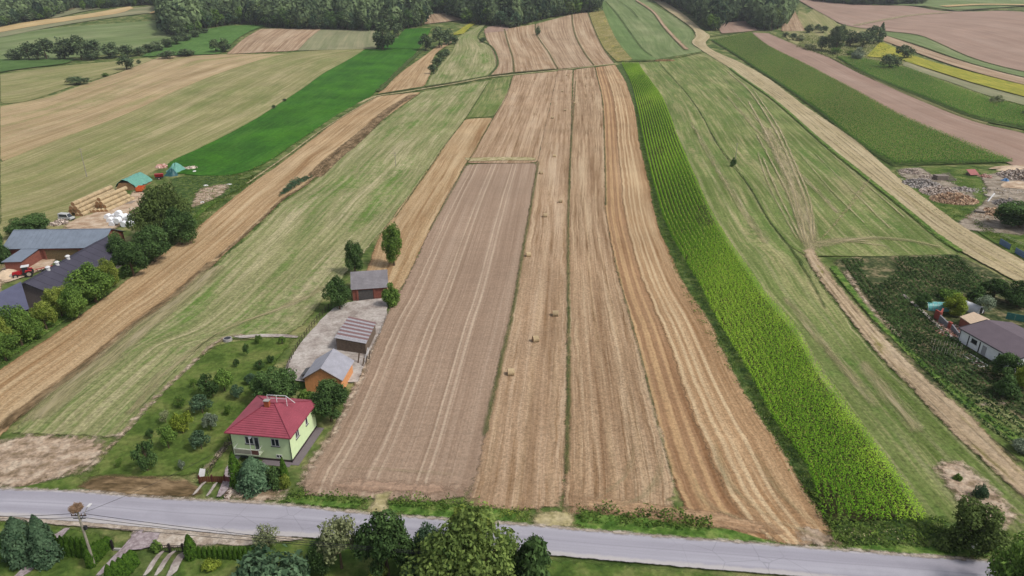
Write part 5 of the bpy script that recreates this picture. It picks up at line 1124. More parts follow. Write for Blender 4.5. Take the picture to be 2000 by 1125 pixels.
mb = MB(); mb.box(-BW - 1.6, -BW - .004, BL_ * .45, BL_ * .8, -.2, 1.5); lt = mb.obj('lean_to', G_WOOD, barn); mb = MB(); mb.slab([(-BW - 1.8, BL_ * .43, 1.55), (-BW + .02, BL_ * .43, 2.1), (-BW + .02, BL_ * .82, 2.1), (-BW - 1.8, BL_ * .82, 1.55)], .06); mb.obj('lean_to_roof', plain('grey_felt', (98, 98, 100), .8, .15), lt)
mb = MB(); mb.box(-4.1, -2.4, -.03, .006, 0, 2.1); mb.obj('door', G_WOOD, barn)

# board shed with striped sheet roof
qa = [at2(653, 660, 3.0), at2(715, 671.5, 2.7), at2(735, 630, 2.7), at2(681, 618, 3.0)]
shed = tag(empty('shed', (qa[1][0], qa[1][1], 0), 0), 'grey board shed with red and white striped sheet roof', 'shed')
L0 = [V3(*p) - V3(qa[1][0], qa[1][1], 0) for p in qa]; cen = sum(L0, V3(0, 0, 0)) / 4
ins = [V3(cen.x + (p.x - cen.x) * .93, cen.y + (p.y - cen.y) * .95, 0) for p in L0]
mb = MB(); mb.hexa([V3(p.x, p.y, -.2) for p in ins], [V3(p.x, p.y, L0[i].z - .12) for i, p in enumerate(ins)]); sw = mb.obj('wall', G_WOOD, shed)
G_SR, G_SW = plain('red_brown_sheet', (142, 110, 108), .6, .22, 4), plain('weathered_white_sheet', (178, 175, 180), .5, .25, 4)
nb = 13
for k in range(nb):
    f, g = k / nb, (k + .94) / nb
    q = [L0[0].lerp(L0[3], f), L0[1].lerp(L0[2], f), L0[1].lerp(L0[2], g), L0[0].lerp(L0[3], g)]
    if k in (0, 1, 7) or k % 2 == 1: m = G_SW
    else: m = G_SR
    up = V3(0, 0, .05 + .012 * (k % 2))
    mb = MB(); mb.slab([p + up for p in q], .05); mb.obj('roof_panel', m, shed)
    a, b = q[0] + up + V3(0, 0, .03), q[1] + up + V3(0, 0, .03)
for k in range(9):
    f = (k + .5) / 9; p = ins[0].lerp(ins[1], f); mb = MB(); w_ = (ins[1] - ins[0]) / 9 * .46
    d = (ins[1] - ins[0]).normalized(); nn = V3(d.y, -d.x, 0)
    b = [p - w_ + nn * .02, p + w_ + nn * .02, p + w_ + nn * .06, p - w_ + nn * .06]
    mb.hexa([V3(v.x, v.y, 0) for v in b], [V3(v.x, v.y, 2.55 + .05 * (k % 3)) for v in b]); mb.obj('plank', G_WOOD, sw)
mb = MB(); mb.bar(ins[1] + V3(.1, -1.9, 0), ins[1] + V3(.5, -.3, 1.9), .09, .09); mb.bar(ins[1] + V3(.35, -2.0, 0), ins[1] + V3(.75, -.4, 1.9), .09, .09)
for k in range(5): mb.bar(ins[1] + V3(.1 + .08 * k, -1.9 + .32 * k, .38 * k + .1), ins[1] + V3(.35 + .08 * k, -2.0 + .32 * k, .38 * k + .1), .05, .05)
ld = mb.obj('ladder', G_WHITE); ld.location = shed.location; tag(ld, 'white ladder leaning at the corner of the striped shed', 'ladder')
for i, (x, y) in enumerate(((714, 712), (708, 718), (720, 705), (699, 712))):
    p = at1(x, y); mb = MB(); mb.bar((p[0], p[1], 0), (p[0] + .3, p[1] + .7, 1.5 + .2 * i), .28, .06)
    tag(mb.obj('board', G_WOOD), ['loose grey board propped beside the orange barn wall', 'second grey board between the barn and the ladder', 'tall grey board nearest the ploughed field', 'short board left of the other propped boards'][i], 'board', 'boards propped by the striped shed')

# old brick barn beyond the yard
P0, P1_ = at1(690, 588), at1(757, 583); ex_ = V3(*(P1_ - P0)); ex_.z = 0; bw = ex_.length; ob = tag(empty('brick_barn', V3(P0[0], P0[1], 0), math.atan2(ex_.y, ex_.x)), 'old brick barn with grey roof at the end of the concrete yard', 'barn')
mb = MB(); mb.box(0, bw, 0, 9, -.3, 3.1); mb.poly([(0, 9, 3.1), (0, 0, 3.1), (0, 4.5, 5.4)]).poly([(bw, 0, 3.1), (bw, 9, 3.1), (bw, 4.5, 5.4)]); mb.obj('wall', G_BRICK, ob)
mb = MB(); courses(mb, (-.3, -.4, 2.95), (bw + .4, -.4, 2.95), (bw + .4, 4.5, 5.45), (-.3, 4.5, 5.45), 12, .04); courses(mb, (bw + .4, 9.4, 2.95), (-.3, 9.4, 2.95), (-.3, 4.5, 5.45), (bw + .4, 4.5, 5.45), 12, .04); mb.obj('roof', tile_mat('old_grey_sheet', (142, 138, 142), .15), ob)
mb = MB(); mb.box(1.3, 4.6, -.06, -.004, 0, 2.6); mb.obj('door', plain('grey_gate', (92, 88, 88), .8, .2), ob)
for k in range(10): mb = MB(); mb.box(1.33 + .325 * k, 1.6 + .325 * k, -.1, -.062, .05, 2.55); mb.obj('plank', plain('gate_plank', (98, 94, 92), .8, .2) if k == 0 else bpy.data.materials['gate_plank'], ob)
for x in (.9, 4.75): mb = MB(); mb.box(x, x + .4, -.2, -.004, -.2, 2.9); mb.obj('pillar', G_BRICK, ob)

# ---- farm on the left: blue-grey sheet barn and long dark barn
def gable_barn(name, label, A, B, half, eave, drop, wm, rm, ribs=0):
    """barn under a ridge from A to B; half = half width, drop = ridge above eave"""
    A, B = V3(*A), V3(*B); d = B - A; d.z = 0; ln = d.length; rz = math.atan2(d.y, d.x)
    r = tag(empty(name, V3(A.x, A.y, 0), rz), label, 'barn'); z = eave + drop
    mb = MB(); mb.box(0, ln, -half, half, -.3, eave); mb.poly([(0, half, eave), (0, -half, eave), (0, 0, z - .05)]).poly([(ln, -half, eave), (ln, half, eave), (ln, 0, z - .05)]); wl_ = mb.obj('wall', wm, r)
    mb = MB(); o = .5; ez_ = eave - drop * o / half
    for s in (-1, 1):
        q = [(-o, s * (half + o), ez_ + .12), (ln + o, s * (half + o), ez_ + .12), (ln + o, 0, z + .12), (-o, 0, z + .12)]
        mb.slab(q if s < 0 else [q[1], q[0], q[3], q[2]], .1)
    ro = mb.obj('roof', rm, r)
    mb = MB()
    for k in range(ribs + 1):
        x = -o + (ln + 2 * o) * k / max(1, ribs)
        for s in (-1, 1): mb.bar((x, s * (half + o), ez_ + .14), (x, 0, z + .14), .07, .06)
    mb.bar((-o, 0, z + .15), (ln + o, 0, z + .15), .3, .06); mb.obj('roof_seam', rm, ro)
    return r, wl_, ro, ln
R0, R1 = at2(31, 450, 6.4), at2(214, 447.5, 6.4)
bb, bw_, bro, bln = gable_barn('barn', 'long brick barn under a blue-grey metal roof on the left farm', R0, R1, 6.2, 3.6, 2.8, G_BRICK, G_STEEL, 22)
# wing that comes forward at its left end
W0 = at2(2, 512, 3.0); W1 = at2(41, 511, 3.0)
mb = MB(); l = bb.matrix_basis.copy()
loc = lambda p: Matrix.Rotation(-bb.rotation_euler.z, 3, 'Z') @ (V3(p[0], p[1], p[2]) - bb.location)
w0, w1 = loc(W0), loc(W1); yb = -6.7
mb.slab([(w0.x, w0.y, 3.0), (w1.x, w1.y, 3.0), (w1.x + (-.3), yb, 3.42), (w0.x, yb, 3.42)], .1); wg = mb.obj('wing_roof', G_STEEL, bb)
mb = MB(); mb.box(w0.x + .4, w1.x - .4, w0.y + .4, yb + .4, -.3, 2.85); mb.obj('wing_wall', G_BRICK, bb)
mb = MB(); mb.box(w1.x + .8, w1.x + 9.5, -6.27, -6.204, .1, 2.9); mb.obj('hay_bay', plain('hay_behind_boards', (124, 106, 76), .95, .4, 4), bb)
for x in (w1.x + .5, w1.x + 9.5, w1.x + 14.5): mb = MB(); mb.box(x, x + .45, -6.45, -6.204, -.2, 3.2); mb.obj('pillar', G_BRICK, bb)
mb = MB(); mb.box(w1.x + 11.4, w1.x + 13.2, -6.26, -6.204, 0, 2.3); mb.obj('door', plain('pale_door_frame', (172, 158, 152), .8, .15), bb); mb = MB(); mb.box(w1.x + 11.8, w1.x + 12.8, -6.3, -6.262, .9, 2.0); mb.obj('door_panel', G_DARK, bb)
D0, D1 = at2(51, 552, 6.2), at2(209, 463, 6.2)
db, dw_, dro, dln = gable_barn('barn', 'long low barn with dark roof and three white vents', D0, D1, 5.6, 3.6, 2.6, plain('grey_block', (128, 118, 118), .9, .15), G_BLACKR, 12)
for fx in (.24, .345, .475):
    mb = MB(); x = dln * fx; mb.tube((x, -.05, 6.1), (x, -.05, 6.95), .42, .42, 10); mb.tube((x, -.05, 6.95), (x, -.05, 7.2), .6, .3, 10); mb.obj('roof_vent', G_WHITE, dro)
qd = [at2(-40, 640, 4.0), at2(57, 603, 4.0), at2(91, 568, 5.4), at2(41, 550, 6.25), at2(-40, 590, 6.25)]
mb = MB(); o0 = V3(qd[1][0], qd[1][1], 0)
ann = tag(empty('barn_annexe', o0, 0), 'slate-blue roofed annexe at the near end of the dark barn', 'barn')
mb.slab([V3(*qd[0]) - o0, V3(*qd[1]) - o0, V3(*qd[3]) - o0, V3(*qd[4]) - o0], .12); mb.obj('roof', G_GREYR, ann)
mb = MB(); b = [V3(*p) - o0 for p in (qd[0], qd[1], qd[3], qd[4])]; cc = sum(b, V3(0, 0, 0)) / 4; b = [cc + (p - cc) * .94 for p in b]
mb.hexa([V3(p.x, p.y, -.3) for p in b], [V3(p.x, p.y, p.z - .15) for p in b]); mb.obj('wall', plain('dark_boarding', (70, 66, 70), .9, .2), ann)

# ---- white house on the right
E0, E1, RR = at2(1873, 640, 3.0), at2(1983, 702, 3.0), at2(1934.4, 627.5, 4.2)
d = V3(*(E1 - E0)); ln = d.length; rz = math.atan2(d.y, d.x); wh = tag(empty('house', V3(E0[0], E0[1], 0), rz), 'white rendered single-storey house with wide taupe roof', 'house')
lc = lambda p: Matrix.Rotation(-rz, 3, 'Z') @ (V3(*p) - V3(E0[0], E0[1], 0))
wd = lc(RR).y
ln += .2
mb = MB(); mb.box(.25, ln - .25, .25, 2 * wd - .25, -.3, 2.85); mb.poly([(ln - .25, .25, 2.85), (ln - .25, 2 * wd - .25, 2.85), (ln - .25, wd, 3.95)]).poly([(.25, 2 * wd - .25, 2.85), (.25, .25, 2.85), (.25, wd, 3.95)]); mb.obj('wall', G_WALLW, wh)
mb = MB(); mb.slab([(0, 0, 3.0), (ln, 0, 3.0), (ln, wd, 4.2), (0, wd, 4.2)], .14); mb.slab([(0, wd, 4.2), (ln, wd, 4.2), (ln, 2 * wd, 3.0), (0, 2 * wd, 3.0)], .14); wr = mb.obj('roof', G_TAUPE, wh)
mb = MB(); mb.bar((0, 0, 2.98), (0, wd, 4.18), .12, .2); mb.bar((ln, 0, 2.98), (ln, wd, 4.18), .12, .2); mb.tube((0, -.08, 2.9), (ln, -.08, 2.9), .08, None, 6); mb.obj('fascia', G_DARK, wh)
mb = MB(); mb.tube((.5, .15, 0), (.5, .15, 2.9), .06, None, 6); mb.obj('downpipe', G_DARK, wh)
window(wh, (3.3, .25, 1.5), (1, 0, 0), (0, -1, 0), 1.3, .8, 2, True, G_DARK); window(wh, (9.6, .25, 1.2), (1, 0, 0), (0, -1, 0), .9, 1.2, 2, True, G_DARK)
for x in (2.6, 5.3): mb = MB(); mb.box(x, x + .12, .1, .246, .3, 2.5); mb.obj('pipe', G_DARK, wh)
mb = MB(); mb.box(6.0, 6.95, .19, .246, .05, 2.15); mb.obj('door', plain('light_door', (188, 186, 190), .7, .08), wh)
mb = MB(); mb.box(-.6, ln + .6, -1.9, .25, -.3, .12); mb.obj('apron', G_CONC, wh)
# flat beige roof next to it
qf = [at2(1868, 612, 2.6), at2(1931, 628, 2.6), at2(1925, 611, 2.6), at2(1892, 607, 2.6)]
qf = [at2(1875, 618, 2.4), at2(1897, 633, 2.4), at2(1934, 624, 2.4), at2(1902, 609, 2.4)]
o0 = V3(qf[0][0], qf[0][1], 0); an = tag(empty('outbuilding', o0, 0), 'low outbuilding with flat sandy roof behind the white house', 'outbuilding')
b = [V3(*p) - o0 for p in qf]; mb = MB(); mb.slab(b, .16); mb.obj('roof', plain('sandy_screed', (214, 190, 164), .95, .12, 2), an)
cc = sum(b, V3(0, 0, 0)) / 4; b2 = [cc + (p - cc) * .93 for p in b]; mb = MB(); mb.hexa([V3(p.x, p.y, -.3) for p in b2], [V3(p.x, p.y, p.z - .18) for p in b2]); mb.obj('wall', G_BRICK, an)
# unfinished brick wall
ru = tag(empty('ruined_wall', at1(1832, 628), 0), 'unfinished red brick and grey block wall beside the vegetable garden', 'wall'); ro_ = ru.location
def seg(nm, mat_, pts, hs, th=.3):
    P = [V3(*at1(*p)) - ro_ for p in pts]
    mb = MB()
    for a, b, ha, hb in zip(P[:-1], P[1:], hs[:-1], hs[1:]):
        dd = (b - a); dd.z = 0; dd.normalize(); nn = V3(-dd.y, dd.x, 0) * th / 2
        mb.hexa([a - nn + V3(0, 0, -.2), b - nn + V3(0, 0, -.2), b + nn + V3(0, 0, -.2), a + nn + V3(0, 0, -.2)], [a - nn + V3(0, 0, ha), b - nn + V3(0, 0, hb), b + nn + V3(0, 0, hb), a + nn + V3(0, 0, ha)])
    return mb.obj(nm, mat_, ru)
seg('brickwork', plain('red_brick', (168, 84, 74), .9, .2, 4), [(1824, 622), (1833, 628), (1838, 618)], [2.2, 2.2, 2.0])
seg('blockwork', plain('grey_block_wall', (140, 140, 146), .9, .15, 3), [(1833, 629), (1851, 641)], [1.7, 1.1])
seg('brick_pier', bpy.data.materials['red_brick'], [(1851, 641), (1856, 644)], [1.6, 1.6], .5)
seg('blockwork', bpy.data.materials['grey_block_wall'], [(1857, 645), (1871, 658)], [1.4, .9])
def rubble(name, label, cat, px, py, rx, ry, h, n, size, mat_, seed, flat=.5, long=1.0):
    """heap of separate broken pieces lying on one another, on a mound"""
    rg = np.random.default_rng(seed); c = at1(px, py); zf = proj(c)[2]; sx = rx * zf / F; sy = ry * zf / F / .38
    mb = MB(); vals = []
    for i in range(n):
        a, r = rg.uniform(0, 6.28), math.sqrt(rg.uniform(0, 1)); x, y = r * math.cos(a) * sx, r * math.sin(a) * sy
        z = h * max(0, 1 - r ** 1.6) * (.75 + .4 * math.sin(x * 1.7 + seed) * math.sin(y * 1.9)) + rg.uniform(0, .12)
        L = size * rg.uniform(.7, 1.4); w = L * flat * rg.uniform(.6, 1.2) / long; m = Matrix.Rotation(rg.uniform(0, 6.28), 3, 'Z') @ Matrix.Rotation(rg.normal(0, .45), 3, 'X') @ Matrix.Rotation(rg.normal(0, .45), 3, 'Y')
        bs = [m @ V3(dx * L / 2, dy * w / 2, dz * w / 2) + V3(x, y, z + w * .3) for dz in (-1, 1) for dx, dy in ((-1, -1), (1, -1), (1, 1), (-1, 1))]
        mb.hexa(bs[:4], bs[4:]); vals += [float(np.clip(rg.normal(.5, .28), 0, 1))] * 8
    me = mb.mesh(name); at_ = me.attributes.new('v', 'FLOAT', 'POINT'); at_.data.foreach_set('value', vals)
    o = link(name, me, mat_); o.location = V3(*c); return tag(o, label, cat, None, 'stuff')
S_LOG = leaf_mat('split_wood', (92, 74, 62), (214, 200, 188), .9, .0); S_ORL = leaf_mat('fresh_split_wood', (96, 66, 48), (208, 180, 152), .8, .0); S_GLOG = leaf_mat('grey_split_wood', (74, 66, 60), (196, 188, 182), .8, .0); S_RUB = leaf_mat('brick_rubble', (140, 80, 68), (206, 180, 168), .9, .0)
rubble('brick_rubble', 'heap of broken bricks in front of the unfinished wall', 'rubble', 1850, 652, 20, 8, .4, 220, .3, S_RUB, 1)
rubble('branch_heap', 'heap of cut branches beside the white van', 'branches', 116, 438, 15, 6, 1.0, 130, 1.8, S_LOG, 2, .1)
rubble('firewood_heap', 'long heap of grey split firewood in the wood yard', 'firewood', 1800, 362, 36, 14, 2.1, 1365, 0.53, S_GLOG, 3)
rubble('firewood_heap', 'heap of pale split firewood below the long grey heap', 'firewood', 1838, 378, 39, 14, 2.2, 1462, 0.53, S_LOG, 4)
rubble('firewood_heap', 'heap of brown split firewood at the near end of the row', 'firewood', 1862, 392, 44, 13, 2.5, 1560, 0.53, S_ORL, 5)
rubble('firewood_heap', 'small heap of orange split logs beside the dark yard tree', 'firewood', 1938, 418, 18, 9, 1.9, 448, 0.56, S_ORL, 6)
rubble('firewood_heap', 'heap of whitish split logs against the dark yard tree', 'firewood', 1970, 402, 26, 13, 2.2, 585, 0.56, S_GLOG, 7)
rubble('firewood_heap', 'big heap of split logs behind the blue tarpaulin', 'firewood', 1985, 347, 31, 15, 2.8, 819, 0.62, S_LOG, 8)
rubble('root_heap', 'heap of reddish roots beside the blue tarpaulin', 'wood', 1964, 343, 10, 6, 1.1, 90, .8, S_ORL, 9, .25)
rubble('stick_heap', 'stack of grey brushwood at the top of the wood yard', 'firewood', 1778, 338, 20, 8, 1.4, 420, 1.1, S_LOG, 10, .14)
rubble('manure_heap', 'brown manure heap where the meadow meets the cross track', 'heap', 1298, 119, 20, 4, 1.0, 260, 1.1, leaf_mat('manure', (92, 70, 48), (150, 124, 90), .9, 0), 11)
rubble('straw_litter', 'scattered straw and pale litter behind the second tarpaulin', 'litter', 372, 329, 14, 4, .3, 60, .9, S_LOG, 12, .4)
rubble('stone_heap', 'low heap of pink grey stones on the olive field edge', 'stones', 316, 327, 10, 4, .8, 90, .7, S_RUB, 13, .8)
rubble('clod_litter', 'broken clods along the path beside the paved driveway', 'rubble', 449, 966, 6, 10, .3, 90, .28, S_LOG, 14, .8)

for i, (x, y, rx, ry, lb) in enumerate(((1815, 352, 60, 14, 'thin scatter of bark and splinters round the long firewood heaps'), (1945, 375, 55, 12, 'scatter of chips and offcuts across the yard middle'), (1935, 425, 50, 10, 'scatter of offcuts round the orange split logs'), (1885, 650, 24, 8, 'bits of timber and tiles behind the white house annexe'), (1850, 640, 26, 10, 'loose bricks and boards along the garden path'))):
    rubble('debris', lb, 'debris', x, y, rx, ry, .12, 200, .5, (S_LOG, S_GLOG, S_ORL, S_RUB, S_RUB)[i], 40 + i, .4)
rubble('firewood_heap', 'low heap of grey logs before the timber stack', 'firewood', 1812, 348, 20, 6, .9, 260, .5, S_LOG, 50); rubble('firewood_heap', 'low heap of dark logs at the end of the yard timber', 'firewood', 1880, 372, 24, 7, 1.0, 300, .5, S_GLOG, 51)
rubble('scrap_heap', 'mixed scrap heap on the dirt near the pinkish hut', 'scrap', 1925, 346, 14, 5, .8, 120, .6, S_RUB, 52, .4)
# heaps with a smooth surface
def mound(name, label, cat, px, py, rx, ry, h, mat_, seed, rough=.12, ridge=None):
    rg = np.random.default_rng(seed); c = at1(px, py); zf = proj(c)[2]; sx = rx * zf / F; sy = ry * zf / F / .38
    nr, ns = 9, 28; v = [(0, 0, h)]; f = []
    ph = rg.uniform(0, 6.28, 4)
    for i in range(1, nr + 1):
        r = i / nr
        for k in range(ns):
            a = 2 * math.pi * k / ns; wob = 1 + .12 * math.sin(3 * a + ph[0]) + .08 * math.sin(5 * a + ph[1])
            z = h * (math.cos(r * math.pi) * .5 + .5) ** .8 * (1 + rough * math.sin(4 * a + ph[2] + r * 4)) - (.06 if i == nr else 0)
            v.append((r * math.cos(a) * sx * wob, r * math.sin(a) * sy * wob, z + rg.normal(0, rough * .12 * h)))
    for k in range(ns): f.append((0, 1 + k, 1 + (k + 1) % ns))
    for i in range(nr - 1):
        for k in range(ns):
            a, b = 1 + i * ns + k, 1 + i * ns + (k + 1) % ns; f.append((a, a + ns, b + ns, b))
    me = bpy.data.meshes.new(name); me.from_pydata(v, [], f); me.polygons.foreach_set('use_smooth', np.ones(len(f), bool)); me.update()
    o = link(name, me, mat_); o.location = V3(*c); return tag(o, label, cat)
M_SAWD = plain('sawdust', (226, 202, 172), .95, .1, 2); M_TARPG = plain('green_tarpaulin', (112, 172, 156), .5, .16, 2.2); M_TARPD = plain('dark_green_tarpaulin', (40, 92, 96), .5, .2, 2.2); M_TARPB = plain('blue_tarpaulin', (74, 126, 178), .5, .15, 3)
mound('grain_heap', 'pale heap of grain in front of the red tractor', 'heap', 14, 540, 26, 12, 1.7, M_SAWD, 1, .05)
mound('sawdust_heap', 'pale sawdust heap at the top of the wood yard', 'heap', 1972, 331, 34, 5, .9, M_SAWD, 2)
mound('sawdust_heap', 'flat pinkish sawdust heap below the blue tarpaulin', 'heap', 1990, 366, 34, 7, .5, M_SAWD, 3)
mound('blue_tarpaulin', 'crumpled blue tarpaulin in the wood yard', 'tarpaulin', 1963, 354, 10, 4, 1.0, M_TARPB, 4, .3)
mound('tarpaulin_heap', 'rounded heap under bright green and dark tarpaulin', 'tarpaulin', 344, 334, 17, 9, 3.0, M_TARPG, 5, .15)
mound('tarpaulin_heap', 'dark green tarpaulin lying against the bright green heap', 'tarpaulin', 336, 342, 13, 5, 2.3, M_TARPD, 6, .2)
for i, (x, y, rx, ry, lb) in enumerate(((395, 397, 9, 4, 'crumpled white plastic sheet on the bare ground by the farm'), (448, 362, 11, 3, 'pale blue plastic sheet at the end of the bare ground'), (402, 364, 10, 3, 'grey white sheet at the far edge of the bare ground'), (380, 336, 6, 3, 'small white sack on the green crop corner'))):
    mound('plastic_sheet', lb, 'plastic sheet', x, y, rx, ry, .5, G_WHITE, 20 + i, .4)
# long tarpaulin over stored hay
ax = V3(*(at1(278, 350) - at1(232, 372))); ax.z = 0; ax.normalize(); az_ = math.atan2(ax.y, ax.x)
tp = tag(empty('hay_stack', V3(*at1(262, 364)), az_), 'long hay stack covered by a green tarpaulin above the orange trailer', 'hay stack')
v, f = [], []; nx, ny = 16, 13
for i in range(nx):
    for j in range(ny):
        u = -1 + 2 * j / (ny - 1); x = -5.6 + 11.2 * i / (nx - 1)
        z = 3.9 * (1 - abs(u) ** 1.7 * .78) + .13 * math.sin(i * 1.3 + j) + .1 * math.sin(j * 2.1 - i * .7)
        v.append((x + .15 * math.sin(j * 1.7), u * 4.1 + .1 * math.sin(i * 1.1), z))
for i in range(nx - 1):
    for j in range(ny - 1): a = i * ny + j; f.append((a, a + ny, a + ny + 1, a + 1))
me = bpy.data.meshes.new('tarpaulin'); me.from_pydata(v, [], f); me.update(); to = link('tarpaulin', me, M_TARPG, tp); sm_ = to.modifiers.new('thick', 'SOLIDIFY'); sm_.thickness = .06
M_STRAW = plain('straw', (212, 188, 148), .95, .2, 2.5, k=.52, vary=.16); M_STRAWE = plain('straw_end', (180, 138, 98), .95, .25, 4)
mb = MB(); mb.hexa([(-5.3, -3.7, 0), (5.3, -3.7, 0), (5.3, 3.7, 0), (-5.3, 3.7, 0)], [(-5.3, -2.2, 2.6), (5.3, -2.2, 2.6), (5.3, 2.2, 2.6), (-5.3, 2.2, 2.6)]); mb.obj('hay', M_STRAWE, tp)

# ---------------------------------------------------------------- bales
def bale_mesh(seed):
    rg = np.random.default_rng(seed); n = 18; r = .68; L = .62; v = []; f = []; mi = []
    for k, (x, rr) in enumerate(((-L, r * .9), (-L * .93, r), (-L * .3, r * 1.015), (L * .3, r * 1.015), (L * .93, r), (L, r * .9))):
        for i in range(n):
            a = 2 * math.pi * i / n; q = rr * (1 + rg.normal(0, .012)); z = q * math.sin(a)
            v.append((x + rg.normal(0, .012), q * math.cos(a), max(z, -.6) + .6))
    for k in range(5):
        for i in range(n): a = k * n + i; b = k * n + (i + 1) % n; f.append((a, b, b + n, a + n)); mi.append(0)
    f.append(tuple(range(n))); f.append(tuple(reversed(range(5 * n, 6 * n)))); mi += [1, 1]
    me = bpy.data.meshes.new('round_bale'); me.from_pydata(v, [], f); me.materials.append(M_STRAW); me.materials.append(M_STRAWE)
    me.polygons.foreach_set('material_index', mi); me.update(); return me
BALE = [bale_mesh(i) for i in range(3)]
for i, (x, y, a, lb) in enumerate([(998, 733, .05, 'first straw bale from the road on the plot'), (1046, 668, .25, 'second straw bale from the road on the plot'), (1085, 618, -.05, 'third straw bale from the road, beside the right balk'), (1032, 502, .1, 'straw bale close to the left balk beyond the third'),
                                   (1065, 425, .0, 'straw bale in mid plot before the pair of bales by the balks'), (1095, 397, -.2, 'straw bale by the right balk past mid plot'), (1057, 341, .15, 'straw bale on the left balk level with the soil field end'), (1083, 308, .0, 'straw bale just past the level of the straw band'),
                                   (1079, 233, .1, 'far straw bale near the left balk'), (1104, 218, -.1, 'far straw bale in mid strip beyond the soil field'), (1122, 204, .2, 'far straw bale just right of the right balk'), (1098, 181, .0, 'last straw bale but one on the plot'), (1107, 149, .1, 'farthest straw bale by the cross track')]):
    o = link('round_bale', BALE[i % 3]); o.location = V3(*at1(x, y)); o.location.z += .1; o.rotation_euler = (0, 0, a); tag(o, lb, 'bale', 'straw bales left on the plot')
    s = 1.0 if i < 8 else 1.15; o.scale = (s, s, s)
def stack(a0, a1, hz, n, layers, label, group, front):
    A, B = at2(a0[0], a0[1], hz), at2(a1[0], a1[1], hz); d = V3(*(B - A)); d.z = 0; ln = d.length; d.normalize(); s = V3(d.y, -d.x, 0); rz = math.atan2(d.y, d.x)
    if s.y > 0: s = -s
    n = max(n, int(ln / 1.27)); gz = float(hgt(A[0], A[1]))
    for L in range(layers):
        rows = layers - L
        for r in range(rows):
            off = (r - (rows - 1) / 2) * 1.36
            if off < -.1 and L < layers - 1 and r > 0 and front: continue        # inside the stack
            for k in range(n):
                if L and (k == n - 1) and random.random() < .5: continue
                o = link('round_bale', BALE[random.randrange(3)]); p = V3(A[0], A[1], 0) + d * (k * 1.29 + random.uniform(-.03, .03) + (.3 if L % 2 else 0)) + s * off
                o.location = (p.x, p.y, gz + L * 1.16); o.rotation_euler = (0, 0, rz + random.uniform(-.03, .03)); tag(o, label, 'bale', group)
stack((143, 398), (224, 362), 4.1, 10, 4, 'round straw bale in the long stack nearest the olive field', 'straw bales of the stack nearest the olive field', True)
stack((194, 389), (248, 366), 4.1, 8, 4, 'round straw bale in the stack nearest the white silage bales', 'straw bales of the stack nearest the silage bales', True)
for i in range(5):
    o = link('round_bale', BALE[i % 3]); o.location = V3(*at1(178 + i * 8, 416 - i * .3)); o.rotation_euler = (0, 0, az_ + .1); tag(o, 'round straw bale of the low front row between the stacks', 'bale', 'low front row of straw bales')
M_WRAP = plain('white_film', (240, 242, 246), .35, .05, 3, k=.75)
WR = BALE[0].copy(); WR.materials.clear(); WR.materials.append(M_WRAP)
for i in range(14):
    r, k = divmod(i, 5); o = link('silage_bale', WR); o.location = V3(*at1(212 + k * 11 + r * 5, 428 + r * 7)); o.rotation_euler = (0, 0, az_ + random.uniform(-.1, .1)); o.scale = (1.35,) * 3; o.location.z += 1.1 * (i in (2, 7, 11))
    tag(o, 'white film-wrapped silage bale in the cluster below the straw stacks', 'silage bale', 'white silage bales')

# ---------------------------------------------------------------- vehicles and machines
M_TYRE = plain('tyre', (40, 40, 42), .9, .1); M_REDP = plain('red_paint', (188, 36, 44), .4, .08); M_ORP = plain('orange_paint', (226, 108, 58), .5, .15, 4); M_RIM = plain('rim', (190, 176, 160), .5, .1)
def wheel(parent, c, r, w, rim=M_RIM):
    mb = MB(); mb.tube((c[0], c[1] - w / 2, c[2]), (c[0], c[1] + w / 2, c[2]), r, None, 16); o = mb.obj('wheel', M_TYRE, parent, .03)
    mb = MB(); mb.tube((c[0], c[1] - w / 2 - .02, c[2]), (c[0], c[1] + w / 2 + .02, c[2]), r * .55, None, 12); mb.obj('rim', rim, o); return o
tr = tag(empty('tractor', V3(*at1(50, 540)), math.radians(208)), 'red tractor with white cab roof in the farm yard', 'tractor')
mb = MB(); mb.hexa([(.4, -.42, .75), (2.6, -.36, .8), (2.6, .36, .8), (.4, .42, .75)], [(.4, -.4, 1.75), (2.5, -.3, 1.5), (2.5, .3, 1.5), (.4, .4, 1.75)]); mb.obj('bonnet', M_REDP, tr, .06)
mb = MB(); mb.box(-1.6, .5, -.5, .5, .7, 1.2); mb.obj('chassis', G_DARK, tr)
mb = MB(); mb.hexa([(-1.1, -.7, 1.2), (.45, -.6, 1.2), (.45, .6, 1.2), (-1.1, .7, 1.2)], [(-1.1, -.72, 2.6), (.25, -.66, 2.6), (.25, .66, 2.6), (-1.1, .72, 2.6)]); cb = mb.obj('cab', G_GLASS, tr)
mb = MB(); mb.box(-1.3, .45, -.82, .82, 2.6, 2.78); mb.obj('cab_roof', G_WHITE, cb, .05)
mb = MB()
for x, y in ((-1.1, -.72), (-1.1, .72), (.4, -.63), (.4, .63)): mb.bar((x, y, 1.1), (x * .95, y, 2.62), .09, .09)
mb.obj('cab_pillar', M_REDP, cb)
for s in (-1, 1):
    mb = MB(); mb.hexa([(-1.75, s * .95 - .28, 1.55), (-.2, s * .95 - .28, 1.4), (-.2, s * .95 + .28, 1.4), (-1.75, s * .95 + .28, 1.55)], [(-1.6, s * .95 - .28, 1.75), (-.4, s * .95 - .28, 1.85), (-.4, s * .95 + .28, 1.85), (-1.6, s * .95 + .28, 1.75)]); mb.obj('mudguard', M_REDP, tr, .03)
    wheel(tr, (-1.0, s * .98, .85), .85, .5); wheel(tr, (1.9, s * .8, .58), .58, .38)
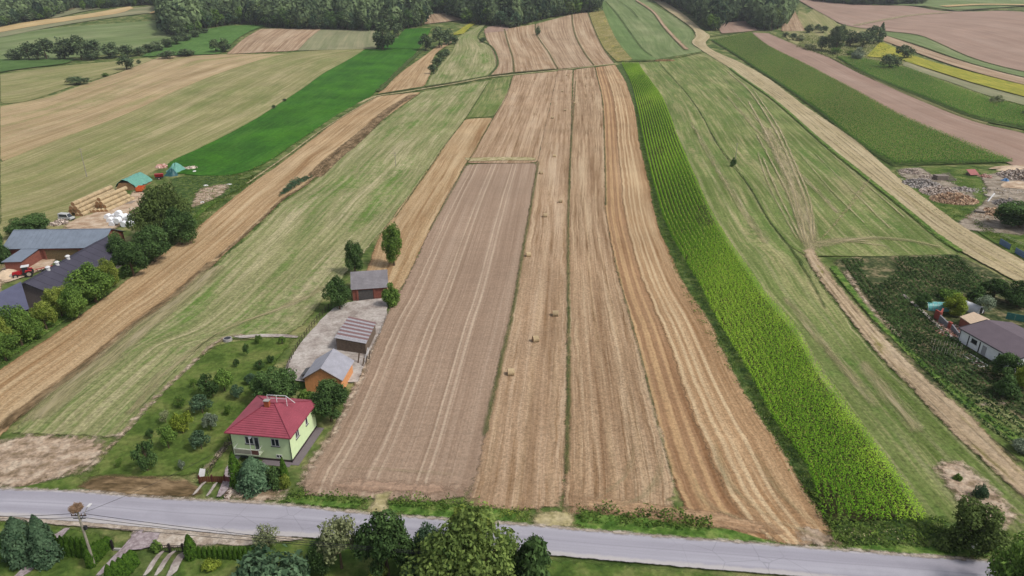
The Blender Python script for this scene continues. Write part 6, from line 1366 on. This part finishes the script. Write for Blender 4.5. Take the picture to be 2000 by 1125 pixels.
mb = MB(); mb.tube((.6, -.5, 1.2), (.6, -.5, 2.5), .06, None, 8); mb.obj('exhaust', G_DARK, tr); mb = MB(); mb.box(2.6, 3.1, -.45, .45, .55, 1.0); mb.obj('front_weight', plain('weight', (196, 190, 180), .7, .1), tr)
im = tag(empty('plough', V3(*at1(82, 530)), math.radians(208)), 'rusty mounted plough standing behind the red tractor', 'plough')
mb = MB(); mb.bar((-2.6, -.5, .9), (1.2, .5, .9), .16, .16); mb.obj('beam', M_REDP, im)
for k in range(5):
    x = -2.3 + k * .8; mb = MB(); mb.bar((x, -.45 + k * .2, .9), (x - .25, -.45 + k * .2, .2), .1, .1); mb.hexa([(x - .7, -.6 + k * .2, .05), (x, -.5 + k * .2, .05), (x, -.4 + k * .2, .05), (x - .7, -.5 + k * .2, .05)], [(x - .6, -.45 + k * .2, .5), (x, -.5 + k * .2, .4), (x, -.4 + k * .2, .4), (x - .6, -.38 + k * .2, .5)]); mb.obj('ploughshare', G_DARK, im)
tl = tag(empty('trailer', V3(*at1(276, 375)), az_ + .2), 'orange slatted farm trailer below the long green tarpaulin', 'trailer')
mb = MB(); mb.box(-2.2, 2.2, -1, 1, .8, .95); mb.obj('bed', M_ORP, tl)
for y in (-1, 1):
    for k in range(8): mb = MB(); x = -2.15 + k * .56; mb.box(x, x + .38, y - .04, y + .04, .96, 1.9); mb.obj('slat', M_ORP, tl)
    mb = MB(); mb.box(-2.2, 2.2, y - .07, y + .07, 1.91, 2.0); mb.obj('rail', M_ORP, tl)
for x in (-2.2, 2.2): mb = MB(); mb.box(x - .04, x + .04, -.95, .95, .96, 1.85); mb.obj('end_board', M_ORP, tl)
for x in (-1.3, 1.3):
    for y in (-.95, .95): wheel(tl, (x, y, .42), .42, .22)
mb = MB(); mb.bar((2.2, 0, .8), (3.6, 0, .5), .12, .12); mb.obj('drawbar', G_DARK, tl)
rm = tag(empty('seed_drill', V3(*at1(312, 350)), .3), 'red farm machine between the two green tarpaulins', 'machine')
mb = MB(); mb.hexa([(-1.4, -.4, 1.0), (1.4, -.4, 1.0), (1.4, .4, 1.0), (-1.4, .4, 1.0)], [(-1.5, -.8, 2.1), (1.5, -.8, 2.1), (1.5, .8, 2.1), (-1.5, .8, 2.1)]); mb.obj('hopper', M_REDP, rm); mb = MB(); mb.box(-1.5, 1.5, -.5, .5, .6, .9); mb.obj('frame', G_DARK, rm)
for s in (-1, 1): wheel(rm, (0, s * 1.1, .5), .5, .25)
vn = tag(empty('van', V3(*at1(131, 430)), math.radians(-10)), 'old white van parked at the end of the straw stack', 'van')
M_VAN = plain('dusty_white_paint', (206, 208, 206), .5, .12, 2)
mb = MB(); mb.hexa([(-2.2, -.9, .4), (2.3, -.9, .4), (2.3, .9, .4), (-2.2, .9, .4)], [(-2.2, -.9, 1.2), (2.25, -.9, 1.1), (2.25, .9, 1.1), (-2.2, .9, 1.2)]); mb.hexa([(-2.2, -.9, 1.2), (1.5, -.9, 1.17), (1.5, .9, 1.17), (-2.2, .9, 1.2)], [(-2.1, -.8, 2.25), (.9, -.8, 2.2), (.9, .8, 2.2), (-2.1, .8, 2.25)]); mb.obj('body', M_VAN, vn, .06)
mb = MB(); mb.hexa([(1.53, -.78, 1.2), (1.56, -.78, 1.2), (1.56, .78, 1.2), (1.53, .78, 1.2)], [(.98, -.7, 2.1), (1.01, -.7, 2.1), (1.01, .7, 2.1), (.98, .7, 2.1)]); mb.obj('windscreen', G_GLASS, vn)
for s in (-1, 1):
    mb = MB(); mb.hexa([(-1.6, s * .905 - .015, 1.35), (1.2, s * .905 - .015, 1.35), (1.2, s * .905 + .015, 1.35), (-1.6, s * .905 + .015, 1.35)], [(-1.6, s * .84 - .015, 2.0), (.85, s * .84 - .015, 2.0), (.85, s * .84 + .015, 2.0), (-1.6, s * .84 + .015, 2.0)]); mb.obj('side_window', G_GLASS, vn)
    for x in (-1.4, 1.5): wheel(vn, (x, s * .82, .34), .34, .2)
mb = MB(); mb.box(2.3, 2.42, -.9, .9, .4, .62); mb.obj('bumper', G_DARK, vn)
cr_ = tag(empty('car', V3(*at1(1962, 648)), math.radians(-38)), 'dark car with pale bonnet parked behind the white house', 'car')
mb = MB(); mb.hexa([(-2.1, -.85, .3), (2.1, -.85, .3), (2.1, .85, .3), (-2.1, .85, .3)], [(-2.1, -.85, .95), (2.05, -.85, .85), (2.05, .85, .85), (-2.1, .85, .95)]); mb.obj('body', plain('dark_paint', (52, 56, 66), .3, .05), cr_, .08)
mb = MB(); mb.hexa([(-1.5, -.78, .95), (1.0, -.78, .92), (1.0, .78, .92), (-1.5, .78, .95)], [(-1.0, -.62, 1.42), (.3, -.62, 1.42), (.3, .62, 1.42), (-1.0, .62, 1.42)]); mb.obj('cabin', G_GLASS, cr_, .05)
mb = MB(); mb.box(1.05, 2.0, -.75, .75, .9, .93); mb.obj('bonnet', M_VAN, cr_)
for s in (-1, 1):
    for x in (-1.3, 1.3): wheel(cr_, (x, s * .8, .32), .32, .2)

# ---------------------------------------------------------------- wood yard and garden things
def planks(name, label, cat, px, py, rz, L, n, layers, w, mat_, th=.12, gap=.06):
    r = tag(empty(name, V3(*at1(px, py)), rz), label, cat)
    me = None
    for l_ in range(layers):
        for k in range(n):
            mb = MB(); y = (k - n / 2) * (w + gap); mb.box(-L / 2 + random.uniform(-.2, .2), L / 2 + random.uniform(-.2, .2), y, y + w, l_ * (th + .1), l_ * (th + .1) + th); mb.obj('plank', mat_, r)
    return r
M_GREYW = plain('grey_timber', (150, 138, 128), .9, .25, 3); M_PALEW = plain('pale_timber', (196, 186, 172), .9, .18, 3)
planks('timber_stack', 'stack of grey timber in front of the firewood heaps', 'timber', 1836, 352, math.radians(4), 4.6, 4, 7, .7, M_GREYW, .2)
planks('timber_stack', 'low stack of grey boards beside the silage bales', 'timber', 253, 395, az_, 6.5, 8, 2, .5, M_GREYW, .15)
planks('board_heap', 'loose pile of pale boards in the middle of the wood yard', 'timber', 1938, 383, math.radians(20), 4.5, 6, 2, .4, M_PALEW, .12, .15)
planks('pallet_stack', 'small stack of pallets left of the orange split logs', 'pallets', 1913, 416, math.radians(-25), 2.6, 4, 4, .5, M_GREYW, .14)
mb = MB(); p = at1(1930, 392); mb.bar((p[0] - 1.5, p[1] - 2, .3), (p[0] + 4, p[1] + 3.5, 1.6), .35, .2); tag(mb.obj('beam', G_WHITE), 'long pale beam lying across the pile of boards', 'beam')
for i in range(6):
    p = at1(1852 + i * 2.6, 354 - i * .3); mb = MB(); mb.tube((p[0], p[1] - 1.5, 0), (p[0] - 1.2, p[1] + 3.2, 2.3), .14, .1, 6); tag(mb.obj('pole', M_GREYW), 'grey pole leaning beside the timber stack', 'pole', 'poles leaning beside the timber stack')
ht = tag(empty('kennel', V3(*at1(1898, 343)), math.radians(8)), 'small hut with a pinkish red lean-to roof in the wood yard', 'hut')
mb = MB(); mb.box(-1.7, 1.7, -1, 1.2, 0, 1.0); mb.obj('wall', G_WOOD, ht); mb = MB(); mb.slab([(-1.9, -1.5, .7), (1.9, -1.5, .7), (1.9, 1.4, 2.2), (-1.9, 1.4, 2.2)], .1); mb.obj('roof', plain('faded_red_sheet', (176, 104, 100), .6, .12), ht)
mf = tag(empty('metal_fence', V3(*at1(1951, 477)), 0), 'blue-grey corrugated fence beside the sandy track', 'fence'); o0 = mf.location
M_BLUEF = plain('blue_grey_fence', (112, 140, 178), .5, .12, 2)
Pf = [V3(*at1(1951 + 60 * k / 6, 477 + 36 * k / 6)) - o0 for k in range(7)]
for k in range(6):
    if k == 2: continue
    a, b = Pf[k], Pf[k + 1]; mb = MB(); dd = (b - a).normalized(); nn = V3(-dd.y, dd.x, 0) * .04
    for q in range(8):
        c0, c1 = a.lerp(b, q / 8 + .01), a.lerp(b, (q + .92) / 8); sft = nn * (1 if q % 2 else 0)
        mb.hexa([c0 - nn + sft, c1 - nn + sft, c1 + nn + sft, c0 + nn + sft], [v_ + V3(0, 0, 1.75) for v_ in (c0 - nn + sft, c1 - nn + sft, c1 + nn + sft, c0 + nn + sft)])
    mb.obj('fence_panel', M_BLUEF, mf)
for k in range(7): mb = MB(); mb.tube(Pf[k] + V3(0, -.08, 0), Pf[k] + V3(0, -.08, 1.85), .05, None, 6); mb.obj('fence_post', G_DARK, mf)
def post_fence(name, label, pts, n, h, mat_, rails=(.9,), r=.06):
    ln_, _ = smooth_line(W2(pts), n); o = tag(empty(name, (ln_[0][0], ln_[0][1], 0), 0), label, 'fence'); b = V3(ln_[0][0], ln_[0][1], 0)
    Q = [V3(q[0], q[1], float(hgt(*q))) - b for q in ln_]
    me = None
    for q in Q:
        mb = MB(); t_ = V3(random.uniform(-.06, .06), random.uniform(-.06, .06), 0); mb.tube(q + V3(0, 0, -.2), q + t_ + V3(0, 0, h * random.uniform(.92, 1.06)), r, None, 6); mb.obj('fence_post', mat_, o)
    for z in rails:
        mb = MB()
        for a, c in zip(Q[:-1], Q[1:]): mb.tube(a + V3(0, 0, z), c + V3(0, 0, z), .03, None, 4)
        mb.obj('rail', mat_, o)
    return o
post_fence('yard_fence', 'thin dark post fence between meadow and concrete yard', [(560, 742), (566, 712), (590, 668), (620, 628), (648, 600)], 22, 1.5, plain('dark_post', (72, 60, 52), .9, .2), (.6, 1.2))
post_fence('rail_fence', 'pale rail fence between wood yard and paddock', [(1899, 432), (1930, 450), (1965, 467), (2005, 484)], 12, 1.0, M_PALEW, (.5, .9))
post_fence('orchard_fence', 'thin dark wire fence along the lane beside the orchard', [(408, 935), (425, 902), (448, 868)], 7, 1.4, plain('fence_iron', (70, 60, 56), .8, .1), (.5, 1.1), .04)
post_fence('field_fence', 'ragged stake fence between striped shed and ploughed field', [(722, 702), (733, 676), (745, 648), (757, 618)], 12, 1.3, M_GREYW, (.7,), .05)
# plastic tunnels
def tunnel(label, px, py, rz, L, r, mat_):
    t = tag(empty('plastic_tunnel', V3(*at1(px, py)), rz), label, 'greenhouse'); n = 12
    mb = MB()
    for k in range(n):
        a, b = math.pi * k / n, math.pi * (k + 1) / n; p = [(r * math.cos(a), r * 1.15 * math.sin(a)), (r * math.cos(b), r * 1.15 * math.sin(b))]
        mb.poly([(-L / 2, p[0][0], p[0][1]), (L / 2, p[0][0], p[0][1]), (L / 2, p[1][0], p[1][1]), (-L / 2, p[1][0], p[1][1])])
    for x in (-L / 2, L / 2): mb.poly([(x, r * math.cos(math.pi * k / n), r * 1.15 * math.sin(math.pi * k / n)) for k in range(n + 1)])
    mb.obj('cover', mat_, t)
    mb = MB()
    for x in np.linspace(-L / 2, L / 2, 5):
        for k in range(n): a, b = math.pi * k / n, math.pi * (k + 1) / n; mb.tube((x, r * 1.01 * math.cos(a), r * 1.165 * math.sin(a)), (x, r * 1.01 * math.cos(b), r * 1.165 * math.sin(b)), .03, None, 4)
    mb.obj('hoop', G_WHITE, t)
    mb = MB(); mb.box(-L / 2 - .03, -L / 2 - .006, -.55, .55, 0, 1.7); mb.obj('door', G_DARK, t); return t
tunnel('teal plastic garden tunnel beside the vegetables', 1827, 604, math.radians(172), 4.4, 1.5, plain('teal_film', (110, 190, 188), .35, .08))
tunnel('white plastic tunnel with dark doorway right of the lime tree', 1892, 606, math.radians(118), 5.0, 1.6, plain('white_tunnel_film', (226, 228, 234), .35, .05))
for i, (x, y) in enumerate(((1897, 701), (1910, 711))):
    b = tag(empty('raised_bed', V3(*at1(x, y)), rz + .02), ['white framed garden bed farther from the lane end', 'white framed garden bed nearer the house corner tree'][i], 'garden bed', 'white framed garden beds')
    mb = MB(); mb.box(-1.3, 1.3, -.85, .85, 0, .22); mb.obj('soil', plain('bed_soil', (96, 80, 72), .95, .3, 4) if i == 0 else bpy.data.materials['bed_soil'], b)
    for q in ((-1.4, 1.4, -.95, -.86), (-1.4, 1.4, .86, .95), (-1.4, -1.31, -.86, .86), (1.31, 1.4, -.86, .86)): mb = MB(); mb.box(*q, 0, .32); mb.obj('frame_board', G_WHITE, b)
st = MB(); st.tube((0, 0, 0), (0, 0, 1.7), .035, None, 5); stm = st.mesh('stake'); stm.materials.append(M_PALEW)
for i in range(22):
    o = link('stake', stm); o.location = V3(*at1(1818 + (i % 11) * 6 + random.uniform(-2, 2), 676 + (i // 11) * 14 + (i % 11) * 1.2)); tag(o, 'thin pale stake among the vegetables before the white house', 'stake', 'stakes in the vegetable garden')
tm = tag(empty('trampoline', V3(*at1(1984, 592)), 0), 'round dark blue trampoline at the edge of the garden', 'trampoline')
mb = MB(); mb.tube((0, 0, .8), (0, 0, .86), 1.8, None, 20); mb.obj('mat', plain('navy_mat', (36, 44, 78), .7, .1), tm)
for k in range(6): a = k * 1.047; mb = MB(); mb.tube((1.75 * math.cos(a), 1.75 * math.sin(a), 0), (1.75 * math.cos(a), 1.75 * math.sin(a), 1.9), .04, None, 6); mb.obj('leg', G_DARK, tm)
mb = MB(); mb.tube((1.2, -1.2, .86), (1.2, -1.2, 1.3), .35, .1, 8); mb.obj('cushion', G_WHITE, tm)
pn = tag(empty('green_screen', V3(*at1(1985, 628)), math.radians(-30)), 'teal mesh screen in front of the trampoline', 'screen')
for k in range(4): mb = MB(); mb.box(k * 1.6 - 2, k * 1.6 - .45, -.03, .03, .1, 1.7); mb.obj('screen_panel', plain('teal_mesh', (56, 122, 116), .7, .12) if k == 0 else bpy.data.materials['teal_mesh'], pn)
for i, (x, y) in enumerate(((1905, 579), (1910, 581))):
    mb = MB(); mb.tube((0, 0, 0), (0, 0, .95), .32, None, 12); o = mb.obj('barrel', plain('navy_plastic', (40, 52, 92), .4, .08) if i == 0 else bpy.data.materials['navy_plastic']); o.location = V3(*at1(x, y)); tag(o, ['navy barrel standing right of the white tunnel roof', 'second navy barrel nearest the silvery bush'][i], 'barrel', 'navy barrels in the garden')

# ---------------------------------------------------------------- roadside
M_CPOLE = plain('concrete_pole', (168, 160, 146), .9, .15, 2); M_CABLE = plain('cable', (46, 46, 50), .6, .05)
pb = V3(*at1(186, 1108)); pp = tag(empty('power_pole', pb, 0), 'concrete power pole with stork nest on top beside the thujas', 'power pole')
mb = MB(); mb.tube((0, 0, -.3), (0, 0, 8.9), .17, .12, 8); mb.obj('pole', M_CPOLE, pp)
mb = MB(); mb.bar((-.9, 0, 8.1), (.9, 0, 8.1), .1, .1); mb.bar((-.7, -.02, 7.75), (.75, -.02, 7.75), .1, .1); xo = mb.obj('crossarm', G_DARK, pp)
for x in (-.8, -.35, .35, .8): mb = MB(); mb.tube((x, 0, 8.16), (x, 0, 8.4), .06, .04, 6); mb.obj('insulator', plain('ceramic', (120, 84, 66), .3, .05) if x == -.8 else bpy.data.materials['ceramic'], xo)
mb = MB(); mb.tube((.1, 0, 7.4), (1.0, .5, 9.0), .045, None, 6); la = mb.obj('lamp_arm', G_CONC, pp); mb = MB(); mb.hexa([(.9, .4, 8.96), (1.2, .4, 9.0), (1.35, .85, 9.12), (1.05, .85, 9.1)], [(.9, .4, 9.08), (1.2, .4, 9.12), (1.35, .85, 9.22), (1.05, .85, 9.2)]); mb.obj('lamp_head', G_WHITE, la)
mb = MB(); mb.box(.18, .48, -.12, .18, 6.0, 6.5); mb.obj('junction_box', G_DARK, pp)
mb = MB(); mb.tube((0, 0, 8.9), (0, 0, 9.05), .5, .6, 12); mb.obj('nest_platform', G_DARK, pp)
rg = np.random.default_rng(5); mb = MB()
for i in range(420):
    a = rg.uniform(0, 6.28); r = .6 * math.sqrt(rg.uniform(.1, 1)); z = 9.08 + rg.uniform(0, .5) * (.35 + .65 * r / .72); d = V3(-math.sin(a) + rg.normal(0, .4), math.cos(a) + rg.normal(0, .4), rg.normal(0, .2)).normalized() * rg.uniform(.2, .5); p = V3(r * math.cos(a), r * math.sin(a), z)
    mb.bar(p - d, p + d, .035, .035)
ns = mb.obj('stork_nest', plain('dry_twigs', (150, 122, 96), .95, .35, 9)); ns.location = pb; tag(ns, 'round stork nest of dry twigs on the power pole', 'nest')
def cable(label, a, b, sag, r=.028):
    a, b = V3(*a), V3(*b); mb = MB(); n = 14; pr_ = a
    for i in range(1, n + 1):
        f = i / n; q = a.lerp(b, f) - V3(0, 0, sag * 4 * f * (1 - f)); mb.tube(pr_, q, r, None, 4); pr_ = q
    return tag(mb.obj('power_cable', M_CABLE), label, 'cable', 'overhead cables')
far_l = at2(-160, 1003, 8.2); far_r = at2(900, 1083, 6.6)
cable('upper overhead cable running left from the nest pole', pb + V3(-.8, 0, 8.4), far_l, .4); cable('lower overhead cable running left from the nest pole', pb + V3(-.7, 0, 7.8), at2(-160, 1006, 7.8), .35)
cable('upper overhead cable crossing the verge right of the nest pole', pb + V3(.8, 0, 8.4), far_r, .5); cable('middle overhead cable right of the nest pole', pb + V3(.7, 0, 7.8), at2(900, 1086, 6.4), .4); cable('lowest thick cable right of the nest pole', pb + V3(.15, 0, 6.6), at2(900, 1088, 6.0), .15)
cable('thin house cable rising across the road from the nest pole', pb + V3(.3, 0, 8.4), V3(*at2(460, 862, 4.6)), .6, .02)
p2 = V3(far_r[0], far_r[1], 0); sp = tag(empty('power_pole', p2, 0), 'second concrete power pole hidden in the walnut crown', 'power pole'); mb = MB(); mb.tube((0, 0, 0), (0, 0, 6.9), .17, .12, 8); mb.obj('pole', M_CPOLE, sp); mb = MB(); mb.bar((-.8, 0, 6.5), (.8, 0, 6.5), .1, .1); mb.obj('crossarm', G_DARK, sp)
for i, (x, t, b, lb) in enumerate(((170, 289, 346, 'pale concrete pole standing in the olive field'), (773, 297, 326, 'thin grey pole standing in the striped meadow'), (1436, 279, 313, 'thin pale pole with a bush at its foot in the right meadow'))):
    p = at1(x, b); h_ = height_to(p, t); po = tag(empty('field_pole', V3(*p), 0), lb, 'pole'); mb = MB(); mb.tube((0, 0, -.3), (0, 0, h_), .17 if i == 0 else .13, .1, 7); mb.obj('pole', M_CPOLE, po)
    mb = MB(); mb.bar((-.9, 0, h_ - .5), (.9, 0, h_ - .5), .1, .1); mb.bar((-.7, 0, h_ - 1.3), (.7, 0, h_ - 1.3), .1, .1); mb.obj('crossarm', M_CPOLE, po)
# garden gate south of the road
M_IRON = plain('black_iron', (48, 42, 44), .6, .1)
gp = [at1(x, y) for x, y in ((303, 1078), (333, 1080), (359, 1080), (374, 1082))]; g0_ = V3(*gp[0]); gt = tag(empty('garden_gate', g0_, 0), 'black iron gate with posts across the concrete drive strips', 'gate'); Q = [V3(*p) - g0_ for p in gp]
for q in Q: mb = MB(); mb.box(q.x - .11, q.x + .11, q.y - .11, q.y + .11, -.2, 1.5); mb.obj('gate_post', M_IRON, gt)
for a, b in zip(Q[:-1], Q[1:]):
    for z in (.2, 1.2): mb = MB(); mb.bar(a + V3(0, 0, z), b + V3(0, 0, z), .06, .06); mb.obj('rail', M_IRON, gt)
    n_ = max(3, int((b - a).length / .28))
    mb = MB()
    for k in range(1, n_): c_ = a.lerp(b, k / n_); mb.bar(c_ + V3(0, 0, .2), c_ + V3(0, 0, 1.2), .03, .03)
    mb.obj('picket', M_IRON, gt)
gp = [at1(x, y) for x, y in ((222, 1074), (258, 1076), (285, 1078))]; g0_ = V3(*gp[0]); g2 = tag(empty('low_wall', g0_, 0), 'low pale kerb wall with one dark post by the grey path', 'wall'); Q = [V3(*p) - g0_ for p in gp]
mb = MB(); mb.bar(Q[0] + V3(0, 0, .12), Q[1] + V3(0, 0, .12), .25, .3); mb.obj('kerb', G_CONC, g2); mb = MB(); mb.box(-.11, .11, -.11, .11, 0, 1.6); mb.obj('fence_post', M_IRON, g2)
# brown fence and sheet before the green house
gp = [at1(x, y) for x, y in ((391, 945), (416, 944), (441, 944), (455, 946))]; g0_ = V3(*gp[0]); bf = tag(empty('board_fence', g0_, 0), 'brown board gate and fence in front of the green house drive', 'gate'); Q = [V3(*p) - g0_ for p in gp]
M_BROWN = plain('brown_boards', (120, 72, 52), .8, .15, 3); M_ROSE = plain('reddish_gate', (140, 86, 84), .8, .12, 3)
for i, (a, b) in enumerate(zip(Q[:-1], Q[1:])):
    n_ = 6 if i < 2 else 3
    for k in range(n_):
        c_, d_ = a.lerp(b, k / n_ + .01), a.lerp(b, (k + .93) / n_); mb = MB(); mb.bar(c_.lerp(d_, .5) + V3(0, 0, .08), c_.lerp(d_, .5) + V3(0, 0, 1.25), (d_ - c_).length, .04); mb.obj('plank', M_BROWN if i < 2 else M_ROSE, bf)
for q in Q: mb = MB(); mb.box(q.x - .09, q.x + .09, q.y - .09, q.y + .09, -.2, 1.5); mb.obj('gate_post', plain('dark_red_post', (104, 52, 50), .7, .1) if q == Q[0] else bpy.data.materials['dark_red_post'], bf)
ws = at1(396, 934); wb = tag(empty('white_board', V3(*ws), .5), 'white board propped up behind the brown gate', 'board'); mb = MB(); mb.hexa([(-.55, -.02, .5), (.25, -.02, .1), (.25, .03, .1), (-.55, .03, .5)], [(-.1, .3, 1.55), (.6, .3, 1.2), (.6, .35, 1.2), (-.1, .35, 1.55)]); mb.obj('panel', G_WHITE, wb); mb = MB(); mb.tube((.3, .36, 0), (.3, .36, 1.7), .04, None, 6); mb.obj('stake', G_DARK, wb)
M_PRINT = plain('grey_print', (120, 124, 132), .6, .1)
for i, (x, y, hh) in enumerate(((1899, 1076, 1.2), (1914, 1066, 1.25))):
    p = at1(x, y); s = tag(empty('sign_board', V3(*p), math.radians(28)), ['white sign board nearer the road under the dark tree', 'white sign board set back behind the first one'][i], 'sign', 'white sign boards under the roadside tree')
    mb = MB(); mb.box(-.62, .62, -.03, .03, .35, hh + .2); mb.obj('panel', G_WHITE, s)
    for k in range(3): mb = MB(); mb.box(-.48, .48 - .15 * k, -.04, -.031, .55 + .22 * k, .62 + .22 * k); mb.obj('print_line', M_PRINT, s)
    for xx in (-.5, .5): mb = MB(); mb.tube((xx, .05, -.2), (xx, .05, hh + .25), .035, None, 6); mb.obj('post', M_GREYW, s)
p = at1(445, 665); cv = tag(empty('well_ring', V3(*p), 0), 'concrete well ring with dark opening at the top of the orchard', 'well'); mb = MB(); mb.tube((0, 0, 0), (0, 0, .55), .9, .85, 16); mb.obj('ring', G_CONC, cv); mb = MB(); mb.tube((0, 0, .552), (0, 0, .57), .66, .66, 16); mb.obj('opening', G_DARK, cv)  # solid dark disc on the ring paints the shade of the hole
# ---------------------------------------------------------------- air
mb = MB(); mb.box(-3300, 3300, -260, 4300, -3, 560); hz = mb.obj('haze', None); hm = bpy.data.materials.new('valley_air'); hm.use_nodes = True; hn = hm.node_tree
hn.nodes.remove(hn.nodes['Principled BSDF']); pv = hn.nodes.new('ShaderNodeVolumePrincipled'); pv.inputs['Color'].default_value = (.9, .94, 1, 1); pv.inputs['Density'].default_value = .00008; pv.inputs['Anisotropy'].default_value = .2
hn.links.new(pv.outputs[0], hn.nodes['Material Output'].inputs['Volume']); hz.data.materials.append(hm); tag(hz, kind='stuff')
